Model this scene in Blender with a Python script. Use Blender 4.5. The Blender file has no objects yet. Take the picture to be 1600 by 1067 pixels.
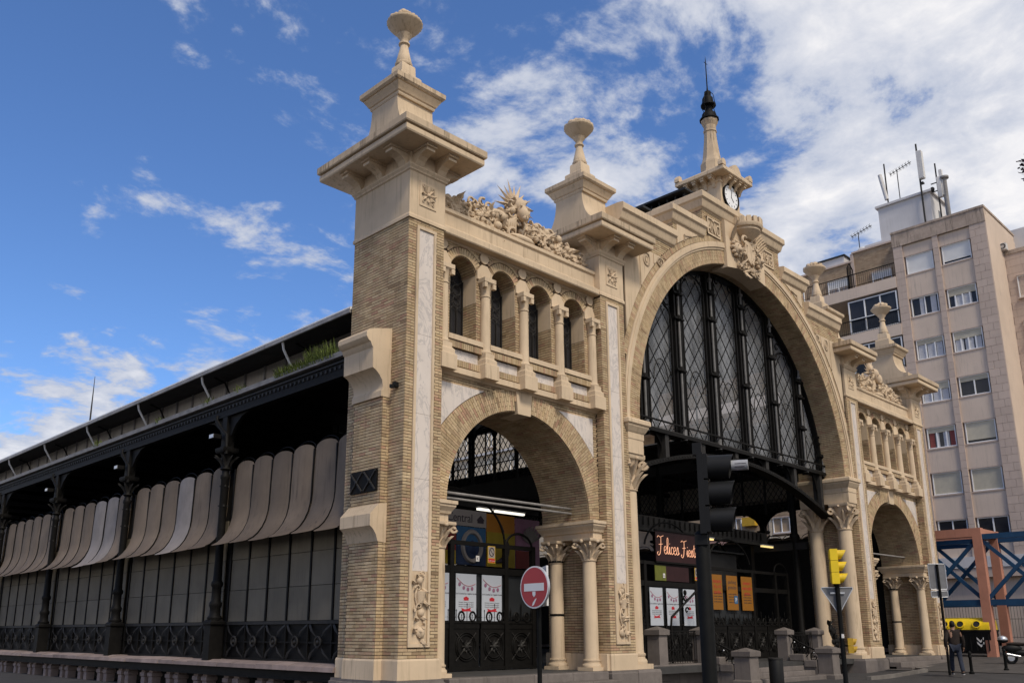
import bpy, math, random
import numpy as np
from math import sin, cos, pi, radians, sqrt
from mathutils import Matrix, Vector, noise as mnoise

random.seed(7)
SC = bpy.context.scene
COL = SC.collection

# ------------------------------------------------------------------ camera
CP = np.array([-11.97211252, -15.17457895, 1.55])
YAW, PIT, ROL = radians(44.54800396726589), radians(14.01560760240362), radians(-0.03038019272302128)
FPX, PX, PY = 1377.2778259752793, 778.428702809372, 644.3902181413018
fw = Vector((sin(YAW)*cos(PIT), cos(YAW)*cos(PIT), sin(PIT)))
rt = Vector((cos(YAW), -sin(YAW), 0)); up = rt.cross(fw)
R2 = rt*cos(ROL)+up*sin(ROL); U2 = -rt*sin(ROL)+up*cos(ROL)
cd = bpy.data.cameras.new('camera'); cam = bpy.data.objects.new('camera', cd); COL.objects.link(cam)
cam.matrix_world = Matrix(((R2.x, U2.x, -fw.x, CP[0]), (R2.y, U2.y, -fw.y, CP[1]), (R2.z, U2.z, -fw.z, CP[2]), (0, 0, 0, 1)))
cd.sensor_width = 36; cd.lens = 36*FPX/1600
cd.shift_x = (800-PX)/1600; cd.shift_y = (PY-533.5)/1600
cd.clip_end = 3000; cd.clip_start = .1
SC.camera = cam

# ------------------------------------------------------------------ world, sun
SUN_EL, SUN_AZ = radians(50), radians(200)      # azimuth clockwise from +y
SKY_STRENGTH, CLOUD_WHITE = 0.128, 0.72
w = bpy.data.worlds.new('World'); SC.world = w; w.use_nodes = True
N, L = w.node_tree.nodes, w.node_tree.links
N.clear()
def nd(t, **k):
    n = N.new(t)
    for a, b in k.items(): setattr(n, a, b)
    return n
def wm(op, a, b=None, c=None):
    n = nd('ShaderNodeMath', operation=op)
    for i, v in enumerate((a, b, c)):
        if v is None: continue
        if isinstance(v, (int, float)): n.inputs[i].default_value = v
        else: L.new(v, n.inputs[i])
    return n.outputs[0]
sky = nd('ShaderNodeTexSky', sky_type='NISHITA', sun_disc=False)
sky.sun_elevation = SUN_EL; sky.sun_rotation = SUN_AZ
sky.air_density = 1.0; sky.dust_density = .12; sky.ozone_density = 1.6; sky.altitude = 200
tc = nd('ShaderNodeTexCoord'); sep = nd('ShaderNodeSeparateXYZ'); L.new(tc.outputs['Generated'], sep.inputs[0])
zc = wm('ADD', wm('MAXIMUM', sep.outputs[2], 0.0), 0.16)
cx_, cy_ = wm('DIVIDE', sep.outputs[0], zc), wm('DIVIDE', sep.outputs[1], zc)
comb = nd('ShaderNodeCombineXYZ'); L.new(cx_, comb.inputs[0]); L.new(cy_, comb.inputs[1])
def wnoise(scale, det, rough, dist=0., loc=(0, 0, 0)):
    mp = nd('ShaderNodeMapping'); mp.inputs['Location'].default_value = loc
    L.new(comb.outputs[0], mp.inputs[0])
    n = nd('ShaderNodeTexNoise'); n.inputs['Scale'].default_value = scale; n.inputs['Detail'].default_value = det
    n.inputs['Roughness'].default_value = rough; n.inputs['Distortion'].default_value = dist
    L.new(mp.outputs[0], n.inputs[0]); return n.outputs[0]
big = wnoise(1.15, 2, .5, .2, (3.1, .4, 0)); fine = wnoise(3.6, 10, .62, .25, (1.2, 7.3, 0)); wisp = wnoise(9., 8, .6, .4, (5, 2, 1))
# more cloud towards the east of the square (+x), clear patch to the north
dirx = wm('MULTIPLY_ADD', sep.outputs[0], .235, wm('MULTIPLY', sep.outputs[1], -.255))
cover = wm('ADD', wm('ADD', wm('MULTIPLY', big, .42), wm('MULTIPLY', fine, 1.05)), dirx)
low = wm('MULTIPLY', wm('SUBTRACT', .37, sep.outputs[2]), wm('MULTIPLY_ADD', sep.outputs[0], -1.9, 1.75))
cover = wm('ADD', cover, wm('MAXIMUM', low, 0.))
cover = wm('ADD', cover, wm('MULTIPLY_ADD', wisp, .26, -.13))
mr = nd('ShaderNodeMapRange', interpolation_type='SMOOTHERSTEP'); L.new(cover, mr.inputs[0])
mr.inputs[1].default_value = .64; mr.inputs[2].default_value = .80
body = nd('ShaderNodeMapRange'); L.new(cover, body.inputs[0]); body.inputs[1].default_value = .74; body.inputs[2].default_value = 1.02
body.inputs[3].default_value = .34; body.inputs[4].default_value = 1.0
shade = wm('MULTIPLY', body.outputs[0], wm('MULTIPLY_ADD', wisp, .9, .42))
cc = nd('ShaderNodeMix', data_type='RGBA')
cc.inputs[6].default_value = (.34*CLOUD_WHITE, .42*CLOUD_WHITE, .60*CLOUD_WHITE, 1)
cc.inputs[7].default_value = (1.02*CLOUD_WHITE, 1.0*CLOUD_WHITE, 1.0*CLOUD_WHITE, 1)
L.new(shade, cc.inputs[0])
skm = nd('ShaderNodeMix', data_type='RGBA', blend_type='MULTIPLY'); skm.inputs[0].default_value = 1
L.new(sky.outputs[0], skm.inputs[6]); skm.inputs[7].default_value = (SKY_STRENGTH*.53, SKY_STRENGTH*.71, SKY_STRENGTH*.97, 1)
mx = nd('ShaderNodeMix', data_type='RGBA'); L.new(wm('MULTIPLY', mr.outputs[0], .97), mx.inputs[0])
L.new(skm.outputs[2], mx.inputs[6]); L.new(cc.outputs[2], mx.inputs[7])
bg = nd('ShaderNodeBackground'); bg.inputs[1].default_value = 1.0; L.new(mx.outputs[2], bg.inputs[0])
wo = nd('ShaderNodeOutputWorld'); L.new(bg.outputs[0], wo.inputs[0])

sd = bpy.data.lights.new('sun', 'SUN'); sun = bpy.data.objects.new('sun', sd); COL.objects.link(sun)
sd.energy = 2.0; sd.angle = radians(13); sd.color = (1, .90, .76)
sdir = Vector((sin(SUN_AZ)*cos(SUN_EL), cos(SUN_AZ)*cos(SUN_EL), sin(SUN_EL)))
sun.rotation_euler = sdir.to_track_quat('Z', 'Y').to_euler()
vs = SC.view_settings; vs.view_transform = 'Standard'; vs.look = 'None'; vs.gamma = 1; vs.exposure = 0.42
vs.use_curve_mapping = False
SC.cycles.max_bounces = 6; SC.cycles.diffuse_bounces = 3; SC.cycles.transparent_max_bounces = 12

# ------------------------------------------------------------------ materials
MATS = {}
def mat(name, col, rough=.85, var=.12, scale=2.5, bump=.0, bscale=60, metal=0., streak=0., stain=(.05, .04, .03), island=None, spec=.3, objvar=0., speck=0.):
    m = bpy.data.materials.new(name); m.use_nodes = True
    nt = m.node_tree; n, l = nt.nodes, nt.links
    b = n['Principled BSDF']; b.inputs['Roughness'].default_value = rough; b.inputs['Metallic'].default_value = metal
    b.inputs['Specular IOR Level'].default_value = spec
    geo = n.new('ShaderNodeNewGeometry')
    def noise(sc, det=5, ro=.6, vec=None):
        q = n.new('ShaderNodeTexNoise'); q.inputs['Scale'].default_value = sc; q.inputs['Detail'].default_value = det; q.inputs['Roughness'].default_value = ro
        l.new(vec or geo.outputs['Position'], q.inputs['Vector']); return q.outputs[0]
    def mixc(f, a, c, bt='MIX'):
        q = n.new('ShaderNodeMix'); q.data_type = 'RGBA'; q.blend_type = bt
        for i, v in ((0, f), (6, a), (7, c)):
            if isinstance(v, (int, float)): q.inputs[i].default_value = v
            elif isinstance(v, tuple): q.inputs[i].default_value = (*v[:3], 1)
            else: l.new(v, q.inputs[i])
        return q.outputs[2]
    def rng(v, a, c, d=0., e=1.):
        q = n.new('ShaderNodeMapRange'); l.new(v, q.inputs[0])
        for i, x in enumerate((a, c, d, e)): q.inputs[i+1].default_value = x
        return q.outputs[0]
    def math_(op, a, c):
        q = n.new('ShaderNodeMath'); q.operation = op
        for i, v in ((0, a), (1, c)):
            if isinstance(v, (int, float)): q.inputs[i].default_value = v
            else: l.new(v, q.inputs[i])
        return q.outputs[0]
    base = col
    if island:
        oi = n.new('ShaderNodeObjectInfo')
        r = math_('FRACT', math_('ADD', geo.outputs['Random Per Island'], oi.outputs['Random']), 0.)
        cr = n.new('ShaderNodeValToRGB'); cr.color_ramp.interpolation = 'LINEAR'
        e = cr.color_ramp.elements
        while len(e) < len(island): e.new(.5)
        for i, c in enumerate(island): e[i].position = i/(len(island)-1); e[i].color = (*c, 1)
        l.new(r, cr.inputs[0]); base = cr.outputs[0]
    lo = tuple(1-var for _ in range(3)); hi = tuple(1+var for _ in range(3))
    fac = mixc(rng(noise(scale), .3, .7), lo, hi)
    cur = mixc(1., base if not isinstance(base, tuple) else tuple(base), fac, 'MULTIPLY')
    if objvar:
        oi = n.new('ShaderNodeObjectInfo')
        cur = mixc(1., cur, mixc(oi.outputs['Random'], tuple(1-objvar for _ in range(3)), tuple(1+objvar for _ in range(3))), 'MULTIPLY')
    if speck:
        cur = mixc(math_('MULTIPLY', rng(noise(110, 2, .5), .55, .75), speck), cur, tuple(c*.35 for c in col))
    if streak:
        mp = n.new('ShaderNodeMapping'); mp.inputs['Scale'].default_value = (7, 7, .45); l.new(geo.outputs['Position'], mp.inputs[0])
        s = rng(noise(1.6, 6, .65, mp.outputs[0]), .51, .65)
        s2 = rng(noise(.9, 4, .6), .38, .68)
        sx = n.new('ShaderNodeSeparateXYZ'); l.new(geo.outputs['Normal'], sx.inputs[0])
        upf = rng(sx.outputs[2], .3, .8)                     # ledges collect grime
        f = math_('MINIMUM', math_('ADD', math_('MULTIPLY', s, math_('MULTIPLY', s2, streak)), math_('MULTIPLY', upf, streak*.75)), .92)
        cur = mixc(f, cur, stain)
    l.new(cur, b.inputs['Base Color'])
    if bump:
        bp = n.new('ShaderNodeBump'); bp.inputs['Strength'].default_value = bump; bp.inputs['Distance'].default_value = .01
        l.new(noise(bscale, 6, .65), bp.inputs['Height']); l.new(bp.outputs[0], b.inputs['Normal'])
    MATS[name] = m
    return m
def emit(name, col, s):
    m = bpy.data.materials.new(name); m.use_nodes = True
    b = m.node_tree.nodes['Principled BSDF']; b.inputs['Base Color'].default_value = (*col, 1)
    b.inputs['Emission Color'].default_value = (*col, 1); b.inputs['Emission Strength'].default_value = s
    MATS[name] = m; return m
mat('stone', (.61, .475, .325), .85, .13, .7, .35, 45, streak=.50, stain=(.19, .135, .082))
mat('stone_ground', (.27, .20, .13), .9, .1, 2)
mat('stone_dirty', (.53, .41, .28), .9, .14, 1.8, .3, 40, streak=1.0, stain=(.065, .047, .032))
mat('relief_stone', (.60, .465, .32), .85, .12, 3.5, .5, 40, streak=.40, stain=(.13, .09, .055))
BR = [(.44, .31, .175), (.53, .395, .235), (.60, .46, .29), (.49, .355, .20), (.63, .49, .31), (.52, .36, .22), (.57, .43, .265), (.46, .26, .175), (.61, .47, .29), (.30, .20, .12)]
BRM = (.43, .315, .175)
BR = [tuple(m_*.15+c_*.75 for m_, c_ in zip(BRM, c)) for c in BR]
mat('brick', (.4, .3, .18), .9, .24, 1.7, .5, 70, island=BR, streak=.5, stain=(.13, .09, .055))
mat('mortar', (.075, .05, .032), .95, .3, 8, .4, 60)
mat('marble', (.66, .585, .52), .35, .06, 1.5, spec=.4, streak=.12, stain=(.3, .26, .22))
mat('granite', (.165, .142, .128), .85, .16, 3, .3, 50, objvar=.1, streak=.4, speck=.5)
mat('ledge_stone', (.24, .185, .165), .85, .2, 3, .3, 40, objvar=.14)
mat('iron', (.008, .0073, .0066), .6, .3, 6, .15, 50, spec=.12)
mat('iron_grey', (.030, .028, .026), .6, .25, 4, .1, 50, spec=.2)
mat('awning', (.175, .132, .094), .75, .16, 1.3, .1, 30, objvar=.17, streak=.7, stain=(.06, .045, .035))
mat('awning_grey', (.25, .22, .20), .7, .15, 2., .1, 30, streak=.3, stain=(.1, .08, .07))
mat('panel', (.165, .142, .105), .85, .14, 1.2, objvar=.10, streak=.3, stain=(.05, .045, .04))
mat('clerestory', (.46, .41, .35), .8, .15, 1.5, streak=.4, stain=(.10, .09, .075))
mat('zinc', (.25, .235, .22), .55, .3, 2.5, .1, 30, spec=.5, streak=.5, stain=(.05, .05, .05))
mat('flashing_glint', (.80, .80, .80), .45, .06, 3)  # near-white: sun glint along the roof edge put into the colour
mat('iron_highlight', (.13, .125, .12), .45, .25, 5, spec=.5)  # paler iron: highlights on the mullion tubes put into the colour
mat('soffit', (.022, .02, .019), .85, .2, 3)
mat('white_paint', (.62, .60, .57), .55, .08, 4)
mat('asphalt', (.046, .043, .042), .9, .25, 1.2, .5, 120, speck=.3)
mat('paving', (.068, .061, .056), .9, .25, 2.2, .5, 60, speck=.3)
mat('kerb', (.15, .135, .12), .9, .15, 3, .3, 60, objvar=.1)
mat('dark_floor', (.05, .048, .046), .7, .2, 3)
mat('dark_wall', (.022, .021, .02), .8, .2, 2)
mat('render_pink', (.62, .50, .40), .9, .07, .6, .15, 30, streak=.34, stain=(.20, .16, .13))
mat('render_slab', (.53, .42, .345), .9, .08, .8, .15, 30, streak=.3, stain=(.19, .15, .12), objvar=.05)
mat('parapet_stain', (.42, .33, .26), .9, .25, 1.5, .2, 30, streak=1.0, stain=(.06, .05, .04))
mat('render_white', (.60, .58, .57), .85, .06, 1, streak=.25, stain=(.35, .33, .3))
mat('flat_brick', (.30, .215, .14), .9, .15, 2., .4, 60, island=[(.31, .22, .14), (.39, .285, .19), (.43, .32, .21), (.34, .235, .15)])
mat('pale_wall', (.60, .50, .36), .85, .06, 1, streak=.2, stain=(.3, .25, .2))
mat('pink_wall', (.42, .25, .20), .85, .06, 1)
mat('shutter', (.74, .73, .70), .7, .05, 2, objvar=.12)
mat('shutter_beige', (.55, .50, .39), .7, .08, 3, objvar=.08)
mat('win_frame', (.80, .80, .79), .5, .04, 2)
mat('curtain', (.50, .50, .52), .9, .12, 9)
mat('curtain_red', (.25, .07, .06), .9, .1, 6)
mat('glass_dark', (.030, .030, .033), .12, .3, 1, spec=.32)
mat('roof_dark', (.018, .02, .022), .6, .2, 2)
mat('black_plastic', (.008, .008, .0082), .55, .15, 6, spec=.2)
mat('post_paint', (.006, .0062, .006), .65, .3, 8, .1, 60, spec=.1)
mat('yellow_paint', (.78, .55, .02), .42, .06, 5, .05, 30)
mat('yellow_lens', (.68, .46, .02), .3, .1, 9)
mat('yellow_dull', (.55, .33, .03), .5, .1, 9)
mat('sign_red', (.36, .010, .018), .35, .05, 3, spec=.5)
mat('sign_white', (.70, .68, .66), .4, .04, 4)
mat('alu', (.55, .56, .58), .35, .1, 6, metal=.7)
mat('grey_label', (.30, .30, .31), .5, .1, 5)
mat('grey_back', (.16, .16, .165), .5, .15, 5)
mat('salmon', (.44, .20, .135), .8, .10, 2, .1, 40, streak=.3, stain=(.25, .11, .08))
mat('blue_steel', (.012, .055, .125), .5, .15, 3)
mat('jacket', (.022, .015, .012), .9, .25, 12, .3, 60)
mat('jeans', (.022, .027, .042), .9, .2, 14, .3, 80)
mat('skin', (.30, .17, .11), .6, .05, 5)
mat('hair', (.008, .007, .006), .7, .2, 30)
mat('shoe', (.012, .012, .013), .6, .1, 9)
mat('leaf', (.12, .155, .035), .8, .5, 14)
mat('leaf_purple', (.035, .012, .035), .7, .3, 9)
mat('bark', (.07, .05, .04), .9, .2, 6)
mat('poster_white', (.47, .50, .55), .5, .03, 2)
mat('poster_orange', (.26, .105, .010), .5, .04, 2)
mat('poster_text', (.05, .04, .05), .6, .05, 3)
mat('poster_red', (.45, .02, .03), .6, .05, 3)
mat('mural_blue', (.035, .11, .22), .6, .2, 4); mat('mural_navy', (.02, .035, .08), .6, .2, 4)
mat('mural_orange', (.40, .16, .018), .6, .08, 4); mat('mural_yellow', (.32, .23, .018), .6, .12, 4)
mat('mural_pink', (.28, .13, .20), .6, .12, 4); mat('mural_grey', (.30, .27, .25), .6, .06, 4); mat('mural_red', (.18, .02, .015), .6, .1, 4)
mat('mural_maroon', (.028, .008, .009), .6, .2, 4); mat('mural_green', (.12, .13, .02), .6, .2, 4)
mat('clock_face', (.84, .85, .86), .3, .06, 2, spec=.5)
emit('tube_white', (1, .95, .82), 1.0); emit('tube_warm', (1, .72, .28), .8); emit('neon', (1, .50, .30), .32)
# veined marble
def veins():
    nt = MATS['marble'].node_tree; n, l = nt.nodes, nt.links
    b = n['Principled BSDF']; src = b.inputs['Base Color'].links[0].from_socket
    geo = n.new('ShaderNodeNewGeometry'); mp = n.new('ShaderNodeMapping'); mp.inputs['Rotation'].default_value = (.3, .9, .2); mp.inputs['Scale'].default_value = (1, 1, .45)
    l.new(geo.outputs['Position'], mp.inputs[0])
    q = n.new('ShaderNodeTexNoise'); q.inputs['Scale'].default_value = 2.2; q.inputs['Detail'].default_value = 9; q.inputs['Roughness'].default_value = .7; q.inputs['Distortion'].default_value = 1.4
    l.new(mp.outputs[0], q.inputs['Vector'])
    a = n.new('ShaderNodeMath'); a.operation = 'SUBTRACT'; a.inputs[1].default_value = .5; l.new(q.outputs[0], a.inputs[0])
    c = n.new('ShaderNodeMath'); c.operation = 'ABSOLUTE'; l.new(a.outputs[0], c.inputs[0])
    r = n.new('ShaderNodeMapRange'); r.inputs[1].default_value = .0; r.inputs[2].default_value = .035; r.inputs[3].default_value = .55; r.inputs[4].default_value = 0; l.new(c.outputs[0], r.inputs[0])
    m = n.new('ShaderNodeMix'); m.data_type = 'RGBA'; l.new(r.outputs[0], m.inputs[0]); l.new(src, m.inputs[6]); m.inputs[7].default_value = (.30, .28, .28, 1)
    l.new(m.outputs[2], b.inputs['Base Color'])
veins()
# dusty tinted glass: grey reflections put into its colour; partly see-through, partly dust
def glass(name, tint, dust_sheen, share):
    m = bpy.data.materials.new(name); m.use_nodes = True; n, l = m.node_tree.nodes, m.node_tree.links
    b = n['Principled BSDF']; b.inputs['Base Color'].default_value = (*dust_sheen, 1); b.inputs['Roughness'].default_value = .12; b.inputs['Specular IOR Level'].default_value = .55
    t = n.new('ShaderNodeBsdfTransparent'); t.inputs[0].default_value = (*tint, 1)
    geo = n.new('ShaderNodeNewGeometry'); q = n.new('ShaderNodeTexNoise'); q.inputs['Scale'].default_value = .9; q.inputs['Detail'].default_value = 6; q.inputs['Roughness'].default_value = .65
    mp = n.new('ShaderNodeMapping'); mp.inputs['Scale'].default_value = (1.6, 1.6, .5); l.new(geo.outputs['Position'], mp.inputs[0]); l.new(mp.outputs[0], q.inputs['Vector'])
    r = n.new('ShaderNodeMapRange'); r.inputs[1].default_value = .3; r.inputs[2].default_value = .75; r.inputs[3].default_value = share*.6; r.inputs[4].default_value = min(1, share*1.5); l.new(q.outputs[0], r.inputs[0])
    x = n.new('ShaderNodeMixShader'); l.new(r.outputs[0], x.inputs[0]); l.new(t.outputs[0], x.inputs[1]); l.new(b.outputs[0], x.inputs[2])
    l.new(x.outputs[0], n['Material Output'].inputs[0]); MATS[name] = m
glass('hall_glass', (.88, .92, .95), (.36, .375, .40), .44)

# ------------------------------------------------------------------ mesh builder
ROOT = {}
def wloc(o):
    p = Vector((0, 0, 0))
    while o is not None: p = p + o.location; o = o.parent
    return p
class MB:
    def __init__(s): s.v = []; s.f = []; s.m = []; s.names = []
    def mi(s, name):
        if name not in s.names: s.names.append(name)
        return s.names.index(name)
    def add(s, vs, fs, m):
        o = len(s.v); k = s.mi(m); s.v.extend([tuple(map(float, v)) for v in vs])
        for f in fs: s.f.append(tuple(o+i for i in f)); s.m.append(k)
    def box(s, x0, x1, y0, y1, z0, z1, m):
        s.add([(x0, y0, z0), (x1, y0, z0), (x1, y1, z0), (x0, y1, z0), (x0, y0, z1), (x1, y0, z1), (x1, y1, z1), (x0, y1, z1)],
              [(3, 2, 1, 0), (4, 5, 6, 7), (0, 1, 5, 4), (1, 2, 6, 5), (2, 3, 7, 6), (3, 0, 4, 7)], m)
    def prism(s, poly, ax, a0, a1, m, cap=True):
        n = len(poly)
        mk = {'x': lambda p, a: (a, p[0], p[1]), 'y': lambda p, a: (p[0], a, p[1]), 'z': lambda p, a: (p[0], p[1], a)}[ax]
        vs = [mk(p, a0) for p in poly]+[mk(p, a1) for p in poly]
        fs = [(i, (i+1) % n, n+(i+1) % n, n+i) for i in range(n)]
        if cap: fs += [tuple(range(n))[::-1], tuple(range(n, 2*n))]
        s.add(vs, fs, m)
    def rings(s, prof, x0, x1, y0, y1, m, capb=True, capt=True):
        vs = []; fs = []
        for o, z in prof: vs += [(x0-o, y0-o, z), (x1+o, y0-o, z), (x1+o, y1+o, z), (x0-o, y1+o, z)]
        for i in range(len(prof)-1):
            for k in range(4): fs.append((4*i+k, 4*i+(k+1) % 4, 4*i+4+(k+1) % 4, 4*i+4+k))
        if capb: fs.append((3, 2, 1, 0))
        if capt: b = 4*(len(prof)-1); fs.append((b, b+1, b+2, b+3))
        s.add(vs, fs, m)
    def lathe(s, prof, c, m, n=20, a0=0., a1=2*pi, flute=0, fl=.0):
        vs = []; fs = []; full = abs(a1-a0-2*pi) < 1e-6; k = n if full else n+1
        for r, z in prof:
            for i in range(k):
                a = a0+(a1-a0)*i/n; rr = r*(1-fl*(1-abs(cos(a*flute/2)))) if flute else r
                vs.append((c[0]+rr*cos(a), c[1]+rr*sin(a), c[2]+z))
        for j in range(len(prof)-1):
            for i in range(n):
                a, b = j*k+i, j*k+(i+1) % k
                fs.append((a, b, b+k, a+k))
        if full:
            fs.append(tuple(range(k))[::-1]); fs.append(tuple(range(k*(len(prof)-1), k*len(prof))))
        s.add(vs, fs, m)
    def tube(s, pts, r, m, n=6, closed=False):
        pts = [Vector(p) for p in pts]; N_ = len(pts); rr = r if isinstance(r, (list, tuple)) else [r]*N_
        vs = []; fs = []; prev = None
        for i, p in enumerate(pts):
            a = pts[(i-1) % N_] if closed or i > 0 else p; b = pts[(i+1) % N_] if closed or i < N_-1 else p
            t = (b-a).normalized() if (b-a).length > 1e-9 else Vector((0, 0, 1))
            if prev is None: u = t.orthogonal().normalized()
            else:
                u = prev-t*prev.dot(t); u = u.normalized() if u.length > 1e-6 else t.orthogonal().normalized()
            prev = u; q = t.cross(u)
            for k in range(n): vs.append(p+(u*cos(2*pi*k/n)+q*sin(2*pi*k/n))*rr[i])
        segs = N_ if closed else N_-1
        for i in range(segs):
            j = (i+1) % N_
            for k in range(n): fs.append((i*n+k, i*n+(k+1) % n, j*n+(k+1) % n, j*n+k))
        if not closed: fs.append(tuple(range(n))[::-1]); fs.append(tuple(range((N_-1)*n, N_*n)))
        s.add(vs, fs, m)
    def bar(s, p0, p1, w_, h_, m, upv=(0, 0, 1)):
        p0, p1 = Vector(p0), Vector(p1); t = (p1-p0).normalized(); u = Vector(upv)
        if abs(t.dot(u)) > .98: u = Vector((0, 1, 0))
        a = t.cross(u).normalized()*w_/2; b = a.cross(t).normalized()*h_/2
        s.add([p0-a-b, p0+a-b, p0+a+b, p0-a+b, p1-a-b, p1+a-b, p1+a+b, p1-a+b], [(3, 2, 1, 0), (4, 5, 6, 7), (0, 1, 5, 4), (1, 2, 6, 5), (2, 3, 7, 6), (3, 0, 4, 7)], m)
    def ell(s, c, r, m, rot=None, nu=8, nv=6):
        vs = []; fs = []; R = rot or Matrix.Identity(3); c = Vector(c)
        for j in range(1, nv):
            t = pi*j/nv
            for i in range(nu):
                a = 2*pi*i/nu; vs.append(c+R @ Vector((r[0]*sin(t)*cos(a), r[1]*sin(t)*sin(a), r[2]*cos(t))))
        vs.append(c+R @ Vector((0, 0, r[2]))); vs.append(c+R @ Vector((0, 0, -r[2]))); T = len(vs)-2
        for j in range(nv-2):
            for i in range(nu): fs.append((j*nu+i, (j+1)*nu+i, (j+1)*nu+(i+1) % nu, j*nu+(i+1) % nu))
        for i in range(nu): fs.append((T, i, (i+1) % nu)); fs.append((T+1, (nv-2)*nu+(i+1) % nu, (nv-2)*nu+i))
        s.add(vs, fs, m)
    def leaf(s, c, d, n_, ln, wd, m, curl=.25):
        c, d, n_ = Vector(c), Vector(d).normalized(), Vector(n_).normalized(); e = d.cross(n_).normalized()
        vs = []; K = 6
        for i in range(K+1):
            t = i/K; wv = wd*(sin(pi*min(1, .12+t*.88))**.8)*(1 if i % 2 == 0 else .72); up_ = n_*(curl*ln*(t*t)+.03*ln)
            p = c+d*ln*t+up_
            vs += [p-e*wv/2-n_*wd*.18, p+n_*wd*.14, p+e*wv/2-n_*wd*.18]
        fs = []
        for i in range(K):
            a = 3*i; fs += [(a, a+1, a+4, a+3), (a+1, a+2, a+5, a+4)]
        o = len(vs); vs += [Vector(v)-n_*wd*.22 for v in vs[:]]
        fs += [tuple(o+j for j in f[::-1]) for f in fs[:]]
        s.add(vs, fs, m)
    def build(s, name, parent=None, smooth=None, kind=None, label=None, cat=None, group=None, loc=None):
        me = bpy.data.meshes.new(name)
        base = wloc(parent) if parent is not None else Vector((0, 0, 0))
        if loc is not None: base = base+Vector(loc)
        vs = np.array(s.v, dtype=float).reshape(-1, 3)-np.array(base)
        me.from_pydata(vs.tolist(), [], s.f)
        for nme in s.names: me.materials.append(MATS[nme])
        me.polygons.foreach_set('material_index', s.m)
        if smooth:
            me.polygons.foreach_set('use_smooth', [True]*len(s.f)); me.set_sharp_from_angle(angle=radians(smooth))
        me.update()
        o = bpy.data.objects.new(name, me); COL.objects.link(o)
        if parent is not None: o.parent = parent
        if loc is not None: o.location = loc
        tag(o, label, cat, group, kind); return o
def tag(o, label=None, cat=None, group=None, kind=None):
    for k, v in (('label', label), ('category', cat), ('group', group), ('kind', kind)):
        if v: o[k] = v
def empty(name, loc, label=None, cat=None, group=None, parent=None):
    o = bpy.data.objects.new(name, None); COL.objects.link(o); o.location = loc; o.empty_display_size = .2
    if parent is not None: o.parent = parent
    tag(o, label, cat, group); return o
def inst(src, parent, loc=(0, 0, 0), name=None):
    c = src.copy(); COL.objects.link(c); c.parent = parent; c.location = loc
    return c
def copy_tree(o, parent=None):
    c = o.copy(); COL.objects.link(c); c.parent = parent
    for ch in list(o.children): copy_tree(ch, c)
    return c
def txt(name, body, loc, size, parent, m, ext=.004, rot=(pi/2, 0, 0), align='CENTER', shear=0., sx=1., bev=0.):
    return txt_mesh(name, body, loc, size, parent, m, ext, rot, align, shear, sx)
def txt_mesh(name, body, loc, size, parent, m, ext, rot, align, shear, sx):
    c = bpy.data.curves.new(name, 'FONT'); c.body = body; c.size = size; c.extrude = ext; c.align_x = align; c.shear = shear; c.resolution_u = 4
    t = bpy.data.objects.new(name, c); COL.objects.link(t); dg = bpy.context.evaluated_depsgraph_get(); me = bpy.data.meshes.new_from_object(t.evaluated_get(dg))
    bpy.data.objects.remove(t); bpy.data.curves.remove(c); me.materials.clear(); me.materials.append(MATS[m]); me.name = name
    o = bpy.data.objects.new(name, me); COL.objects.link(o)
    b = wloc(parent) if parent is not None else Vector((0, 0, 0))
    o.location = Vector(loc)-b; o.rotation_euler = rot; o.scale = (sx, 1, 1); o.parent = parent; return o
def arcp(cx, cz, r, a0, a1, n): return [(cx+r*cos(a0+(a1-a0)*i/n), cz+r*sin(a0+(a1-a0)*i/n)) for i in range(n+1)]

# ------------------------------------------------------------------ bricks: (centre, half axes a, b, c)
BRK = []            # rows: cx cy cz  ax ay az  bx by bz  nx ny nz (half axes; n points outwards)
COURSE, BL, BH = .0712, .238, .0595
def brick_add(c, a, b, n): BRK.append((*c, *a, *b, *n))
def brick_field(o, du, dn, z0, z1, spans, depth=.018, proud=.007, off=0):
    """running-bond courses on a vertical face; spans(z) gives the stretches of u that carry brick"""
    k0 = int(round((z0-.58)/COURSE)); nz = max(1, int(round((z1-z0)/COURSE))); ch = (z1-z0)/nz
    rnd = random.Random(int(abs(o[0]*131+o[1]*17+z0*7)*10))
    for k in range(nz):
        z = z0+(k+.5)*ch
        for u0, u1 in spans(z):
            if u1-u0 < .03: continue
            u = -.25*((k+k0+off) % 2)*.5 + math.floor(u0/.25)*.25 - .25
            while u < u1:
                a, b = max(u0, u)+.0045, min(u1, u+.25)-.0045
                if b-a > .025:
                    m_ = (a+b)/2; pr = proud+rnd.uniform(-.002, .002)
                    c = (o[0]+du[0]*m_+dn[0]*(pr-depth/2), o[1]+du[1]*m_+dn[1]*(pr-depth/2), z+rnd.uniform(-.0015, .0015))
                    h = (b-a)/2; hz = (ch-.0145)/2; dp = depth/2
                    brick_add(c, (du[0]*h, du[1]*h, 0), (0, 0, hz), (dn[0]*dp, dn[1]*dp, 0))
                u += .25
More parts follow.
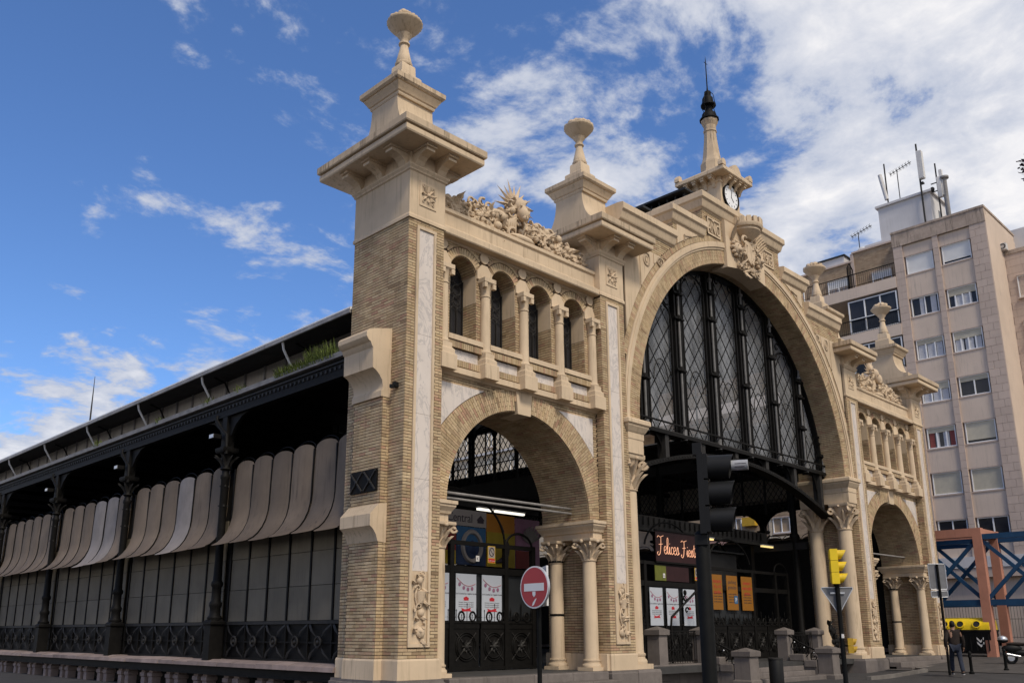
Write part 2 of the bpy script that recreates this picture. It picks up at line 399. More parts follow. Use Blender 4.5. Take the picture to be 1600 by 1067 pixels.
def voussoirs(cx, cz, r0, rout, y, a0, a1, th=.064, proud=.02, lens=.25, clip=None):
    """radial bricks on a face at y (facing -y); rout(angle) gives the outer radius"""
    n = max(1, int((a1-a0)*r0/th)); da = (a1-a0)/n
    for i in range(n):
        a = a0+(i+.5)*da; R = rout(a); rr = r0+.0
        cuts = [r0]; st = r0+(lens if i % 2 else lens*.5)
        while st < R-.05: cuts.append(st); st += lens
        cuts.append(R)
        for p, q in zip(cuts[:-1], cuts[1:]):
            p2, q2 = p+.005, q-.005
            if clip and not clip(cx+p2*cos(a), cz+p2*sin(a)): continue
            if clip and not clip(cx+q2*cos(a), cz+q2*sin(a)):
                while q2 > p2+.03 and not clip(cx+q2*cos(a), cz+q2*sin(a)): q2 -= .02
            if q2-p2 < .03: continue
            m_ = (p2+q2)/2; hr = (q2-p2)/2; ht = m_*da/2-.0052
            if ht <= .004: continue
            pr = proud+random.uniform(-.003, .003)
            brick_add((cx+m_*cos(a), y-pr+.015, cz+m_*sin(a)), (cos(a)*hr, 0, sin(a)*hr), (-sin(a)*ht, 0, cos(a)*ht), (0, -.015, 0))
def intrados(cx, cz, r, y0, y1, a0, a1, th=.07, z0=None):
    n = int((a1-a0)*r/th); da = (a1-a0)/n
    for i in range(n):
        a = a0+(i+.5)*da; y = y0-(.12 if i % 2 else 0)
        while y < y1:
            p, q = max(y0, y)+.005, min(y1, y+.25)-.005
            if q-p > .03:
                brick_add((cx+(r-.003)*cos(a), (p+q)/2, cz+(r-.003)*sin(a)), (0, (q-p)/2, 0), (-sin(a)*(th/2-.006), 0, cos(a)*(th/2-.006)), (-cos(a)*.012, 0, -sin(a)*.012))
            y += .25

# ------------------------------------------------------------------ ground
def gz(x): return max(0., min(1.25, (x-20.5)*.033))
g = MB()
xs = [-900, -200, -60, -20, 0, 10, 20.5, 24, 28, 32, 36, 40, 45, 52, 58.4, 80, 300, 900]
ys = [-900, -200, -60, -30, -12, -4, 0, 10, 40, 120, 400, 1500]
vv = [(x, y, gz(x)-.006) for x in xs for y in ys]; ny_ = len(ys)
g.add(vv, [(i*ny_+j, (i+1)*ny_+j, (i+1)*ny_+j+1, i*ny_+j+1) for i in range(len(xs)-1) for j in range(ny_-1)], 'asphalt')
g.build('ground', kind='structure')
p = MB()   # paved footway to the right of the hall, with a raised kerb
px = [(x, gz(x)) for x in (24.2, 28, 32, 36, 40, 44.9)]
for y0, y1, dz, m in ((-9, 14, .016, 'paving'),):
    vs = [(x, y0, z+dz) for x, z in px]+[(x, y1, z+dz) for x, z in px]; k = len(px)
    p.add(vs, [(i, i+1, k+i+1, k+i) for i in range(k-1)], m)
p.build('pavement', kind='structure')
def kerbline(pts, name='kerb'):
    for (xa, ya), (xb, yb) in zip(pts[:-1], pts[1:]):
        n = max(1, int(math.hypot(xb-xa, yb-ya)/.95))
        for i in range(n):
            a, b = i/n, (i+1)/n; k = MB(); d = Vector((xb-xa, yb-ya, 0)).normalized()
            q0 = Vector((xa+(xb-xa)*a, ya+(yb-ya)*a, gz(xa+(xb-xa)*a)+.035))+d*.006; q1 = Vector((xa+(xb-xa)*b, ya+(yb-ya)*b, gz(xa+(xb-xa)*b)+.035))-d*.006
            k.bar(q0, q1, .16, .15, 'kerb'); k.build(name, kind='structure')
kerbline([(18.9, -1.75), (24.0, -1.75), (24.6, -1.2), (25.2, -1.1)])

# ------------------------------------------------------------------ market hall
W_ = 31.639
hall = empty('market_hall', (0, 0, 0), 'cream stone and yellow brick market hall with great iron and glass arch and clock turret', 'market hall')
PYL = []
FRONT, LEFT, RIGHT = ((1, 0), (0, -1)), ((0, 1), (-1, 0)), ((0, 1), (1, 0))
def carve(mb, x0, x1, z0, z1, y, seed, dens=1., m='relief_stone', big=1.):
    """carved foliage on a face looking to -y"""
    r = random.Random(seed); n = int(dens*(x1-x0)*(z1-z0)*26)
    for i in range(n):
        x, z = r.uniform(x0, x1), r.uniform(z0, z1); s = big*r.uniform(.05, .11); a = r.uniform(0, 2*pi)
        k = r.random()
        if k < .45: mb.leaf((x, y, z), (cos(a), -.15, sin(a)), (0, -1, 0), s*2., s*1.1, m, .35)
        elif k < .7:
            pts = [(x+s*(.25+.75*t)*cos(a+t*5), y-.035-.02*t, z+s*(.25+.75*t)*sin(a+t*5)) for t in [j/9 for j in range(10)]]
            mb.tube(pts, [s*.26*(.5+.5*j/9) for j in range(10)], m, 5)
        else: mb.ell((x, y-.02, z), (s*.5, s*.45, s*.5), m, nu=7, nv=5)
def scroll(mb, c, s, a0, turn, r, m, y=0, n=14):
    pts = [(c[0]+s*(.12+.88*t)*cos(a0+turn*t), c[1]+y*t, c[2]+s*(.12+.88*t)*sin(a0+turn*t)) for t in [j/n for j in range(n+1)]]
    mb.tube(pts, [r*(.65+.35*j/n) for j in range(n+1)], m, 6)
def urn(x, y, parent):
    u = MB()
    u.rings([(.34, 15.2), (.34, 15.62), (.31, 15.66), (.23, 15.70), (.22, 15.98), (.2, 16.02)], x, x, y, y, 'stone')
    u.lathe([(.22, 16.02), (.235, 16.05), (.235, 16.09), (.20, 16.13), (.205, 16.18), (.175, 16.3), (.12, 16.55), (.105, 16.66), (.15, 16.69), (.15, 16.73), (.11, 16.76), (.12, 16.86), (.19, 16.95), (.20, 16.99), (.18, 17.02)], (x, y, 0), 'stone', 24)
    u.lathe([(.19, 16.99), (.24, 17.03), (.34, 17.13), (.44, 17.25), (.475, 17.29), (.485, 17.31), (.485, 17.35), (.45, 17.37), (.34, 17.385)], (x, y, 0), 'stone', 48, flute=24, fl=.03)
    o = u.build('urn', parent, 35)
    f = MB(); r = random.Random(int(x*10))
    for i in range(46):
        a, q = r.uniform(0, 2*pi), .38*sqrt(r.random()); s = r.uniform(.06, .115)
        zz = 17.38+.22*(1-(q/.40)**2)*r.uniform(.6, 1)
        f.ell((x+q*cos(a), y+q*sin(a), zz), (s, s, s*.9), 'relief_stone', nu=8, nv=6)
    f.build('fruit', o, 50); return o
def capital(mb, x, y, z0, z1, r, aw, m='stone', mr='relief_stone'):
    h = z1-z0
    mb.lathe([(r, z0), (r*1.13, z0+.02), (r*1.13, z0+.05), (r*.98, z0+.06), (r*.98, z0+h*.3), (r*1.05, z0+h*.55), (r*1.3, z0+h*.82), (r*1.42, z0+h*.87)], (x, y, 0), mr, 20)
    mb.rings([(aw/2*.93, z0+h*.86), (aw/2, z0+h*.9), (aw/2, z1)], x, x, y, y, m)
    for row, (zz, ln, ph) in enumerate(((.08, .42, 0), (.34, .42, .5))):
        for i in range(8):
            a = 2*pi*(i+ph)/8; d = Vector((cos(a), sin(a), 0))
            mb.leaf(Vector((x, y, z0+h*zz))+d*r*.99, (d.x*.22, d.y*.22, 1), d, h*ln, r*.75, mr, .5)
    for i in range(4):
        a = pi/4+i*pi/2; d = Vector((cos(a), sin(a), 0)); t = Vector((0, 0, 1)); c = Vector((x, y, z0+h*.74))+d*(aw*.60)
        pts = [c+(d*cos(q)+t*sin(q))*(.03+.045*q/5)*(h/.6) for q in [j*.55 for j in range(12)]]
        mb.tube(pts, [.035*h/.6]*12, mr, 5)
        mb.leaf(Vector((x, y, z0+h*.45))+d*r*1.05, (d.x*.7, d.y*.7, 1), d, h*.35, r*.5, mr, .3)
    for i in range(4):
        a = i*pi/2; mb.ell((x+aw*.5*cos(a), y+aw*.5*sin(a), z1-h*.12), (.055, .055, .06), mr)
def stone_column(x, y, z0, z1, r, cap, aw, parent, name='column', bands=()):
    c = MB(); b = r*1.32
    c.rings([(b, z0), (b, z0+.09*r/.2)], x, x, y, y, 'stone'); z = z0+.09*r/.2
    k = r/.2
    c.lathe([(b*.98, z), (b*1.0, z+.04*k), (b*.95, z+.08*k), (r*1.12, z+.10*k), (r*1.1, z+.13*k), (r*1.18, z+.15*k), (r*1.18, z+.18*k), (r*1.03, z+.20*k), (r, z+.25*k), (r*.995, z+1.), (r*.9, z1-cap)], (x, y, 0), 'stone', 28)
    for bz in bands: c.lathe([(r*1.0, bz), (r*1.04, bz+.005), (r*1.04, bz+.055), (r*.99, bz+.06)], (x, y, 0), 'iron', 28)
    o = c.build(name, parent, 40)
    k = MB(); capital(k, x, y, z1-cap, z1, r*.9, aw); k.build('capital', o, 50); return o
def bracket_y(mb, x, ytop, z, ln, w_, m='stone'):   # modillion on a face looking to -y
    prof = [(0, -.42), (-.06, -.42), (-.10, -.36), (-.16, -.27), (-.26, -.20), (-.40, -.16), (-.52, -.15), (-.52, -.07), (0, -.07)]
    mb.prism([(ytop+a*ln/.56, z+b) for a, b in prof], 'x', x-w_/2, x+w_/2, m)
    mb.prism([(ytop, z-.07), (ytop-ln*1.04, z-.07), (ytop-ln*1.0, z-.02), (ytop-ln*1.08, z), (ytop, z)], 'x', x-w_/2-.03, x+w_/2+.03, m)
def bracket_x(mb, y, xface, z, ln, w_, sg, m='stone'):
    prof = [(0, -.42), (.06, -.42), (.10, -.36), (.16, -.27), (.26, -.20), (.40, -.16), (.52, -.15), (.52, -.07), (0, -.07)]
    mb.prism([(xface+sg*a*ln/.56, z+b) for a, b in prof], 'y', y-w_/2, y+w_/2, m)
    mb.prism([(xface, z-.07), (xface+sg*ln*1.04, z-.07), (xface+sg*ln, z-.02), (xface+sg*ln*1.08, z), (xface, z)], 'y', y-w_/2-.03, y+w_/2+.03, m)

def pylon(x0, left_spans, right_spans, outer=0):
    x1 = x0+1.1
    c = MB(); c.box(x0+.004, x1-.004, .004, 2.2, 1.0, 11.16, 'mortar')
    if outer: c.box(x0-.2 if outer < 0 else x1-.01, x0+.01 if outer < 0 else x1+.2, .55, 1.65, 1.0, 8.2, 'mortar')
    o = c.build('pylon', hall); PYL.append(o)
    def fsp(z): return [(0, .232), (.848, 1.1)] if 1.20 < z < 11.0 else [(0, 1.1)]
    brick_field((x0, .004, 0), (1, 0), (0, -1), 1.015, 11.15, fsp)
    brick_field((x0+.004, 0, 0), (0, 1), (-1, 0), 1.015, 11.15, left_spans, off=1)
    brick_field((x1-.004, 0, 0), (0, 1), (1, 0), 1.015, 11.15, right_spans, off=1)
    if outer:
        xb = x0-.2 if outer < 0 else x1+.2
        brick_field((xb, 0, 0), (0, 1), (outer, 0), 1.015, 7.0, lambda z: [(.55, 1.65)])
        for yy, s in ((.55, -1), (1.65, 1)): brick_field((x0-.2 if outer < 0 else x1, yy, 0), (1, 0), (0, s), 1.015, 7.0, lambda z: [(0, .2)], off=1)
    # base stone, plinth
    b = MB(); b.rings([(.13, -.05), (.13, .50), (.10, .53), (.10, .578)], x0, x1, 0, 2.2, 'granite')
    if outer: b.rings([(.13, -.05), (.13, .50), (.10, .53), (.10, .577)], x0-.2 if outer < 0 else x1-.3, x0+.3 if outer < 0 else x1+.2, .55, 1.65, 'granite')
    b.build('base_stone', o)
    b = MB(); pr = [(.035, .58), (.035, .97), (.02, 1.012)]
    b.rings(pr, x0, x1, 0, 2.2, 'stone')
    if outer: b.rings([(q, z-.002) for q, z in pr], x0-.2 if outer < 0 else x1-.3, x0+.3 if outer < 0 else x1+.2, .55, 1.65, 'stone')
    b.build('plinth', o)
    # marble panel in a stone frame, carved foot
    f = MB(); fx0, fx1, fz0, fz1 = x0+.238, x0+.842, 1.25, 11.0
    for a, bb, c0, c1 in ((fx0, fx0+.075, fz0, fz1), (fx1-.075, fx1, fz0, fz1)):
        f.prism([(a, .02), (a, -.028), (a+.012, -.04), (bb-.012, -.04), (bb, -.028), (bb, .02)], 'z', c0+.075, c1-.075, 'stone')
    for c0, c1 in ((fz0, fz0+.073), (fz1-.073, fz1)): f.box(fx0, fx1, -.038, .02, c0, c1, 'stone')
    f.box(fx0+.02, fx1-.02, .0, .02, fz0+.02, 2.9, 'stone')
    f.build('panel_frame', o)
    mrb = MB()
    zz = 2.86
    for s in (3.6, 4.9, 6.4, 8.3, 10.95):
        mrb.box(fx0+.05, fx1-.05, -.004, .02, zz+.003, s-.003, 'marble'); zz = s
    mrb.build('marble_panel', o)
    r = MB(); sd_ = int(x0*10)
    rr = random.Random(sd_); cx = (fx0+fx1)/2
    pts = [(cx+.13*sin(t*7+sd_), -.02-.02*abs(cos(t*9)), 1.45+1.3*t) for t in [i/18 for i in range(19)]]
    r.tube(pts, [.022]*19, 'relief_stone', 6)
    for t in [i/13 for i in range(14)]:
        a = rr.uniform(0, 2*pi); z = 1.45+1.25*t; r.leaf((cx+rr.uniform(-.1, .1), -.01, z), (cos(a), -.2, sin(a)), (0, -1, 0), .2, .11, 'relief_stone', .4)
    for z, q in ((1.56, .12), (1.98, .09), (2.36, .10), (2.66, .085)):
        r.ell((cx+rr.uniform(-.05, .05), -.02, z), (q, .07, q*1.1), 'relief_stone', nu=10, nv=7); scroll(r, (cx+rr.uniform(-.08, .08), -.07, z+.12), .09, rr.uniform(0, 6), 5, .02, 'relief_stone')
    r.lathe([(.09, 0), (.12, .2), (.125, .24), (.11, .25)], (cx+.02, -.01, 2.18), 'relief_stone', 12)
    r.build('carved_relief', o, 50)
    # cream block with rosette, moulding, modillions, slab
    b = MB(); b.rings([(.035, 11.15), (.035, 11.22), (.012, 11.27), (.012, 12.38), (.05, 12.41), (.05, 12.44), (.09, 12.50), (.09, 12.54), (.03, 12.56), (.0, 12.9)], x0, x1, 0, 2.2, 'stone')
    b.build('cornice_block', o)
    b = MB(); b.box(x0+.29, x0+.81, -.032, 0, 11.55, 12.2, 'stone'); b.box(x0+.35, x0+.75, -.034, 0, 11.62, 12.13, 'stone_dirty')
    for i in range(8):
        a = i*pi/4; b.leaf((x0+.55+.05*cos(a), -.035, 11.875+.05*sin(a)), (cos(a), 0, sin(a)), (0, -1, 0), .17, .11, 'relief_stone', .3)
    b.ell((x0+.55, -.05, 11.875), (.055, .04, .055), 'relief_stone')
    for sx in (-1, 1):
        for sz in (-1, 1): scroll(b, (x0+.55+sx*.15, -.045, 11.875+sz*.2), .05, 0, 5*sx, .014, 'relief_stone')
    b.build('rosette', o, 40)
    for xx in (x0+.2, x0+.9):
        k = MB(); bracket_y(k, xx, -.0, 12.9, .56, .26); k.build('bracket', o)
    for yy in (.2, 1.1, 2.0):
        for xf, sg in ((x0, -1), (x1, 1)):
            k = MB(); bracket_x(k, yy, xf, 12.9, .56, .26, sg); k.build('bracket', o)
    b = MB()
    b.rings([(.68, 12.895), (.70, 12.93), (.70, 13.05), (.655, 13.06), (.655, 13.09)], x0, x1, 0, 2.2, 'stone')
    b.rings([(.655, 13.09), (.735, 13.10), (.75, 13.13)], x0, x1, 0, 2.2, 'stone', True, False)
    b.rings([(.752, 13.125), (.752, 13.29), (.73, 13.305), (.1, 13.42)], x0, x1, 0, 2.2, 'stone_dirty')
    b.build('cornice_slab', o)
    # necking: concave towards front and back, flat sides
    cx, cy = x0+.55, 1.1; b = MB()
    prof = [(cy-1.12, 13.33), (cy-1.12, 13.66), (cy-1.0, 13.68)]+[(cy-.53-.50*(1-sin(t*pi/2)), 13.70+.95*(1-cos(t*pi/2))) for t in [i/8 for i in range(1, 9)]]+[(cy-.53, 14.76)]
    prof = prof+[(2*cy-a, z) for a, z in prof[::-1]]
    b.prism(prof, 'x', cx-.575, cx+.575, 'stone')
    b.box(cx-.60, cx+.60, cy-1.15, cy-.98, 13.33, 13.67, 'stone_dirty'); b.box(cx-.60, cx+.60, cy+.98, cy+1.15, 13.33, 13.67, 'stone_dirty')
    b.build('necking', o, 30)
    b = MB(); b.rings([(.585, 14.70), (.60, 14.74), (.60, 14.78), (.63, 14.80), (.66, 14.86), (.72, 14.96), (.72, 14.99), (.755, 15.0)], cx, cx, cy, cy, 'stone')
    b.rings([(.757, 14.998), (.80, 15.05), (.80, 15.17), (.78, 15.19), (.36, 15.24)], cx, cx, cy, cy, 'stone_dirty')
    b.build('upper_cornice', o)
    urn(cx, cy, o)
    if outer < 0:
        b = MB()
        b.prism([(0.01, 8.48), (-.50, 8.36), (-.66, 8.30), (-.72, 8.23), (-.715, 8.13), (-.66, 8.05), (-.60, 8.02), (-.56, 7.93), (-.53, 7.90), (-.52, 7.42), (-.42, 7.37), (-.32, 7.28), (-.24, 7.16), (-.215, 7.02), (-.24, 6.95), (-.26, 6.92), (-.26, 6.79), (0.01, 6.79)], 'y', .53, 1.67, 'stone')
        b.build('corbel', o, 30)
        b = MB(); b.prism([(0.01, 4.37), (-.23, 4.33), (-.45, 4.09), (-.45, 3.83), (-.36, 3.76), (-.28, 3.65), (-.23, 3.5), (0.01, 3.48)], 'y', .53, 1.67, 'stone'); b.build('corbel', o, 30)
        b = MB(); b.box(-.245, -.2, .62, 1.62, 4.63, 5.13, 'iron')
        for k in range(2):
            y = .87+.5*k; z = 4.88
            for a in (radians(43), radians(-43)): b.bar((-.26, y-.22*cos(a)/cos(radians(43)), z-.22*sin(a)/sin(radians(43))), (-.26, y+.22*cos(a)/cos(radians(43)), z+.22*sin(a)/sin(radians(43))), .03, .03, 'iron_grey')
            b.ell((-.265, y, z), (.03, .05, .05), 'iron_grey')
        b.build('iron_plaque', o, 40)
        b = MB(); b.box(-.10, .0, .22, .34, 6.98, 7.1, 'black_plastic'); b.box(-.2, -.1, .25, .31, 6.95, 7.03, 'black_plastic'); b.build('camera_bracket', o)
    return o
XP = (0., 7.155, 23.384, 30.539)
out_side = lambda z: [(0, .55), (1.65, 2.2)] if z < 8.4 else [(0, 2.2)]
inn_bay = lambda z: [(0, 2.2)] if z < 4.15 else ([(0, .28)] if z < 11.1 else [])
inn_gate = lambda z: [(0, 2.2)] if z < 6.62 else [(0, .08)]
P1 = pylon(XP[0], out_side, inn_bay, -1)
P2 = pylon(XP[1], inn_bay, inn_gate)
P3 = pylon(XP[2], inn_gate, inn_bay)
P4 = pylon(XP[3], inn_bay, out_side, 1)

# ---- side bays
def spans_circle(x0, x1, holes):
    """stretches of [x0,x1] outside circles/rects given by holes(z) -> list of (a,b)"""
    def f(z):
        segs = [(x0, x1)]
        for a, b in holes(z):
            ns = []
            for p, q in segs:
                if b <= p or a >= q: ns.append((p, q)); continue
                if a > p: ns.append((p, a))
                if b < q: ns.append((b, q))
            segs = ns
        return segs
    return f
def bay(xa):
    xb = xa+6.055; cx = (xa+xb)/2; Y = .28; YB = 2.0
    o = empty('side_bay', (0, 0, 0), parent=hall)
    RI, ZC, RO, ZO = 2.6, 4.52, 3.56, 4.12
    b = MB()
    prof = [(xa, 4.5), (cx-RI, 4.5), (cx-RI, ZC)]+arcp(cx, ZC, RI, pi, 0, 48)[1:]+[(cx+RI, 4.5), (xb, 4.5), (xb, 7.7), (xa, 7.7)]
    b.prism(prof, 'y', Y, YB, 'mortar'); b.build('arch_wall', o)
    # bricks of the lower wall outside the ring
    def hole(z):
        h = []
        d = RO*RO-(z-ZO)**2
        if d > 0: h.append((cx-sqrt(d)+.02, cx+sqrt(d)-.02))
        if 5.78 < z < 7.43: h += [(xa+.17, xb-.17)]
        return h
    brick_field((0, Y, 0), (1, 0), (0, -1), 5.0, 7.68, spans_circle(xa, xb, hole))
    def rout(a):
        # distance along the ray from (cx,ZC) to the outer circle
        dz = ZC-ZO; s = sin(a); return -dz*s+sqrt(max(0, RO*RO-dz*dz*(1-s*s)))
    voussoirs(cx, ZC, RI, rout, Y, .0, pi, .066, .03, .25, lambda x, z: xa+.01 < x < xb-.01 and not (abs(x-cx) < .27+.02*(z-7) and z > 6.9))
    intrados(cx, ZC, RI, Y, YB, 0, pi, .07)
    k = MB(); k.prism([(cx-.24, 7.03), (cx+.24, 7.03), (cx+.30, 7.70), (cx-.30, 7.70)], 'y', Y-.07, Y+.6, 'stone'); k.build('keystone', o)
    for s in (-1, 1):
        k = MB(); xo = xa+.19 if s < 0 else xb-.19
        pts = [(xo, 7.41)]
        ang = [radians(t) for t in (np.linspace(152, 108, 14) if s < 0 else np.linspace(28, 72, 14))]
        arc = [(cx+(RO+.015)*cos(t), ZO+(RO+.015)*sin(t)) for t in ang]
        arc = [q for q in arc if (q[0] > xo if s < 0 else q[0] < xo) and q[1] < 7.41]
        t0 = math.acos((xo-cx)/(RO+.015)); arc = [(xo, ZO+(RO+.015)*sin(t0))]+arc
        te = math.asin((7.41-ZO)/(RO+.015)); te = pi-te if s < 0 else te; arc.append((cx+(RO+.015)*cos(te), 7.41))
        k.prism([pts[0]]+arc, 'y', Y-.025, Y+.05, 'marble'); k.build('marble_spandrel', o)
    # imposts and paired columns
    for s in (-1, 1):
        xin = cx+s*RI; xo = xa if s < 0 else xb
        x0, x1 = min(xin, xo), max(xin, xo)
        k = MB(); ex = .0
        def imp(q0, q1): k.rings([(-.02, 4.04), (-.02, 4.2), (.02, 4.22), (.04, 4.28), (.11, 4.38), (.11, 4.42), (.14, 4.44), (.14, 4.52), (.0, 4.54)], x0, x1, q0, q1, 'stone')
        imp(.15, 2.02); k.build('impost', o)
        xc = xo-s*.30
        for yy in (.42, 1.62): stone_column(xc, yy, .58, 4.04, .2, .62, .62, o, bands=(2.0, 3.45) if (yy > 1 and s > 0) else ())
        k = MB(); k.rings([(.0, .58), (.0, 1.0), (-.02, 1.015)], min(xo, xo-s*.14), max(xo, xo-s*.14), .0+.02, 2.2, 'stone'); k.build('plinth', o)
    # gallery: ledge, pedestals, sills, arches
    k = MB(); k.prism([(Y+.1, 7.60), (Y-.05, 7.60), (Y-.10, 7.64), (Y-.16, 7.66), (Y-.16, 7.80), (Y-.13, 7.82), (Y+.1, 7.84)], 'x', xa+.002, xb-.002, 'stone'); k.build('ledge', o)
    XC = [cx+d*1.42 for d in (-2, -1, 0, 1, 2)]; ws = [(XC[i]+XC[i+1])/2 for i in range(4)]
    ZS, ZA, RA = 8.62, 10.38, .45
    for i, wx in enumerate(ws):
        l0, l1 = (xa if i == 0 else XC[i]), (xb if i == 3 else XC[i+1])
        b = MB()
        prof = [(l0, ZS), (wx-RA, ZS), (wx-RA, ZA)]+arcp(wx, ZA, RA, pi, 0, 20)[1:]+[(wx+RA, ZS), (l1, ZS), (l1, 11.16), (l0, 11.16)]
        b.prism(prof, 'y', Y, 1.9, 'mortar'); b.box(l0, l1, Y, 1.9, 7.68, ZS, 'mortar'); b.build('gallery_wall', o)
        voussoirs(wx, ZA, RA, lambda a: RA+.215, Y, radians(24), pi-radians(24), .062, .022, .5)
        voussoirs(wx, ZA, RA+.225, lambda a: RA+.225+.085, Y, radians(40), pi-radians(40), .2, .02, .5)
        intrados(wx, ZA, RA, Y, 1.3, 0.15, pi-.15, .07)
        for s in (-1, 1):   # jambs: brick below, plain stone above
            brick_field((wx+s*RA, 0, 0), (0, 1), (-s, 0), ZS, 9.7, lambda z: [(Y, 1.3)])
            q = MB(); q.box(min(wx+s*RA, wx+s*(RA-.012)), max(wx+s*RA, wx+s*(RA-.012)), Y-.003, 1.3, 9.7, 10.45, 'stone'); q.build('jamb_stone', o)
        # window: dark glass and iron tracery
        q = MB(); q.prism([(wx-RA-.05, ZS-.1), (wx+RA+.05, ZS-.1), (wx+RA+.05, ZA)]+arcp(wx, ZA, RA+.05, 0, pi, 16)[1:], 'y', .80, .82, 'glass_dark'); wnd = q.build('window_pane', o)
        t = MB(); y = .74
        for dx in (-.40, -.2, 0, .2, .40): t.bar((wx+dx, y, ZS), (wx+dx, y, 9.55 if abs(dx) < .3 else ZA), .022, .03, 'iron_grey')
        for dx in (-.3, -.1, .1, .3): t.tube([(wx+dx+.1*cos(a), y, 9.55+.1*sin(a)) for a in [pi*j/8 for j in range(9)]], .012, 'iron_grey', 5)
        for dz, rr in ((9.82, .12), (10.1, .14), (10.42, .16), (10.68, .09)):
            for s in ((-1, 1) if dz < 10.6 else (0,)): t.tube([(wx+s*.19+rr*cos(a), y, dz+rr*sin(a)) for a in [2*pi*j/12 for j in range(12)]], .014, 'iron_grey', 5, True)
            t.tube([(wx+rr*.6*cos(a), y, dz-.03+rr*.6*sin(a)) for a in [2*pi*j/10 for j in range(10)]], .012, 'iron_grey', 5, True)
        t.build('tracery', wnd)
        q = MB(); q.box(wx-.58, wx+.58, .13, 1.3, 8.50, 8.63, 'stone'); q.build('sill', o)
        for j in range(18): brick_add((wx-.55+j*.0645, .19, 8.40), (.026, 0, 0), (0, 0, .085), (0, -.03, 0))
        q = MB(); q.box(wx-.5, wx+.5, Y-.02, Y+.1, 8.02, 8.30, 'marble'); q.build('marble_panel', o)
        for j in range(16): brick_add((wx-.52+j*.066, .22, 7.93), (.027, 0, 0), (0, 0, .08), (0, -.06, 0))
    def ghole(z):
        h = []
        for wx in ws:
            if ZS-.13 < z <= ZA: h.append((wx-RA-.0, wx+RA+.0))
            elif z > ZA:
                d = (RA+.30)**2-(z-ZA)**2
                if d > 0: h.append((wx-sqrt(d), wx+sqrt(d)))
            if 8.0 < z < 8.32: h.append((wx-.5, wx+.5))
        for x in XC:
            d = .17**2-(z-10.98)**2
            if d > 0: h.append((x-sqrt(d), x+sqrt(d)))
        return h
    brick_field((0, Y, 0), (1, 0), (0, -1), 7.84, 11.1, spans_circle(xa, xb, ghole))
    for i, x in enumerate(XC):
        x_ = max(xa+.16, min(xb-.16, x))
        k = MB(); k.rings([(.24, 7.66), (.24, 8.02), (.2, 8.06), (.2, 8.16), (.15, 8.22), (.15, 8.34)], x_, x_, Y-.10, Y-.04, 'stone'); pd = k.build('pedestal', o)
        k = MB(); yy = Y-.07
        k.lathe([(.17, 8.34), (.18, 8.38), (.16, 8.42), (.14, 8.44), (.135, 8.48), (.122, 9.86), (.14, 9.88), (.14, 9.91), (.12, 9.92), (.125, 10.05), (.16, 10.2), (.19, 10.24)], (x_, yy, 0), 'stone', 20)
        k.rings([(.17, 10.22), (.2, 10.25), (.2, 10.36)], x_, x_, yy, yy, 'stone')
        for sx in (-1, 1):
            for sy in (-1, 1): k.box(x_+sx*.15-.05, x_+sx*.15+.05, yy+sy*.15-.05, yy+sy*.15+.05, 10.10, 10.23, 'stone')
        k.build('gallery_column', o, 35)
        # springer block
        l, r_ = max(xa, x_-.26), min(xb, x_+.26)
        k = MB(); k.prism([(l, 10.36), (r_, 10.36), (r_, 10.58), (min(r_, x_+.10), 10.78), (max(l, x_-.10), 10.78), (l, 10.58)], 'y', Y-.05, Y+.3, 'stone'); k.build('springer', o)
        k = MB(); xq = max(xa+.14, min(xb-.14, x))
        k.prism([(xq+.15*cos(a), 10.98+.15*sin(a)) for a in [2*pi*j/24 for j in range(24)]], 'y', Y-.045, Y+.02, 'stone'); k.build('roundel', o, 40)
    # cornice and parapet
    for jx in range(6):
      k = MB(); jd = random.uniform(-.003, .003); k.prism([(1.2, 11.08), (Y-.03, 11.08), (Y-.05, 11.13), (.02, 11.13), (.0, 11.16), (.0, 11.30), (.05, 11.33), (.08, 11.36), (.16, 11.40), (.18, 11.44), (.2, 11.46), (.2, 11.78), (.15, 11.82), (.15, 11.90), (.2, 11.95), (1.2, 11.98)], 'x', xa+(xb-xa)*jx/6+.003, xa+(xb-xa)*(jx+1)/6-.003, 'stone'); pc = k.build('parapet_cornice', o); pc.location.y = jd
    # crowning relief: garlands of fruit round an animal head with sun rays
    r = MB(); rn = random.Random(5); z0 = 11.95; yb = .56
    H = lambda t: .30+.62*max(0, 1-abs(t))**.75
    for i in range(230):
        t = rn.uniform(-1, 1); x = cx+t*2.85; h = H(t)*rn.random(); s = rn.uniform(.10, .17); a = rn.uniform(0, 2*pi)
        y = yb-.10-.1*rn.random()
        q = rn.random()
        if q < .46: r.leaf((x, y, z0+h), (cos(a), -.3, -abs(sin(a))*.6 if h > H(t)*.75 else sin(a)), (0, -1, 0), s*2.0, s*1.35, 'relief_stone', .4)
        elif q < .72: r.ell((x, y-.03, z0+h), (s*.8, s*.75, s*.8), 'relief_stone', nu=8, nv=6)
        else: scroll(r, (x, y-.06, z0+h), s*1.25, a, rn.choice((-1, 1))*5.2, s*.3, 'relief_stone')
    for t in (-.55, .55):
        for i in range(22):
            a = rn.uniform(0, 2*pi); q = .17*sqrt(rn.random()); r.ell((cx+t*2.85+q*cos(a), yb-.24-.05*(1-q/.17), z0+.24+q*sin(a)), (.058, .058, .058), 'relief_stone', nu=7, nv=5)
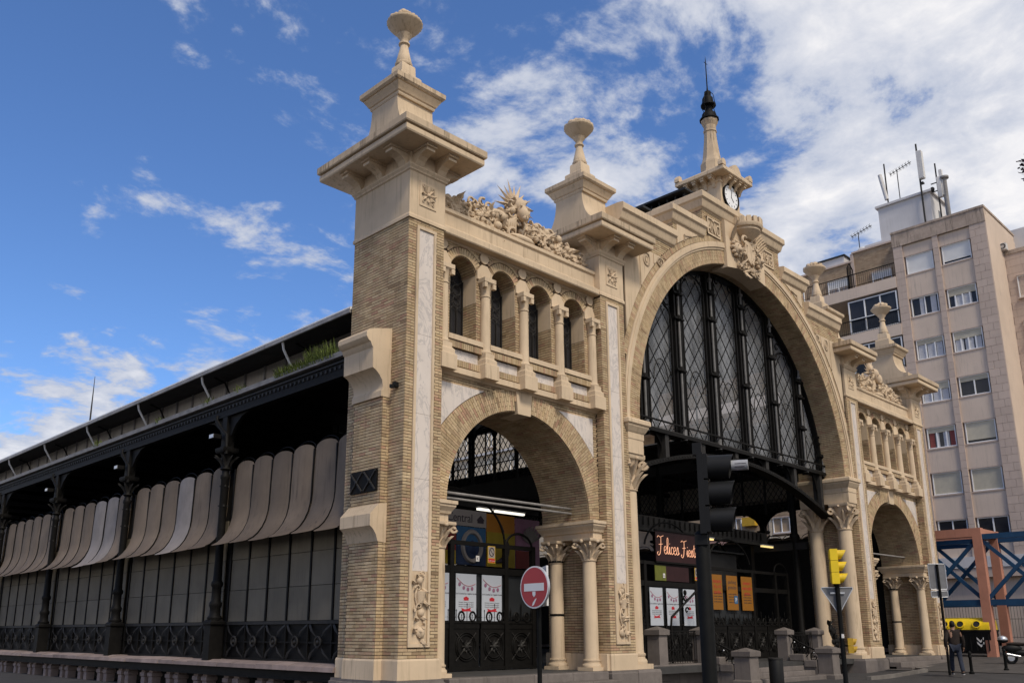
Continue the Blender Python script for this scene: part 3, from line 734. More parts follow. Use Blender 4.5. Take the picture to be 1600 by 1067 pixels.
    for s in (-1, 1):
        pts = [(cx+s*(.5+2.3*t), yb-.16, z0+.55-.42*t+.10*sin(t*9)) for t in [j/16 for j in range(17)]]
        r.tube(pts, [.13-.06*j/16 for j in range(17)], 'relief_stone', 7)
        scroll(r, (cx+s*2.72, yb-.2, z0+.2), .22, 0, s*5.5, .06, 'relief_stone')
        for k in range(4): r.ell((cx+s*(2.45+.1*k), yb-.15, z0+.28-.03*k), (.11, .1, .13), 'relief_stone')
        scroll(r, (cx+s*1.9, yb-.2, z0+.42), .2, 2, s*5.5, .055, 'relief_stone')
    r.box(cx-2.95, cx+2.95, yb-.05, yb+.3, z0-.02, z0+.2, 'stone')
    r.prism([(cx-2.6, z0), (cx+2.6, z0), (cx+1.6, z0+.42), (cx+.45, z0+.85), (cx-.45, z0+.85), (cx-1.6, z0+.42)], 'y', yb-.02, yb+.3, 'relief_stone')
    r.ell((cx+.05, yb-.25, z0+.06), (.5, .18, .13), 'stone', nu=14, nv=6)
    rel = r.build('carved_garland', o, 50)
    h = MB(); hz = z0+1.08
    h.ell((cx, yb-.18, hz), (.21, .22, .25), 'relief_stone', nu=12, nv=9); h.ell((cx, yb-.34, hz-.26), (.14, .18, .28), 'relief_stone', Matrix.Rotation(radians(-20), 3, 'X'), 12, 9)
    h.ell((cx, yb-.44, hz-.46), (.10, .10, .09), 'relief_stone', nu=10, nv=7)
    for s in (-1, 1):
        scroll(h, (cx+s*.30, yb-.22, hz-.02), .22, pi/2-s*.6, -s*5.4, .075, 'relief_stone', n=18)
        h.leaf((cx+s*.18, yb-.25, hz+.05), (s*.9, 0, -.25), (0, -1, 0), .3, .13, 'relief_stone', .2)
        h.ell((cx+s*.12, yb-.42, hz-.1), (.035, .03, .035), 'relief_stone'); h.ell((cx+s*.05, yb-.55, hz-.44), (.02, .02, .015), 'stone_dirty')
        for k in range(4): h.tube([(cx+s*(.1+.05*k), yb-.15, hz-.3-.05*k), (cx+s*(.2+.08*k), yb-.22, hz-.55-.04*k), (cx+s*(.12+.1*k), yb-.18, hz-.85)], [.06, .07, .03], 'relief_stone', 6)
    for k in range(11):
        a = radians(-8+196*k/10); d = Vector((cos(a), 0, sin(a))); e = Vector((-sin(a), 0, cos(a))); c = Vector((cx, yb-.02, hz+.06)); ln = .80 if k % 2 == 0 else .66
        q0, q1 = c+d*.22, c+d*ln
        h.add([q0-e*.085, q0+Vector((0, -.07, 0)), q0+e*.085, q0+Vector((0, .05, 0)), q1], [(0, 1, 4), (1, 2, 4), (2, 3, 4), (3, 0, 4), (3, 2, 1, 0)], 'relief_stone')
    h.build('carved_head', rel, 60)
    return o
bay(1.1); bay(24.484)

# ---- central portal
CX = 15.82; YW = .08; RIN, ZC0 = 6.86, 7.64
mxr = lambda x: 2*CX-x
portal = empty('portal', (0, 0, 0), parent=hall)
b = MB()
top = [(8.255, 13.97), (11.22, 13.97), (11.22, 14.95), (13.1, 14.95), (13.1, 16.1)]
prof = [(8.255, 6.62), (CX-RIN, 6.62), (CX-RIN, ZC0)]+arcp(CX, ZC0, RIN, pi, 0, 96)[1:]+[(CX+RIN, 6.62), (23.384, 6.62)]+[(mxr(x), z) for x, z in top]+top[::-1]
b.prism(prof, 'y', YW, 2.05, 'mortar'); b.build('arch_wall', portal)
inx = lambda x, z: 8.262 < x < 23.378 and not (14.4 < x < 17.08 and z > 13.4)
voussoirs(CX, ZC0, RIN, lambda a: 7.36, YW, 0, pi, .064, .02, .26, inx)
voussoirs(CX, ZC0, 7.66, lambda a: 7.86, YW, radians(15), pi-radians(15), .07, .02, .3, lambda x, z: inx(x, z) and z < 16.08)
intrados(CX, ZC0, RIN, YW, 2.05, 0, pi, .072)
m_ = MB(); NA = 110
for (ra, rb, yo) in ((7.37, 7.45, .045), (7.45, 7.56, .08), (7.56, 7.65, .06)):
    for seg in ((pi, radians(98.5)), (radians(80.0), 0)):
        pts = [a for a in np.linspace(seg[0], seg[1], 50)]
        vs, fs = [], []
        for a in pts:
            for r_, y in ((ra, YW+.02), (ra, YW-yo), (rb, YW-yo), (rb, YW+.02)):
                x, z = CX+r_*cos(a), ZC0+r_*sin(a); x = min(max(x, 8.258), 23.381); vs.append((x, y, z))
        for i in range(len(pts)-1):
            for k in range(3): fs.append((4*i+k, 4*i+k+1, 4*i+5+k, 4*i+4+k))
        m_.add(vs, fs, 'stone')
m_.build('arch_moulding', portal, 40)
def chole(z):
    h = []
    d = 7.87**2-(z-ZC0)**2
    if d > 0: h.append((CX-sqrt(d), CX+sqrt(d)))
    h.append((14.4, 17.08))
    if z > 15.2 and z < 15.86: h += [(13.38, 14.2), (17.2, 18.0)]
    return h
brick_field((0, YW, 0), (1, 0), (0, -1), 15.0, 16.08, spans_circle(13.1, mxr(13.1), chole))
brick_field((0, YW, 0), (1, 0), (0, -1), 13.95, 14.94, spans_circle(11.22, mxr(11.22), chole))
brick_field((0, YW, 0), (1, 0), (0, -1), 13.35, 13.95, spans_circle(8.26, mxr(8.26), chole))
for xx, z0, z1 in ((13.1, 15.0, 16.08), (11.22, 14.0, 14.94)):
    brick_field((xx, 0, 0), (0, 1), (-1, 0), z0, z1, lambda z: [(YW, 2.0)])
# tympanum panels with incised letters
def tymp(sg, x0, x1, z1, name):
    xs_ = np.linspace(x0, x1, 16); R_ = 7.88
    pts = [(x, ZC0+sqrt(max(0, R_*R_-(CX-x)**2))) for x in xs_]; pts = [(x, min(z, z1)) for x, z in pts]
    poly = pts+[(x1, z1), (x0, z1)] if pts[-1][1] < z1-.01 else pts+[(x0, z1)]
    if sg > 0: poly = [(mxr(x), z) for x, z in poly]
    k = MB(); k.prism(poly, 'y', YW-.035, YW+.05, 'stone'); return k.build(name, portal)
for sg in (-1, 1):
    t = tymp(sg, 8.45, 10.9, 13.38, 'tympanum_panel')
    f = MB(); X = (lambda x: x) if sg < 0 else mxr
    for x in (9.25, 10.0): f.box(min(X(x), X(x+.06)), max(X(x), X(x+.06)), YW-.06, YW, ZC0+sqrt(7.9**2-(CX-x)**2)+.05, 13.36, 'stone')
    for x in (9.62, 10.38):
        z = 13.08 if x < 10 else 13.2; q = .22 if x < 10 else .13
        f.tube([(X(x)+.17*cos(a), YW-.04, z-.02+q*sin(a)) for a in [2*pi*j/18 for j in range(18)]], .03, 'stone_dirty', 6, True)
        f.tube([(X(x)+.06*cos(a), YW-.04, z-.02+q*.5*sin(a)) for a in [2*pi*j/12 for j in range(12)]], .02, 'stone_dirty', 6, True)
    f.build('panel_ornament', t, 40)
    t = tymp(sg, 11.45, 12.9, 14.9, 'tympanum_panel'); f = MB()
    xm = X(11.85); f.bar((xm, YW-.045, 14.62), (X(12.3), YW-.045, 14.72), .05, .05, 'stone_dirty'); f.bar((xm, YW-.045, 14.62), (xm, YW-.045, 14.38), .05, .05, 'stone_dirty')
    f.build('panel_ornament', t)
for xc, s in ((13.79, 'AÑO'), (17.6, '1903')):
    k = MB(); k.box(xc-.42, xc+.42, YW-.03, YW+.03, 15.2, 15.87, 'stone_ground')
    for a in (xc-.42, xc+.36): k.box(a, a+.06, YW-.06, YW, 15.2, 15.87, 'stone')
    for a in (15.2, 15.81): k.box(xc-.42, xc+.42, YW-.058, YW, a, a+.06, 'stone')
    pl = k.build('date_panel', portal); txt('lettering', s, (xc, YW-.045, 15.29), .62, pl, 'stone', .02, sx=.62 if s[0] == 'A' else .56)
# stepped cornices
def corn(x0, x1, z0, z1, nm='gable_cornice', ends=(1, 1)):
    k = MB(); h = z1-z0
    prof = [(0., z0), (.02, z0), (.04, z0+.06*h), (.08, z0+.10*h), (.10, z0+.16*h), (.16, z0+.52*h), (.18, z0+.55*h), (.20, z0+.58*h), (.22, z0+.62*h), (.22, z0+.95*h), (.20, z0+h), (0, z0+h+.03)]
    vs, fs = [], []
    for o_, z in prof:
        l, r = x0-(o_ if ends[0] else 0), x1+(o_ if ends[1] else 0)
        vs += [(l, YW-o_, z), (r, YW-o_, z), (r, 2.05, z), (l, 2.05, z)]
    for i in range(len(prof)-1):
        for q in range(4): fs.append((4*i+q, 4*i+(q+1) % 4, 4*i+4+(q+1) % 4, 4*i+4+q))
    fs += [(3, 2, 1, 0), tuple(4*(len(prof)-1)+q for q in range(4))]
    nb = max(1, round((x1-x0)/1.05)); o_ = None
    for i in range(nb):
        a, b = x0+(x1-x0)*i/nb, x0+(x1-x0)*(i+1)/nb; k = MB(); jit = random.uniform(-.003, .003)
        la, rb = (ends[0] if i == 0 else 0), (ends[1] if i == nb-1 else 0)
        v2 = []
        for q_, z in prof: l, r = a+.003-(q_ if la else 0), b-.003+(q_ if rb else 0); v2 += [(l, YW-q_+jit, z), (r, YW-q_+jit, z), (r, 2.05, z), (l, 2.05, z)]
        k.add(v2, fs, 'stone'); o_ = k.build(nm, portal)
    return o_
corn(8.26, 11.22, 13.95, 14.52, ends=(0, 0)); corn(mxr(11.22), 23.38, 13.95, 14.52, ends=(0, 0))
corn(11.22, 13.1, 14.92, 15.48, ends=(1, 0)); corn(mxr(13.1), mxr(11.22), 14.92, 15.48, ends=(0, 1))
corn(13.1, mxr(13.1), 16.06, 16.66)
# keystone plaque with carving and bowl
k = MB(); k.prism([(14.4, 14.22), (15.1, 14.36), (15.74, 14.40), (16.4, 14.36), (17.08, 14.22), (17.08, 16.05), (14.4, 16.05)], 'y', YW-.14, YW+.5, 'stone')
kp = k.build('keystone_plaque', portal)
k = MB(); rn = random.Random(11); kx = 15.74
for i in range(46):
    t = rn.random(); z = 14.25+1.2*t; x = kx+rn.uniform(-1, 1)*(.55+.35*abs(t-.5)); s = rn.uniform(.09, .16); a = rn.uniform(0, 2*pi); y = YW-.2-.12*rn.random()
    q = rn.random()
    if q < .5: k.leaf((x, y, z), (cos(a), -.3, sin(a)), (0, -1, 0), s*2.3, s*1.2, 'relief_stone', .4)
    elif q < .75: k.ell((x, y, z), (s*.8, s*.8, s*.8), 'relief_stone', nu=8, nv=6)
    else: scroll(k, (x, y-.03, z), s*1.2, a, 5.2, s*.3, 'relief_stone')
k.prism([(kx-.32, 15.5), (kx-.38, 15.1), (kx-.2, 14.75), (kx, 14.62), (kx+.2, 14.75), (kx+.38, 15.1), (kx+.32, 15.5)], 'y', YW-.36, YW-.1, 'relief_stone')
for s in (-1, 1):
    k.ell((kx+s*.78, YW-.24, 15.05), (.20, .16, .24), 'relief_stone', nu=12, nv=9); k.ell((kx+s*.78, YW-.37, 14.98), (.10, .09, .09), 'relief_stone', nu=9, nv=7)
    for q in range(10): k.ell((kx+s*.78+.25*cos(q*.63), YW-.22, 15.07+.28*sin(q*.63)), (.07, .09, .07), 'relief_stone', nu=6, nv=5)
    for q in (-1, 1): k.ell((kx+s*.78+q*.09, YW-.37, 15.12), (.03, .03, .03), 'stone_dirty', nu=6, nv=5)
    for q in range(6): k.leaf((kx+s*(.95-.06*q), YW-.18, 15.35+.08*q), (s*.5, -.3, .8), (0, -1, 0), .42, .13, 'relief_stone', .25)
    scroll(k, (kx+s*.42, YW-.36, 15.45), .2, 0, s*5.5, .055, 'relief_stone')
k.build('carved_arms', kp, 50)
k = MB(); k.lathe([(.22, 15.62), (.30, 15.68), (.48, 15.82), (.56, 15.9), (.56, 15.98), (.62, 16.0), (.66, 16.08), (.66, 16.14), (.60, 16.16)], (kx, YW-.18, 0), 'stone', 28)
for i in range(9):
    a = pi+pi*i/8; k.prism([(kx+.5*cos(a-.13), YW-.18+.5*sin(a-.13)), (kx+.66*cos(a-.13), YW-.18+.66*sin(a-.13)), (kx+.66*cos(a+.13), YW-.18+.66*sin(a+.13)), (kx+.5*cos(a+.13), YW-.18+.5*sin(a+.13))], 'z', 16.14, 16.36, 'stone')
k.build('bowl_finial', kp, 35)
# imposts and giant columns
for s in (-1, 1):
    xin = CX+s*RIN; xo = 8.255 if s < 0 else 23.384; x0, x1 = min(xin, xo), max(xin, xo)
    k = MB(); k.rings([(.014, 6.615), (.014, 7.02), (.03, 7.05), (.03, 7.22), (.06, 7.26), (.14, 7.40), (.14, 7.44), (.19, 7.48), (.19, 7.58), (.17, 7.62), (.02, 7.66)], x0, x1, .0, 2.07, 'stone'); k.build('impost', portal)
    for yy in (.42, 1.62): stone_column(xo-s*.42, yy, .58, 6.62, .30, 1.08, .80, portal, 'giant_column')
    k = MB(); k.rings([(.10, -.05), (.10, .5), (.07, .577)], min(xo, xo-s*.85), max(xo, xo-s*.85), -.05, 2.15, 'granite'); k.build('base_stone', portal)
    k = MB(); k.rings([(0, .58), (0, 1.0), (-.02, 1.013)], min(xo, xo-s*.1), max(xo, xo-s*.1), .02, 2.2, 'stone'); k.build('plinth', portal)
# clock turret and spire
t = MB(); t.rings([(0, 16.55), (0, 18.05), (.04, 18.08), (.04, 18.14), (.0, 18.16), (0, 18.3)], 15.16, 16.48, .45, 1.78, 'stone'); tur = t.build('clock_turret', portal)
t = MB(); t.rings([(.36, 18.30), (.40, 18.33), (.40, 18.45), (.37, 18.5), (.05, 18.62)], 15.16, 16.48, .45, 1.78, 'stone'); t.build('turret_cornice', tur)
for i in range(4):
    q = .12+i*.36
    for sx, xf in ((-1, 15.16), (1, 16.48)):
        t = MB(); bracket_x(t, .45+q+.12, xf, 18.31, .33, .13, sx); t.build('bracket', tur)
    t = MB(); bracket_y(t, 15.16+q+.12, .45, 18.31, .33, .13); t.build('bracket', tur)
for sx in (14.86, 16.78):
    for sy in (.15, 2.08):
        t = MB(); t.prism([(sx-.13, 18.5), (sx+.13, 18.5), (sx+.13, 18.62), (sx+.07, 18.74), (sx-.07, 18.74), (sx-.13, 18.62)], 'y', sy-.1, sy+.1, 'stone'); t.build('acroterion', tur)
t = MB(); t.prism([(15.82-.36, 18.5), (15.82+.36, 18.5), (15.82+.2, 18.78), (15.82, 18.86), (15.82-.2, 18.78)], 'y', .1, .3, 'stone'); t.build('acroterion', tur)
t = MB(); ck = (15.82, .45, 17.62)
t.add([(ck[0]+r_*cos(a), ck[1]-y, ck[2]+r_*sin(a)) for r_, y in ((.55, 0), (.55, .06), (.535, .08), (.49, .08), (.46, .04)) for a in [2*pi*j/36 for j in range(36)]],
      [(i*36+j, i*36+(j+1) % 36, (i+1)*36+(j+1) % 36, (i+1)*36+j) for i in range(4) for j in range(36)], 'iron')
t.prism([(ck[0]+.475*cos(a), ck[2]+.475*sin(a)) for a in [2*pi*j/36 for j in range(36)]], 'y', .40, .46, 'clock_face'); clk = t.build('clock', tur, 40)
t = MB()
for j in range(12):
    a = j*pi/6; t.bar((ck[0]+.34*cos(a), .395, ck[2]+.34*sin(a)), (ck[0]+.41*cos(a), .395, ck[2]+.41*sin(a)), .022, .008, 'iron_grey', (0, 1, 0))
t.bar((ck[0], .392, ck[2]), (ck[0]+.16, .392, ck[2]-.17), .028, .008, 'iron', (0, 1, 0)); t.bar((ck[0], .388, ck[2]), (ck[0]+.08, .388, ck[2]+.34), .02, .008, 'iron', (0, 1, 0)); t.build('clock_hands', clk)
t = MB(); t.lathe([(.62, 18.55), (.56, 18.72), (.50, 18.8), (.46, 18.95), (.46, 19.25), (.42, 19.32), (.40, 19.36), (.36, 19.5), (.32, 19.8), (.265, 20.3), (.24, 20.65), (.27, 20.68), (.27, 20.74), (.24, 20.78), (.25, 20.95), (.30, 21.05), (.335, 21.12), (.335, 21.2), (.2, 21.25)], (15.82, 1.12, 0), 'stone_dirty', 8); sp = t.build('spire', tur, 20)
t = MB(); z = 21.2
t.lathe([(.12, z), (.38, z+.02), (.38, z+.07), (.30, z+.1), (.27, z+.3), (.24, z+.34), (.16, z+.38), (.15, z+.62), (.30, z+.66), (.30, z+.72), (.22, z+.76), (.20, z+1.0), (.16, z+1.06), (.13, z+1.1), (.13, z+1.3), (.04, z+1.36), (.025, z+1.5), (.018, z+2.7), (.002, z+2.95)], (15.82, 1.12, 0), 'iron', 14)
for a in range(4): t.tube([(15.82+.33*cos(a*1.57), 1.12+.33*sin(a*1.57), z+.1), (15.82+.22*cos(a*1.57), 1.12+.22*sin(a*1.57), z+.5), (15.82+.30*cos(a*1.57), 1.12+.3*sin(a*1.57), z+.7), (15.82+.24*cos(a*1.57), 1.12+.24*sin(a*1.57), z+1.1), (15.82+.12*cos(a*1.57), 1.12+.12*sin(a*1.57), z+1.25)], .014, 'iron', 5)
t.bar((15.70, 1.12, z+2.62), (15.94, 1.12, z+2.62), .016, .016, 'iron'); t.build('lightning_rod', sp, 35)

# ---- giant iron and glass window
YG = 1.05; z0w = 7.95; RW = 6.9
def inarch(x, z, r=RW): return z >= z0w and ((z < ZC0) or (x-CX)**2+(z-ZC0)**2 < r*r)
win = empty('arch_window', (0, 0, 0), parent=hall)
def pane(xa, xb):
    n = 14; xs_ = np.linspace(xa, xb, n+1); q = MB()
    tp = [(x, max(z0w+.02, ZC0+sqrt(max(.0, (RW-.03)**2-(x-CX)**2)))) for x in xs_]
    q.prism([(xa, z0w), (xb, z0w)]+tp[::-1], 'y', YG+.10, YG+.112, 'hall_glass', cap=False); q.f = [tuple(range(2+len(tp)))]; q.m = [0]; q.v = q.v[:2+len(tp)]; return q.build('glass_pane', win)
mull = [CX-RW+.06]+[CX+d for d in (-5.33, -3.2, -1.07, 1.07, 3.2, 5.33)]+[CX+RW-.06]
ztop = lambda x: ZC0+sqrt(max(0, RW*RW-(x-CX)**2))
for i in range(7):
    xa, xb = mull[i], mull[i+1]; pn = pane(xa, xb); ia, ib = xa+(.36 if i else .05), xb-(.36 if i < 6 else .05)
    q = MB(); st = .84; y = YG-.02
    hc = min(ztop(ia), ztop(ib)) if 0 < i < 6 else min(ztop(xa+.2), ztop(xb-.2))
    hd = hc-.35-(ib-ia)*.15
    for s in (-1, 1):
        c = -30.
        while c < 30:
            run = []; 
            for k in range(0, 161):
                x = ia+(ib-ia)*k/160; z = z0w+.35+c*st+s*(x-ia)*1.32
                lim = min(hd+.5*sqrt(max(0, 1-((x-(ia+ib)/2)/((ib-ia)/2))**2)), ztop(x)-.1)
                if z0w+.05 < z < lim: run.append((x, z))
                else:
                    if len(run) > 2: q.bar((run[0][0], y+s*.012, run[0][1]), (run[-1][0], y+s*.012, run[-1][1]), (.021), .024, 'iron')
                    run = []
            if len(run) > 2: q.bar((run[0][0], y+s*.012, run[0][1]), (run[-1][0], y+s*.012, run[-1][1]), .021, .024, 'iron')
            c += 1
    mid = (ia+ib)/2; hw = (ib-ia)/2
    if 0 < i < 6:
        q.tube([(mid+hw*cos(a), y, hd+.12+.5*sin(a)) for a in [pi*j/14 for j in range(15)]], .035, 'iron', 6)
        for xx in (ia, ib): q.bar((xx, y, z0w), (xx, y, hd+.12), .06, .08, 'iron')
        for s in (-1, 1): scroll(q, (mid+s*hw*.62, y-.02, min(hd+.75, ztop(mid+s*hw*.62)-.3)), .2, 0, s*5.5, .03, 'iron')
        for zz in (z0w+1.2,): q.tube([(mid+.4*cos(a), y, zz+.5+.75*sin(a)) for a in [pi*j/12 for j in range(13)]], .02, 'iron_grey', 5)
    q.build('lattice', pn)
for i, x in enumerate(mull):
    q = MB(); zt = ztop(x) if 0 < i < 7 else z0w+1.6
    for dx in (-.18, .18): q.box(x+dx-.042, x+dx+.042, YG-.10, YG+.14, 7.7, min(ztop(x+dx), zt)-.02, 'iron')
    q.lathe([(.09, 7.75), (.09, 8.1), (.045, 8.15), (.045, zt-.45), (.1, zt-.4), (.1, zt-.34), (.05, zt-.3), (.05, zt-.03)], (x, YG-.12, 0), 'iron_highlight', 10)
    for zz in [z0w+f*(zt-z0w) for f in (.38, .70, .86)]: q.box(x-.28, x+.28, YG-.17, YG-.06, zz, zz+.07, 'iron'); q.lathe([(.03, zz-.1), (.11, zz), (.11, zz+.09), (.03, zz+.18)], (x, YG-.12, 0), 'iron', 10)
    q.build('mullion', win, 35)
q = MB()
vs, fs = [], []
A = np.linspace(0, pi, 81)
for a in A:
    for r_, y in ((RW+.02, YG-.12), (RW-.16, YG-.12), (RW-.16, YG+.14), (RW+.02, YG+.14)): vs.append((CX+r_*cos(a), y, ZC0+r_*sin(a)))
for i in range(80):
    for k in range(4): fs.append((4*i+k, 4*i+(k+1) % 4, 4*i+4+(k+1) % 4, 4*i+4+k))
q.add(vs, fs, 'iron'); q.build('arch_frame', win)
q = MB(); x0, x1 = CX-6.95, CX+6.95
q.box(x0, x1, YG-.22, YG+.22, 7.78, 7.9, 'iron'); q.box(x0, x1, YG-.15, YG+.15, 7.90, 7.95, 'iron_grey'); q.bar((x0, YG-.2, 8.18), (x1, YG-.2, 8.18), .05, .05, 'iron')
zl = lambda x: 6.05+1.38*(1-((x-CX)/6.95)**2)
xs_ = np.linspace(x0, x1, 41)
for a, c in zip(xs_[:-1], xs_[1:]):
    q.prism([(a, zl(a)), (c, zl(c)), (c, zl(c)+.14), (a, zl(a)+.14)], 'y', YG-.2, YG+.2, 'iron')
for x in np.linspace(x0+.5, x1-.5, 7):
    if 7.78-zl(x) > .25:
        h = 7.78-zl(x)-.1; q.box(x-.10, x+.10, YG-.16, YG+.16, zl(x)+.1, 7.8, 'iron_grey')
        for s in (-1, 1): q.prism([(x+s*.10, 7.78), (x+s*.45, 7.78), (x+s*.25, 7.78-h*.25), (x+s*.14, 7.78-h*.5), (x+s*.14, zl(x)+.1+h*.3), (x+s*.3, zl(x+s*.3)+.1), (x+s*.10, zl(x)+.1)], 'y', YG-.03, YG+.03, 'iron')
for x in np.linspace(x0, x1, 90): q.ell((x, YG-.21, zl(x)+.07), (.022, .02, .022), 'iron_grey', nu=5, nv=4)
q.build('iron_girder', hall)

# ------------------------------------------------------------------ market wings (iron columns, awnings, panels)
def wing(left, y_end, detail):
    X = (lambda x: x) if left else (lambda x: W_-x)
    wg = empty('market_wing', (0, 0, 0), parent=hall)
    sgn = 1 if left else -1
    def bx(mb, x0, x1, *a): mb.box(min(X(x0), X(x1)), max(X(x0), X(x1)), *a)
    ys0 = 1.46
    cols = [y for y in [7.6+6.7*k for k in range(12)] if y < y_end]
    # stone ledge: separate slabs; piers and iron beam below
    y = ys0; rn = random.Random(3)
    while y < y_end:
        ln = rn.uniform(.65, 1.3); q = MB(); zt = .875+rn.uniform(-.012, .012)
        q.prism([(X(-.62+rn.uniform(-.02, .02)), .72), (X(.3), .72), (X(.3), zt), (X(-.35), zt), (X(-.60), zt-.06)], 'y', y+.008, min(y_end, y+ln)-.008, 'ledge_stone'); q.build('ledge_slab', wg); y += ln
    q = MB(); bx(q, -.48, .1, ys0, y_end, .50, .715, 'iron'); bx(q, -.52, -.47, ys0, y_end, .50, .53, 'iron'); q.build('iron_beam', wg)
    q = MB(); bx(q, .55, .6, ys0, y_end, -.3, .6, 'dark_wall'); q.build('basement_wall', wg)
    y = 2.7; k0 = None
    while y < min(y_end, 45):
        for dy in ((0,) if not detail else (0, .52)):
            q = MB(); q.rings([(.0, -.1), (0, .30), (.03, .33), (.03, .42), (0, .44), (0, .5)], min(X(-.38), X(-.12)), max(X(-.38), X(-.12)), y+dy-.12, y+dy+.12, 'ledge_stone'); q.build('pier', wg)
        y += 1.68
    # lattice parapet units
    lat = None; panel = {}; sheet = None
    bays = [(ys0, cols[0])]+list(zip(cols[:-1], cols[1:]))
    for bi, (ya, yb) in enumerate(bays):
        ya2, yb2 = (ya if bi == 0 else ya+.16), yb-.16
        n = 6; wd = (yb2-ya2)/n
        q = MB(); bx(q, .10, .14, ya, yb, .87, 6.0, 'soffit'); bx(q, -.03, .06, ya2, yb2, 1.76, 1.84, 'iron_grey'); bx(q, -.03, .06, ya2, yb2, .875, .93, 'iron'); bx(q, -.02, .02, ya2, yb2, 1.31, 1.345, 'iron'); q.build('frame', wg)  # dark sheet behind is added backing that stops daylight leaking between panels
        for k in range(n):
            y0 = ya2+k*wd
            if lat is None or bi == 0 or abs(wd-lat_w) > .01:
                q = MB(); lat_w = wd; c = (X(-.01), y0+wd/2, 1.34)
                q.box(min(X(.03), X(.055)), max(X(.03), X(.055)), y0, y0+wd, .9, 1.78, 'iron')
                for s in (-1, 1):
                    for t in (-1, 1):
                        a = Vector((X(.0), c[1]+s*wd*.46, c[2]+t*.42)); b2 = Vector((X(-.02), c[1]+s*.07, c[2]+t*.08)); md = (a+b2)/2
                        q.add([a+Vector((0, -.05, 0)), a+Vector((0, .05, 0)), md+Vector((-sgn*.05, 0.05, 0)), b2, md+Vector((-sgn*.05, -.05, 0)), md+Vector((-sgn*.07, 0, 0))], [(0, 1, 5), (1, 2, 5), (2, 3, 5), (3, 4, 5), (4, 0, 5)], 'iron_grey')
                q.tube([(X(-.05), c[1]+.12*cos(a), c[2]+.12*sin(a)) for a in [2*pi*j/14 for j in range(14)]], .028, 'iron_grey', 6, True)
                q.ell((X(-.05), c[1], c[2]), (.04, .05, .05), 'iron_grey')
                q.bar((X(.0), y0+wd, .9), (X(.0), y0+wd, 1.78), .05, .05, 'iron')
                latp = q.build('lattice_unit', wg, 40); lat = latp; lat_y = y0
            else: inst(lat, wg, (0, y0-lat_y, 0))
            # wall panels, three to a column of the grid
            for (za, zb) in ((1.845, 2.66), (2.665, 3.48), (3.485, 4.6)):
                key = (za, round(wd, 3))
                if key not in panel:
                    q = MB(); bx(q, .0, .03, y0+.035, y0+wd-.035, za+.004, zb-.004, 'panel'); panel[key] = (q.build('wall_panel', wg), y0)
                else: inst(panel[key][0], wg, (rn.uniform(-.006, .006), y0-panel[key][1], 0))
            # curved awning sheets
            key = ('s', round(wd, 3))
            if key not in panel:
                prof = [(-.06, 6.0), (-.075, 5.6), (-.085, 5.2), (-.09, 4.85), (-.11, 4.62), (-.16, 4.42), (-.25, 4.22), (-.37, 4.05), (-.50, 3.93), (-.63, 3.86)]
                vs, fs = [], []; K = 12
                for j, (px_, pz) in enumerate(prof):
                    for i in range(K+1):
                        v = i/K; u = 2*v-1; sc = 1-u*u; z = pz; x_ = px_-.035*sc
                        if j == 0: z += .17*sqrt(max(0, sc))
                        if j == len(prof)-1: x_ -= .11*sqrt(max(0, sc)); z -= .055*sqrt(max(0, sc))
                        vs.append((X(x_), y0+.012+(wd-.024)*v, z))
                m_ = len(vs); vs += [(x+sgn*.018, y, z) for x, y, z in vs]
                for j in range(len(prof)-1):
                    for i in range(K):
                        a = j*(K+1)+i; f = (a, a+1, a+K+2, a+K+1); fs.append(f); fs.append(tuple(m_+t for t in f[::-1]))
                q = MB(); q.add(vs, fs, 'awning')
                q.tube([(X(px_-.015), y0, pz) for px_, pz in prof], .014, 'iron', 5)
                panel[key] = (q.build('awning_sheet', wg, 40), y0)
            else:
                c = inst(panel[key][0], wg, (rn.uniform(-.015, .015), y0-panel[key][1], rn.uniform(-.02, .02)))
                if detail and ((bi == 1 and k == 2) or (bi == 2 and k in (1, 2))):
                    c.data = c.data.copy(); c.data.materials[0] = MATS['awning_grey']; c.location.z -= .04
        q = MB()
        for k in range(1, n+1): bx(q, -.035, .06, ya2+k*wd-.03, ya2+k*wd+.03, 1.84, 4.4, 'iron'); bx(q, -.1, .02, ya2+k*wd-.02, ya2+k*wd+.02, 4.3, 6.02, 'iron')
        for k in range(n): q.tube([(X(.0), ya2+(k+.5)*wd+wd*.47*cos(a), 6.02+.26*sin(a)) for a in [pi*j/10 for j in range(11)]], .018, 'iron', 5)
        q.build('awning_ribs', wg, 40)
    proto = None
    for yc in cols:
        if proto is None:
            c = MB(); o = (X(-.30), yc, 0)
            c.box(o[0]-.19, o[0]+.19, yc-.17, yc+.17, .86, 1.75, 'iron')
            c.rings([(.19, 1.75), (.22, 1.78), (.22, 1.84), (.16, 1.9)], o[0], o[0], yc, yc, 'iron')
            c.lathe([(.19, 1.88), (.2, 1.95), (.15, 2.02), (.14, 2.2), (.17, 2.26), (.17, 2.34), (.13, 2.4), (.125, 2.75), (.16, 2.8), (.16, 2.88), (.12, 2.94), (.11, 3.4), (.105, 5.7), (.13, 5.75), (.13, 5.82), (.1, 5.86), (.1, 5.98)], o, 'iron', 18)
            for a in (0.8, 2.6, 4.4, 5.8):
                for zz in (4.95, 5.5): c.box(o[0]+.11*cos(a)-.02, o[0]+.11*cos(a)+.02, yc+.11*sin(a)-.02, yc+.11*sin(a)+.02, zz, zz+.05, 'iron_grey')
            col_ = c.build('iron_column', wg, 40)
            k = MB(); k.lathe([(.1, 5.96), (.16, 6.0), (.12, 6.06), (.11, 6.15), (.15, 6.4), (.2, 6.46)], o, 'iron', 16); k.rings([(.2, 6.45), (.24, 6.5), (.24, 6.6)], o[0], o[0], yc, yc, 'iron')
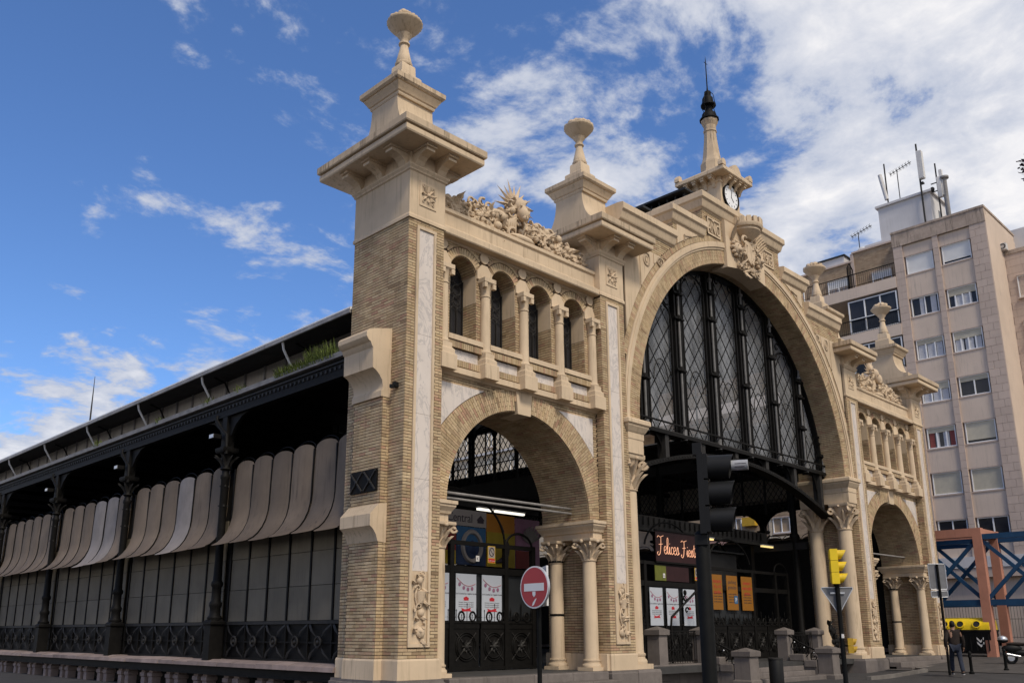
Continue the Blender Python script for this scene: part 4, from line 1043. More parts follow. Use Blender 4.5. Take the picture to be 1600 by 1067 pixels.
            for i in range(8):
                a = i*pi/4; d = Vector((cos(a), sin(a), 0)); k.leaf(Vector((o[0], yc, 6.08))+d*.11, (d.x*.3, d.y*.3, 1), d, .3, .12, 'iron_grey', .5)
            k.build('capital', col_, 50)
            k = MB(); k.box(o[0]-.13, o[0]+.13, yc-.13, yc+.13, 6.6, 7.55, 'iron')
            for s in (-1, 1): k.prism([(yc+s*.13, 6.65), (yc+s*.22, 6.9), (yc+s*.45, 7.2), (yc+s*.8, 7.42), (yc+s*1.2, 7.5), (yc+s*.13, 7.5)], 'x', o[0]-.04, o[0]+.04, 'iron')
            k.build('bracket', col_)
            if left:
                k = MB(); k.tube([(-.42, yc+.5, 7.6), (-.45, yc+.45, 7.45), (-.42, yc+.2, 7.2), (-.42, yc-.15, 6.95), (-.42, yc-.2, 6.4)], .055, 'iron', 8); k.build('downpipe', col_, 50)
                k = MB(); k.prism([(yc+.02, 6.86), (yc+.3, 6.86), (yc+.3, 6.98), (yc+.02, 6.98)], 'x', -.72, -.5, 'iron'); k.box(-.735, -.70, yc+.04, yc+.28, 6.87, 6.97, 'alu'); k.build('floodlight', col_)
            proto = col_; py = yc
        else:
            c = copy_tree(proto, wg); c.location = (0, yc-py, 0)
    # eaves: gutter beam with rivets, clerestory, upper roof on struts
    q = MB(); bx(q, -.40, -.30, ys0, y_end, 7.52, 8.02, 'iron'); bx(q, -.44, -.26, ys0, y_end, 7.50, 7.55, 'iron'); bx(q, -.44, -.26, ys0, y_end, 7.86, 7.9, 'iron_grey')
    y = ys0+.1
    while y < min(y_end, 40): bx(q, -.43, -.395, y, y+.07, 7.72, 7.80, 'iron_grey'); y += .2
    q.build('eaves_beam', wg)
    q = MB(); q.prism([(X(-.52), 7.98), (X(-.1), 7.98), (X(-.1), 8.06), (X(-.49), 8.10), (X(-.54), 8.10)], 'y', ys0, y_end, 'zinc'); gt = q.build('gutter', wg)
    y = ys0
    while y < y_end:
        q = MB(); bx(q, .50, .53, y+.02, min(y_end, y+1.14)-.02, 8.05, 9.4, 'clerestory'); q.build('clerestory_panel', wg)
        q = MB(); bx(q, .44, .56, y-.03, y+.03, 8.0, 9.4, 'zinc'); q.build('clerestory_post', wg); y += 1.14
    q = MB(); q.prism([(X(.02), 8.08), (X(.5), 8.16), (X(.5), 8.12), (X(.02), 8.04)], 'y', ys0, y_end, 'zinc'); q.build('gutter_board', wg)
    y = ys0
    while y < y_end:
        y2 = min(y_end, y+1.5); q = MB()
        q.prism([(X(-.52), 9.02), (X(8.6), 9.75), (X(8.6), 9.85), (X(-.52), 9.08)], 'y', y+.004, y2-.004, 'soffit')
        q.prism([(X(-.56), 9.055), (X(-.50), 9.085), (X(8.6), 9.855), (X(8.6), 9.90), (X(-.56), 9.135)], 'y', y+.006, y2-.006, 'flashing_glint')
        q.prism([(X(-.575), 8.98), (X(-.525), 8.98), (X(-.525), 9.09), (X(-.575), 9.09)], 'y', y+.01, y2-.01, 'zinc'); q.build('roof_sheet', wg); y = y2
    y = 4.59
    while y < min(y_end, 45):
        q = MB(); q.tube([(X(-.50), y, 9.00), (X(-.46), y, 8.80), (X(.0), y+.05, 8.13)], .035, 'white_paint', 6); q.build('strut', wg, 40)
        q = MB(); q.tube([(X(-.1), y, 9.05), (X(.25), y, 8.95), (X(.46), y, 8.6), (X(.48), y, 8.2)], .03, 'iron', 6); q.build('roof_bracket', wg, 40); y += 4.55
    # aisle ceiling (dark boarding)
    q = MB(); pass
    yy = ys0+1.1
    while yy < y_end: bx(q, .7, 8.5, yy-.08, yy+.08, 8.75, 8.95, 'iron'); yy += 3.35
    q.build('roof_beams', wg)
    wg.scale = (1.045, 1.045, 1.045); wg.location = (.539 if left else -.045*W_-.539, .683, -.07)
    return wg
wing(True, 60, True)
wing(False, 36, False)

# ---- hall interior: floor, nave arcades, clerestory, roofs, monitors
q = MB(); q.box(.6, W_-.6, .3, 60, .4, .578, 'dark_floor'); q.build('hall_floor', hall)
nv = empty('nave', (0, 0, 0), parent=hall)
for s in (0, 1):
    X = (lambda x: x) if s == 0 else (lambda x: W_-x)
    q = MB(); x0, x1 = sorted((X(8.55), X(8.75)))
    q.box(x0, x1, 2.05, 60, *((5.3, 6.5) if s == 0 else (4.9, 5.2)), 'soffit'); q.box(x0, x1, 2.05, 60, 8.85, 9.3, 'soffit'); q.box(x0, x1, 2.05, 60, 12.9, 13.1, 'soffit'); q.build('nave_beam', nv)
    for k in range(9):
        y = 2.6+6.7*k; q = MB(); q.lathe([(.2, .58), (.2, 1.6), (.14, 1.7), (.12, 5.2), (.2, 5.4), (.2, 5.5), (.14, 5.6), (.14, 12.9)], (X(8.65), y, 0), 'iron', 12); q.build('iron_column', nv, 40)
    if s == 0: q = MB(); q.box(x0+.05, x1-.05, 16., 60, .58, 13.0, 'dark_wall'); q.build('daylight_block', nv)  # dark wall added to block daylight leaking through the far clerestory
    # open ironwork between aisle and nave
    for k in range(4):
        q = MB(); ya, yb = 2.75+6.7*k, 2.45+6.7*(k+1); n = 6; wd = (yb-ya)/n; x = X(8.65)
        for j in range(n+1): q.box(x-.04, x+.04, ya+j*wd-.04, ya+j*wd+.04, 6.5, 8.86, 'iron')
        for j in range(n):
            y0 = ya+j*wd; q.tube([(x, y0+wd/2+wd*.42*cos(a), 8.1+.42*sin(a)) for a in [pi*i/10 for i in range(11)]], .03, 'iron', 5)
            for c in range(-4, 9):
                for sg in (-1, 1):
                    run = []
                    for i in range(25):
                        t = i/24; z = 6.6+c*.34+(t if sg > 0 else 1-t)*1.5
                        if 6.55 < z < 8.1+.4*sqrt(max(0, 1-(2*t-1)**2)): run.append((x+.012*sg, y0+t*wd, z))
                    if len(run) > 2: q.bar(run[0], run[-1], .02, .02, 'iron')
            scroll(q, (x, y0+.15, 8.6), .16, 0, 5, .025, 'iron')
        q.build('iron_screen', nv, 40)
    q = MB()
    for k in range(48): q.box(X(8.65)-.03, X(8.65)+.03, 2.2+1.2*k-.03, 2.2+1.2*k+.03, 9.3, 12.9, 'iron')
    q.box(X(8.65)-.03, X(8.65)+.03, 2.05, 60, 11.0, 11.05, 'iron'); q.build('clerestory_bars', nv)
    q = MB(); q.prism([(X(8.3), 13.05), (X(15.82), 14.6), (X(15.82), 14.72), (X(8.2), 13.2)], 'y', 2.06, 60, 'soffit'); q.build('nave_roof', nv)
q = MB()
for k in range(9):
    y = 3.+6.7*k; q.bar((8.6, y, 12.9), (15.82, y, 14.3), .1, .3, 'iron'); q.bar((W_-8.6, y, 12.9), (15.82, y, 14.3), .1, .3, 'iron'); q.bar((8.6, y, 12.8), (W_-8.6, y, 12.8), .06, .06, 'iron')
q.build('roof_trusses', nv)
for (x0, x1, y0, z) in ((11.4, 12.9, 1.4, 15.62), (13.5, 15.0, 1.0, 16.95), (16.7, 18.2, 1.0, 16.95), (18.7, 20.2, 1.4, 15.62)):
    q = MB(); q.box(x0, x1, y0, y0+3.4, z, z+.06, 'roof_dark'); q.box(x0-.15, x1+.15, y0-.15, y0+3.5, z+.28, z+.36, 'roof_dark')
    for j in range(10): q.box(x0+.05, x1-.05, y0+.02+j*.36, y0+.08+j*.36, z+.05, z+.29, 'roof_dark')
    q.build('roof_vent', nv)
q = MB(); q.box(8.3, W_-8.3, 1.95, 2.6, 14.56, 14.66, 'roof_dark'); q.build('roof_ridge', nv)
for pa, pb_, r_ in (((1.95, .9, 4.87), (6.8, .9, 4.90), .035), ((1.95, .9, 4.74), (6.8, .9, 4.77), .03), ((26.2, .9, 4.87), (30.2, .9, 4.90), .035)):
    q = MB(); q.tube([pa, pb_], r_, 'zinc', 8); q.build('pipe', hall, 40)

# ------------------------------------------------------------------ gates
def gate(x0, x1, y, label, posts, arcs, name='iron_gate'):
    gt = empty(name, ((x0+x1)/2, y, .58), label, 'gate', 'iron entrance gates of the market')
    q = MB()
    for x in posts: q.box(x-.07, x+.07, y-.06, y+.06, .58, 3.95, 'iron')
    for z, h in ((1.80, .06), (3.10, .17), (3.83, .11), (.60, .08)): q.box(x0, x1, y-.05, y+.05, z, z+h, 'iron')
    q.build('frame', gt)
    for (xc, zc, r, a0, a1) in arcs:
        q = MB(); q.tube([(xc+r*cos(a), y, zc+r*.72*sin(a)) for a in [a0+(a1-a0)*j/20 for j in range(21)]], .035, 'iron', 6); q.build('arch_bar', gt, 40)
    ps = sorted(posts)
    for a, b in zip(ps[:-1], ps[1:]):
        n = max(1, round((b-a)/1.1)); wd = (b-a)/n
        for k in range(n):
            xa, xb = a+k*wd+.07, a+(k+1)*wd-.0; xc = (xa+xb)/2
            q = MB(); q.box(xa, xb, y-.012, y+.012, .66, 1.81, 'iron'); q.box(xa, xb, y-.03, y+.03, 1.66, 1.81, 'iron')
            for r in (.36, .30): q.tube([(xc+r*cos(t), y-.03, 1.2+r*sin(t)) for t in [2*pi*j/20 for j in range(20)]], .016, 'iron', 5, True)
            for t in range(4): q.bar((xc, y-.025, 1.2), (xc+.5*cos(t*pi/2+pi/4), y-.025, 1.2+.5*sin(t*pi/2+pi/4)), .022, .022, 'iron_grey')
            q.ell((xc, y-.05, 1.2), (.07, .05, .07), 'iron_grey', nu=10, nv=7)
            for t in range(8): q.leaf((xc, y-.03, 1.2), (cos(t*pi/4), 0, sin(t*pi/4)), (0, -1, 0), .17, .08, 'iron_grey')
            q.build('gate_panel', gt, 40)
            q = MB()
            for j in range(5):
                xx = xa+(xb-xa)*(j+.5)/5; hh = (2.12, 2.0, 2.28, 2.0, 2.12)[j]; q.bar((xx, y-.04, 1.84), (xx, y-.04, hh), .022, .022, 'iron'); q.lathe([(.028, 0), (.012, .03), (.002, .12)], (xx, y-.04, hh), 'iron', 6)
            q.bar((xa, y-.04, 1.95), (xb, y-.04, 1.95), .02, .03, 'iron')
            for s in (-1, 1): q.tube([(xc+s*.2+.1*cos(t), y-.045, 1.97+.12*sin(t)) for t in [2*pi*j/12 for j in range(12)]], .03, 'iron', 5, True)
            q.build('spear_rail', gt, 40)
    return gt
gL = gate(1.5, 6.75, 2.42, 'black iron double gate under the small brick arch beside the no entry sign', [1.5, 2.3, 3.6, 5.62, 6.72], [(3.6, 3.9, 2.0, 0, pi/2+.6), (6.17, 3.9, .53, 0, pi)])
gR = gate(24.85, 30.15, 2.42, 'black iron gate under the small brick arch beside the yellow recycling container', [24.9, 26.2, 28.1, 30.1], [(27, 3.9, 1.1, 0, pi)])
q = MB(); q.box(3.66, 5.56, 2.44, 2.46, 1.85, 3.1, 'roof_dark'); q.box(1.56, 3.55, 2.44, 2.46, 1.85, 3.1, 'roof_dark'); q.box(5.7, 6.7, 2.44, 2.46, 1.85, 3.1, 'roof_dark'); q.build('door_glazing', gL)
gC = gate(8.75, 22.9, 3.02, 'wide black iron gate screen with scrollwork across the great central portal', [9.4, 10.9, 12.9, 15.95, 16.9, 19.95, 21.8, 22.8], [(14.4, 4.3, 1.45, .2, pi-.2), (18.4, 3.95, 1.5, .2, pi-.2), (22.3, 3.95, .5, 0, pi)])
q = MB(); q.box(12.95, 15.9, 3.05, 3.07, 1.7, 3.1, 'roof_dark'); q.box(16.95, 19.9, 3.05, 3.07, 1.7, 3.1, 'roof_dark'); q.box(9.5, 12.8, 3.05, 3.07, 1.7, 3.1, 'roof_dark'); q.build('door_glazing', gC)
# beam, stalls and lights behind the gates
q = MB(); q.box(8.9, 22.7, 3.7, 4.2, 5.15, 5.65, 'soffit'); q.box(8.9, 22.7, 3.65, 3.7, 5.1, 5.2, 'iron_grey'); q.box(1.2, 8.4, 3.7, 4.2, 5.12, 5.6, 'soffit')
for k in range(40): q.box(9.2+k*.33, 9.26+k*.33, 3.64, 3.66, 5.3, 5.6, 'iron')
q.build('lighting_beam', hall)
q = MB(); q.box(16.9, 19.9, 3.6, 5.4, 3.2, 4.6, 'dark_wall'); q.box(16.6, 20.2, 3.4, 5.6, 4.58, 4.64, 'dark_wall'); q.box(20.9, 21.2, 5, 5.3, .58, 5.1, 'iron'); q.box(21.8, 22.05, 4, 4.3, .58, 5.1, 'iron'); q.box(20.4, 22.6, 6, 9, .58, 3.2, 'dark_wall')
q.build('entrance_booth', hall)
for x, s, w_ in ((20.3, -1, 1), ):
    q = MB(); q.bar((20.2, 4.4, 3.9), (21.9, 4.4, 5.0), .08, .08, 'iron'); q.bar((20.2, 4.4, 5.0), (21.9, 4.4, 3.9), .08, .08, 'iron'); q.build('cross_brace', hall)
TUBES = ((9.0, 9.9, 'tube_white'), (10.23, 12.4, 'tube_white'), (18.4, 19.4, 'tube_warm'), (24.0-1.4, 25.0-1.4, 'tube_warm'))
for (a, b_, m, y, lb) in ((5.66, 6.25, 'tube_white', 3.6, 'short lit fluorescent tube over the orange and yellow mural, left of the iron post'), (6.38, 7.6, 'tube_white', 3.6, 'long lit fluorescent tube over the pink mural'),
                      (17.4, 18.25, 'tube_warm', 3.6, 'warm lit tube lamp behind the tall black traffic light'), (22.0, 23.2, 'tube_warm', 3.6, 'warm lit tube lamp close to the giant stone columns of the portal')):
    q = MB(); q.box(a, b_, y-.05, y+.05, 5.04, 5.10, m); q.box(a-.03, b_+.03, y-.07, y+.07, 5.10, 5.14, 'white_paint'); tl = q.build('tube_lamp', label=lb, cat='lamp', group='fluorescent tubes in the market entrance')
# murals behind the left gate
def panel_thing(name, x0, x1, z0, z1, y, m, label, cat, group=None):
    t = empty(name, ((x0+x1)/2, y, z0), label, cat, group); q = MB(); q.box(x0, x1, y, y+.03, z0, z1, m); q.build('board', t); return t
MG = 'coloured mural boards behind the left gate'
t = panel_thing('mural_board', 2.6, 5.92, 4.52, 4.98, 3.5, 'mural_grey', 'pale grey board lettered Central above the blue mural', 'board', MG)
txt('lettering', 'Mercado Central', (4.25, 3.495, 4.63), .36, t, 'poster_text', .003, sx=.9)
q = MB(); q.box(5.57, 5.80, 3.485, 3.5, 4.64, 4.72, 'poster_text'); q.prism([(5.53, 4.72), (5.84, 4.72), (5.685, 4.86)], 'y', 3.485, 3.5, 'poster_text'); q.build('emblem', t)
t = panel_thing('mural_board', 3.2, 4.74, 3.42, 4.50, 3.5, 'mural_red', 'dark red mural board at the left end of the row', 'board', MG)
q = MB(); q.box(3.2, 4.72, 3.485, 3.5, 3.42, 3.8, 'mural_yellow'); q.build('colour_field', t)
t = panel_thing('mural_board', 4.76, 5.90, 3.42, 4.50, 3.5, 'mural_blue', 'blue mural board with a pale ring on it', 'board', MG)
q = MB(); q.box(4.77, 5.89, 3.485, 3.5, 3.42, 3.95, 'mural_navy'); q.tube([(5.33+.36*cos(a), 3.48, 3.95+.42*sin(a)) for a in [2*pi*j/26 for j in range(26)]], .07, 'mural_grey', 6, True); q.ell((5.36, 3.49, 3.93), (.14, .03, .2), 'mural_navy'); q.build('ring_motif', t, 40)
t = panel_thing('mural_board', 5.93, 7.10, 3.42, 4.95, 3.5, 'mural_orange', 'orange and yellow mural board with a dark curved vegetable shape', 'board', MG)
q = MB(); q.box(5.93, 7.10, 3.485, 3.5, 3.42, 4.42, 'mural_yellow'); q.tube([(6.28, 3.47, 3.55), (6.55, 3.47, 3.62), (6.72, 3.47, 3.8), (6.8, 3.47, 4.05), (6.72, 3.47, 4.25)], [.03, .09, .09, .06, .02], 'poster_text', 7); q.tube([(6.5, 3.47, 4.65), (6.58, 3.47, 4.45)], [.03, .05], 'poster_text', 6); q.build('vegetable_motif', t, 50)
t = panel_thing('mural_board', 7.14, 8.2, 3.42, 4.92, 3.5, 'mural_pink', 'pink mural board with white spiky plant shape', 'board', MG)
q = MB()
for k in range(9): q.leaf((7.75, 3.49, 4.2), (cos(.5+k*.27), 0, sin(.5+k*.27)), (0, -1, 0), .5, .11, 'mural_grey')
q.box(7.15, 7.8, 3.485, 3.5, 3.42, 3.95, 'mural_red'); q.build('plant_motif', t)
t = panel_thing('mural_board', 6.6, 7.55, 2.84, 3.36, 3.5, 'mural_grey', 'pale grey board lettered LE below the orange mural', 'board', MG); txt('lettering', 'CALLE', (6.96, 3.495, 2.92), .27, t, 'poster_text', .003)
# posters on the left gate
def poster(x0, x1, z0, z1, y, label, group, lights=True):
    t = empty('poster', ((x0+x1)/2, y, z0), label, 'poster', group); q = MB(); q.box(x0, x1, y, y+.015, z0, z1, 'poster_white'); q.build('sheet', t)
    w_, h = x1-x0, z1-z0; xc = (x0+x1)/2; q = MB()
    q.tube([(x0+w_*(.05+.9*t_), y-.006, z1-h*(.10+.11*t_+.10*sin(pi*t_))) for t_ in [j/10 for j in range(11)]], .006, 'poster_red', 4)
    for j in range(4): tq = (j+.6)/4.4; q.ell((x0+w_*(.05+.9*tq), y-.006, z1-h*(.17+.11*tq+.10*sin(pi*tq))), (.05*w_/.75, .004, .055*w_/.75), 'mural_pink')
    q.build('bunting_print', t)
    q = MB(); q.box(xc-.09*w_/.75, xc+.09*w_/.75, y-.004, y, z0+h*.43, z0+h*.48, 'poster_red'); q.prism([(xc-.11*w_/.75, z0+h*.48), (xc+.11*w_/.75, z0+h*.48), (xc, z0+h*.52)], 'y', y-.004, y, 'poster_red'); q.add([(xc+w_*a_, y-.003, z0+h*b2_) for a_, b2_ in ((-.26, .19), (-.2, .23), (-.24, .27), (-.05, .24), (.24, .28), (.2, .24), (.27, .20), (.05, .20))], [(0, 1, 2, 3, 4, 5, 6, 7)], 'poster_red'); q.build('emblem', t)
    txt('lettering', 'Con la ciudad en regalos locales', (xc, y-.003, z0+h*.56), w_*.085, t, 'poster_text', .001)
    for r in range(3): txt('lettering', 'Mercado Central de Zaragoza', (xc, y-.003, z0+h*(.38-.045*r)), w_*.06, t, 'grey_back', .001)
    return t
WG = 'white festive posters on the doors'
poster(3.74, 4.47, 1.86, 3.07, 2.37, 'white poster with red bunting, middle one of the three on the left gate', WG)
poster(4.68, 5.43, 1.86, 3.07, 2.37, 'white poster with red bunting nearest the no entry sign', WG)
poster(2.75, 3.5, 1.86, 3.07, 2.37, 'white poster half hidden behind the stone column of the left arch', WG)
poster(13.06, 13.80, 1.79, 3.05, 2.94, 'white poster beside the stone pier of the great portal', WG)
poster(14.03, 14.75, 1.79, 3.05, 2.94, 'white poster behind the sloping black handrail with scrolls', WG)
poster(15.05, 15.78, 1.79, 3.05, 2.94, 'white poster close to the black traffic light pole', WG)
OG = 'orange parking posters behind the portal'
for (a, b_, lb, lines) in ((16.98, 17.66, 'orange poster partly hidden by the black traffic light pole', ['horario', '9 a 14', 'tardes']), (17.97, 18.74, 'orange poster headed parking gratuito with blue P symbol', ['parking', 'gratuito']), (19.03, 19.84, 'orange poster with lines of red print beside the dark doorway', ['compra', 'mercado', 'gratis'])):
    t = empty('orange_poster', ((a+b_)/2, 2.94, 1.7), lb, 'poster', OG); q = MB(); q.box(a, b_, 2.94, 2.955, 2.38, 3.66, 'poster_orange'); q.build('sheet', t)
    for j, s in enumerate(lines): txt('lettering', s, ((a+b_)/2, 2.937, 3.36-.2*j), .19, t, 'poster_text' if len(lines) == 2 else 'poster_red', .001)
    for j in range(4): txt('lettering', 'consulta condiciones', ((a+b_)/2, 2.937, 2.95-.1*j), .07, t, 'poster_text', .001)
    if len(lines) == 2:
        q = MB(); q.box(18.46, 18.70, 2.932, 2.94, 2.62, 2.92, 'mural_blue'); q.build('parking_symbol', t); txt('lettering', 'P', (18.58, 2.93, 2.68), .24, t, 'sign_white', .001)
# neon greeting
t = empty('neon_sign', (14.85, 2.9, 3.85), 'glowing neon greeting Felices Fiestas on a dark red board over the white posters', 'neon sign')
q = MB(); q.box(13.5, 16.2, 2.92, 2.95, 3.95, 5.0, 'mural_maroon'); q.box(13.45, 16.25, 2.88, 2.96, 3.90, 3.96, 'iron'); q.box(13.45, 16.25, 2.88, 2.96, 5.0, 5.05, 'iron'); q.build('board', t)
q = MB(); q.box(13.45, 14.1, 2.96, 2.98, 3.3, 3.82, 'mural_green'); q.box(14.1, 15.5, 2.96, 2.98, 3.3, 3.82, 'mural_maroon'); q.build('lower_board', t)
GL = {'F': (.62, [[(0, .92), (.12, 1.02), (.3, .96), (.62, 1.05)], [(.36, .98), (.33, .5), (.24, .05), (.08, -.1), (-.04, .02), (.05, .1)], [(.14, .52), (.5, .56)]]),
      'e': (.30, [[(0, .2), (.2, .25), (.24, .4), (.12, .45), (.03, .3), (.06, .08), (.18, .0), (.32, .12)]]),
      'l': (.20, [[(0, .12), (.12, .5), (.16, .85), (.1, .95), (.04, .75), (.04, .2), (.1, .0), (.22, .12)]]),
      'i': (.20, [[(0, .12), (.08, .42), (.06, .15), (.1, .0), (.22, .12)], [(.1, .6), (.12, .63)]]),
      'c': (.26, [[(.22, .36), (.14, .44), (.04, .34), (.03, .12), (.12, .0), (.28, .12)]]),
      's': (.28, [[(0, .05), (.14, .46), (.2, .3), (.22, .1), (.12, .0), (.03, .05)], [(.22, .06), (.3, .12)]]),
      't': (.24, [[(.12, .8), (.08, .3), (.1, .04), (.18, .0), (.26, .12)], [(0, .55), (.22, .6)]]),
      'a': (.32, [[(.22, .38), (.12, .44), (.03, .3), (.04, .08), (.12, .0), (.22, .2), (.24, .4), (.22, .1), (.28, .0), (.34, .12)]])}
def script(mb, s, x, z, sc, y, r, m):
    for ch in s:
        if ch == ' ': x += .14*sc; continue
        wdt, st = GL[ch]
        for k in st:
            pts = []
            for i in range(len(k)-1):
                p0, p1, p2, p3 = k[max(0, i-1)], k[i], k[i+1], k[min(len(k)-1, i+2)]
                for j in range(4):
                    u = j/4; f = lambda a: .5*(2*p1[a]+(p2[a]-p0[a])*u+(2*p0[a]-5*p1[a]+4*p2[a]-p3[a])*u*u+(-p0[a]+3*p1[a]-3*p2[a]+p3[a])*u**3)
                    pts.append((x+f(0)*sc, y, z+f(1)*sc))
            pts.append((x+k[-1][0]*sc, y, z+k[-1][1]*sc)); mb.tube(pts, r, m, 5)
        x += wdt*sc
q = MB(); script(q, 'Felices', 13.56, 4.22, .60, 2.89, .012, 'neon'); script(q, 'Fiestas', 15.0, 4.20, .54, 2.89, .012, 'neon'); q.build('neon_tubing', t, 60)
# safety notices
for (x, y, z, s, lb) in ((5.02, 2.35, 3.40, .30, 'yellow no smoking notice in the left gate above the white posters'), (16.0, 2.94, 3.38, .30, 'yellow no smoking notice beside the neon greeting')):
    t = empty('safety_notice', (x, y, z), lb, 'notice', 'yellow safety notices'); q = MB(); q.box(x-.14, x+.14, y, y+.01, z, z+.46, 'yellow_dull'); q.box(x-.12, x+.12, y-.003, y, z+.14, z+.44, 'mural_grey'); q.build('plate', t)
    q = MB(); q.tube([(x+.09*cos(a), y-.006, z+.3+.11*sin(a)) for a in [2*pi*j/18 for j in range(18)]], .012, 'poster_text', 5, True); q.bar((x-.06, y-.006, z+.37), (x+.06, y-.006, z+.23), .02, .006, 'poster_text', (0, 1, 0)); q.build('symbol', t)
    q = MB(); q.box(x-.12, x+.12, y-.003, y, z+.02, z+.12, 'poster_red'); q.build('red_band', t); txt('lettering', 'PROHIBIDO FUMAR', (x, y-.005, z+.05), .028, t, 'sign_white', .001)
for (x, y, z, lb) in ((4.50, 2.35, 3.42, 'small white square notice left of the yellow notice in the left gate'), (13.95, 2.94, 3.40, 'small white square notice over the white posters of the portal')):
    q = MB(); q.box(x-.06, x+.06, y, y+.01, z, z+.15, 'sign_white'); t = q.build('white_notice', None, label=lb, cat='notice', group='small white notices'); txt('lettering', 'K', (x, y-.003, z+.03), .12, t, 'poster_text', .001)

# ------------------------------------------------------------------ steps, pillars, railings in front of the portal
def blocks(mb_parent, x0, x1, y0, y1, z0, z1, ln, name='step_stone', m='granite', seed=1):
    r = random.Random(seed); x = x0
    while x < x1-.01:
        e = min(x1, x+ln*r.uniform(.75, 1.25)); e = x1 if x1-e < .25 else e
        q = MB(); q.rings([(-.006, z0), (-.006, z1-.02), (-.02, z1+r.uniform(-.003, .003))], x, e, y0, y1, m); q.build(name, mb_parent); x = e
for (x0, x1, lb, zs) in ((1.35, 6.9, 'grey stone steps below the gate by the no entry sign', ((.20, .38, -.55), (.38, .575, -.12))), (24.75, 30.28, 'low grey stone steps under the small arch behind the pedestrian', ((.02, .24, -.95), (.24, .41, -.55), (.41, .575, -.12)))):
    t = empty('stone_steps', ((x0+x1)/2, -.5, 0), lb, 'steps')
    for k, (z0, z1, y) in enumerate(zs): blocks(t, x0, x1, y, y+.6 if z1 < .5 else 2.3, z0, z1, 1.4, seed=k)
st = empty('stone_steps', (15.9, 0, 0), 'grey stone steps between pillars up to the central portal', 'steps')
for k in range(4): blocks(st, 13.45, 18.3, -.55+.4*k, -.12+.4*k if k < 3 else 3.2, 0 if k == 0 else .145*k, .145*(k+1)-.003, 1.5, seed=20+k)
wl = empty('terrace_wall', (11.2, 1.0, 0), 'grey stone block terrace wall between pillars beside the central steps', 'wall')
blocks(wl, 9.2, 12.8, .85, 1.3, 0, .40, .9, 'stone_block', seed=4); blocks(wl, 9.2, 12.8, .78, 1.36, .40, .62, 1.1, 'coping_stone', seed=5)
wr = empty('terrace_wall', (20.6, 1.0, 0), 'grey stone block terrace wall between the central steps and giant columns', 'wall')
blocks(wr, 18.85, 22.6, .85, 1.3, 0, .40, .9, 'stone_block', seed=6); blocks(wr, 18.85, 22.6, .78, 1.36, .40, .62, 1.1, 'coping_stone', seed=7)
for x, lb in ((13.1, 'sloping grey stone cheek wall left of the central steps'), (18.58, 'grey stone cheek wall right of the central steps')):
    t = empty('cheek_wall', (x, .3, 0), lb, 'wall')
    for k, (y0, y1, z) in enumerate(((-.2, .25, .62), (.25, .8, .82))):
        q = MB(); q.rings([(-.004, 0), (-.004, z-.22)], x-.2, x+.2, y0, y1, 'granite'); q.build('stone_block', t)
        q = MB(); q.rings([(.05, z-.22), (.05, z-.03), (.03, z)], x-.2, x+.2, y0+.06, y1-.06, 'granite'); q.build('coping_stone', t)
def pillar(x, y, h, w_, lb):
    t = empty('stone_pillar', (x, y, 0), lb, 'pillar', 'granite pillars with pyramid caps'); a = w_/2
    q = MB(); q.rings([(a+.05, -.02), (a+.05, .12), (a+.02, .15), (a, .17), (a-.008, h-.26), (a-.008, h-.25)], x, x, y, y, 'granite'); q.build('shaft', t)
    q = MB(); q.rings([(a+.02, h-.25), (a+.05, h-.23), (a+.055, h-.09), (a+.03, h-.075), (.02, h+.02)], x, x, y, y, 'granite'); q.build('cap', t)
pillar(13.15, -.5, 1.08, .54, 'front granite pillar beside the black litter bin'); pillar(18.65, -.5, 1.10, .54, 'front granite pillar nearest the giant columns')
pillar(13.1, 1.06, 1.72, .40, 'tall granite pillar right behind the black traffic light pole'); pillar(18.58, 1.06, 1.72, .40, 'tall granite pillar at the top right of the central steps')
pillar(10.75, 1.06, 1.72, .44, 'tall granite pillar beside the stone pier of the great portal'); pillar(20.95, 1.06, 1.72, .40, 'tall granite pillar half hidden behind scroll ironwork by the giant columns')
def railing(x0, x1, y, z0, z1, lb):
    t = empty('iron_railing', ((x0+x1)/2, y, z0), lb, 'railing', 'wrought iron railings'); q = MB()
    for z in (z0+.06, z1-.08, z1): q.bar((x0, y, z), (x1, y, z), .03, .03, 'iron')
    n = int((x1-x0)/.13)
    for k in range(n+1): x = x0+(x1-x0)*k/n; q.bar((x, y, z0), (x, y, z1), .014, .014, 'iron')
    q.build('bars', t); q = MB()
    for k in range(int((x1-x0)/.4)):
        x = x0+.2+k*.4
        for s in (-1, 1): scroll(q, (x+s*.09, y-.02, (z0+z1)/2), .15, pi/2, s*5.5, .018, 'iron')
        q.bar((x-.17, y-.02, z0+.08), (x+.17, y-.02, z1-.1), .018, .018, 'iron'); q.bar((x+.17, y-.02, z0+.08), (x-.17, y-.02, z1-.1), .018, .018, 'iron')
    q.build('scrolls', t, 50)
railing(11.0, 12.88, 1.08, .64, 1.6, 'black scroll railing between the two left granite pillars'); railing(18.8, 20.7, 1.08, .64, 1.55, 'black scroll railing right of the central steps')
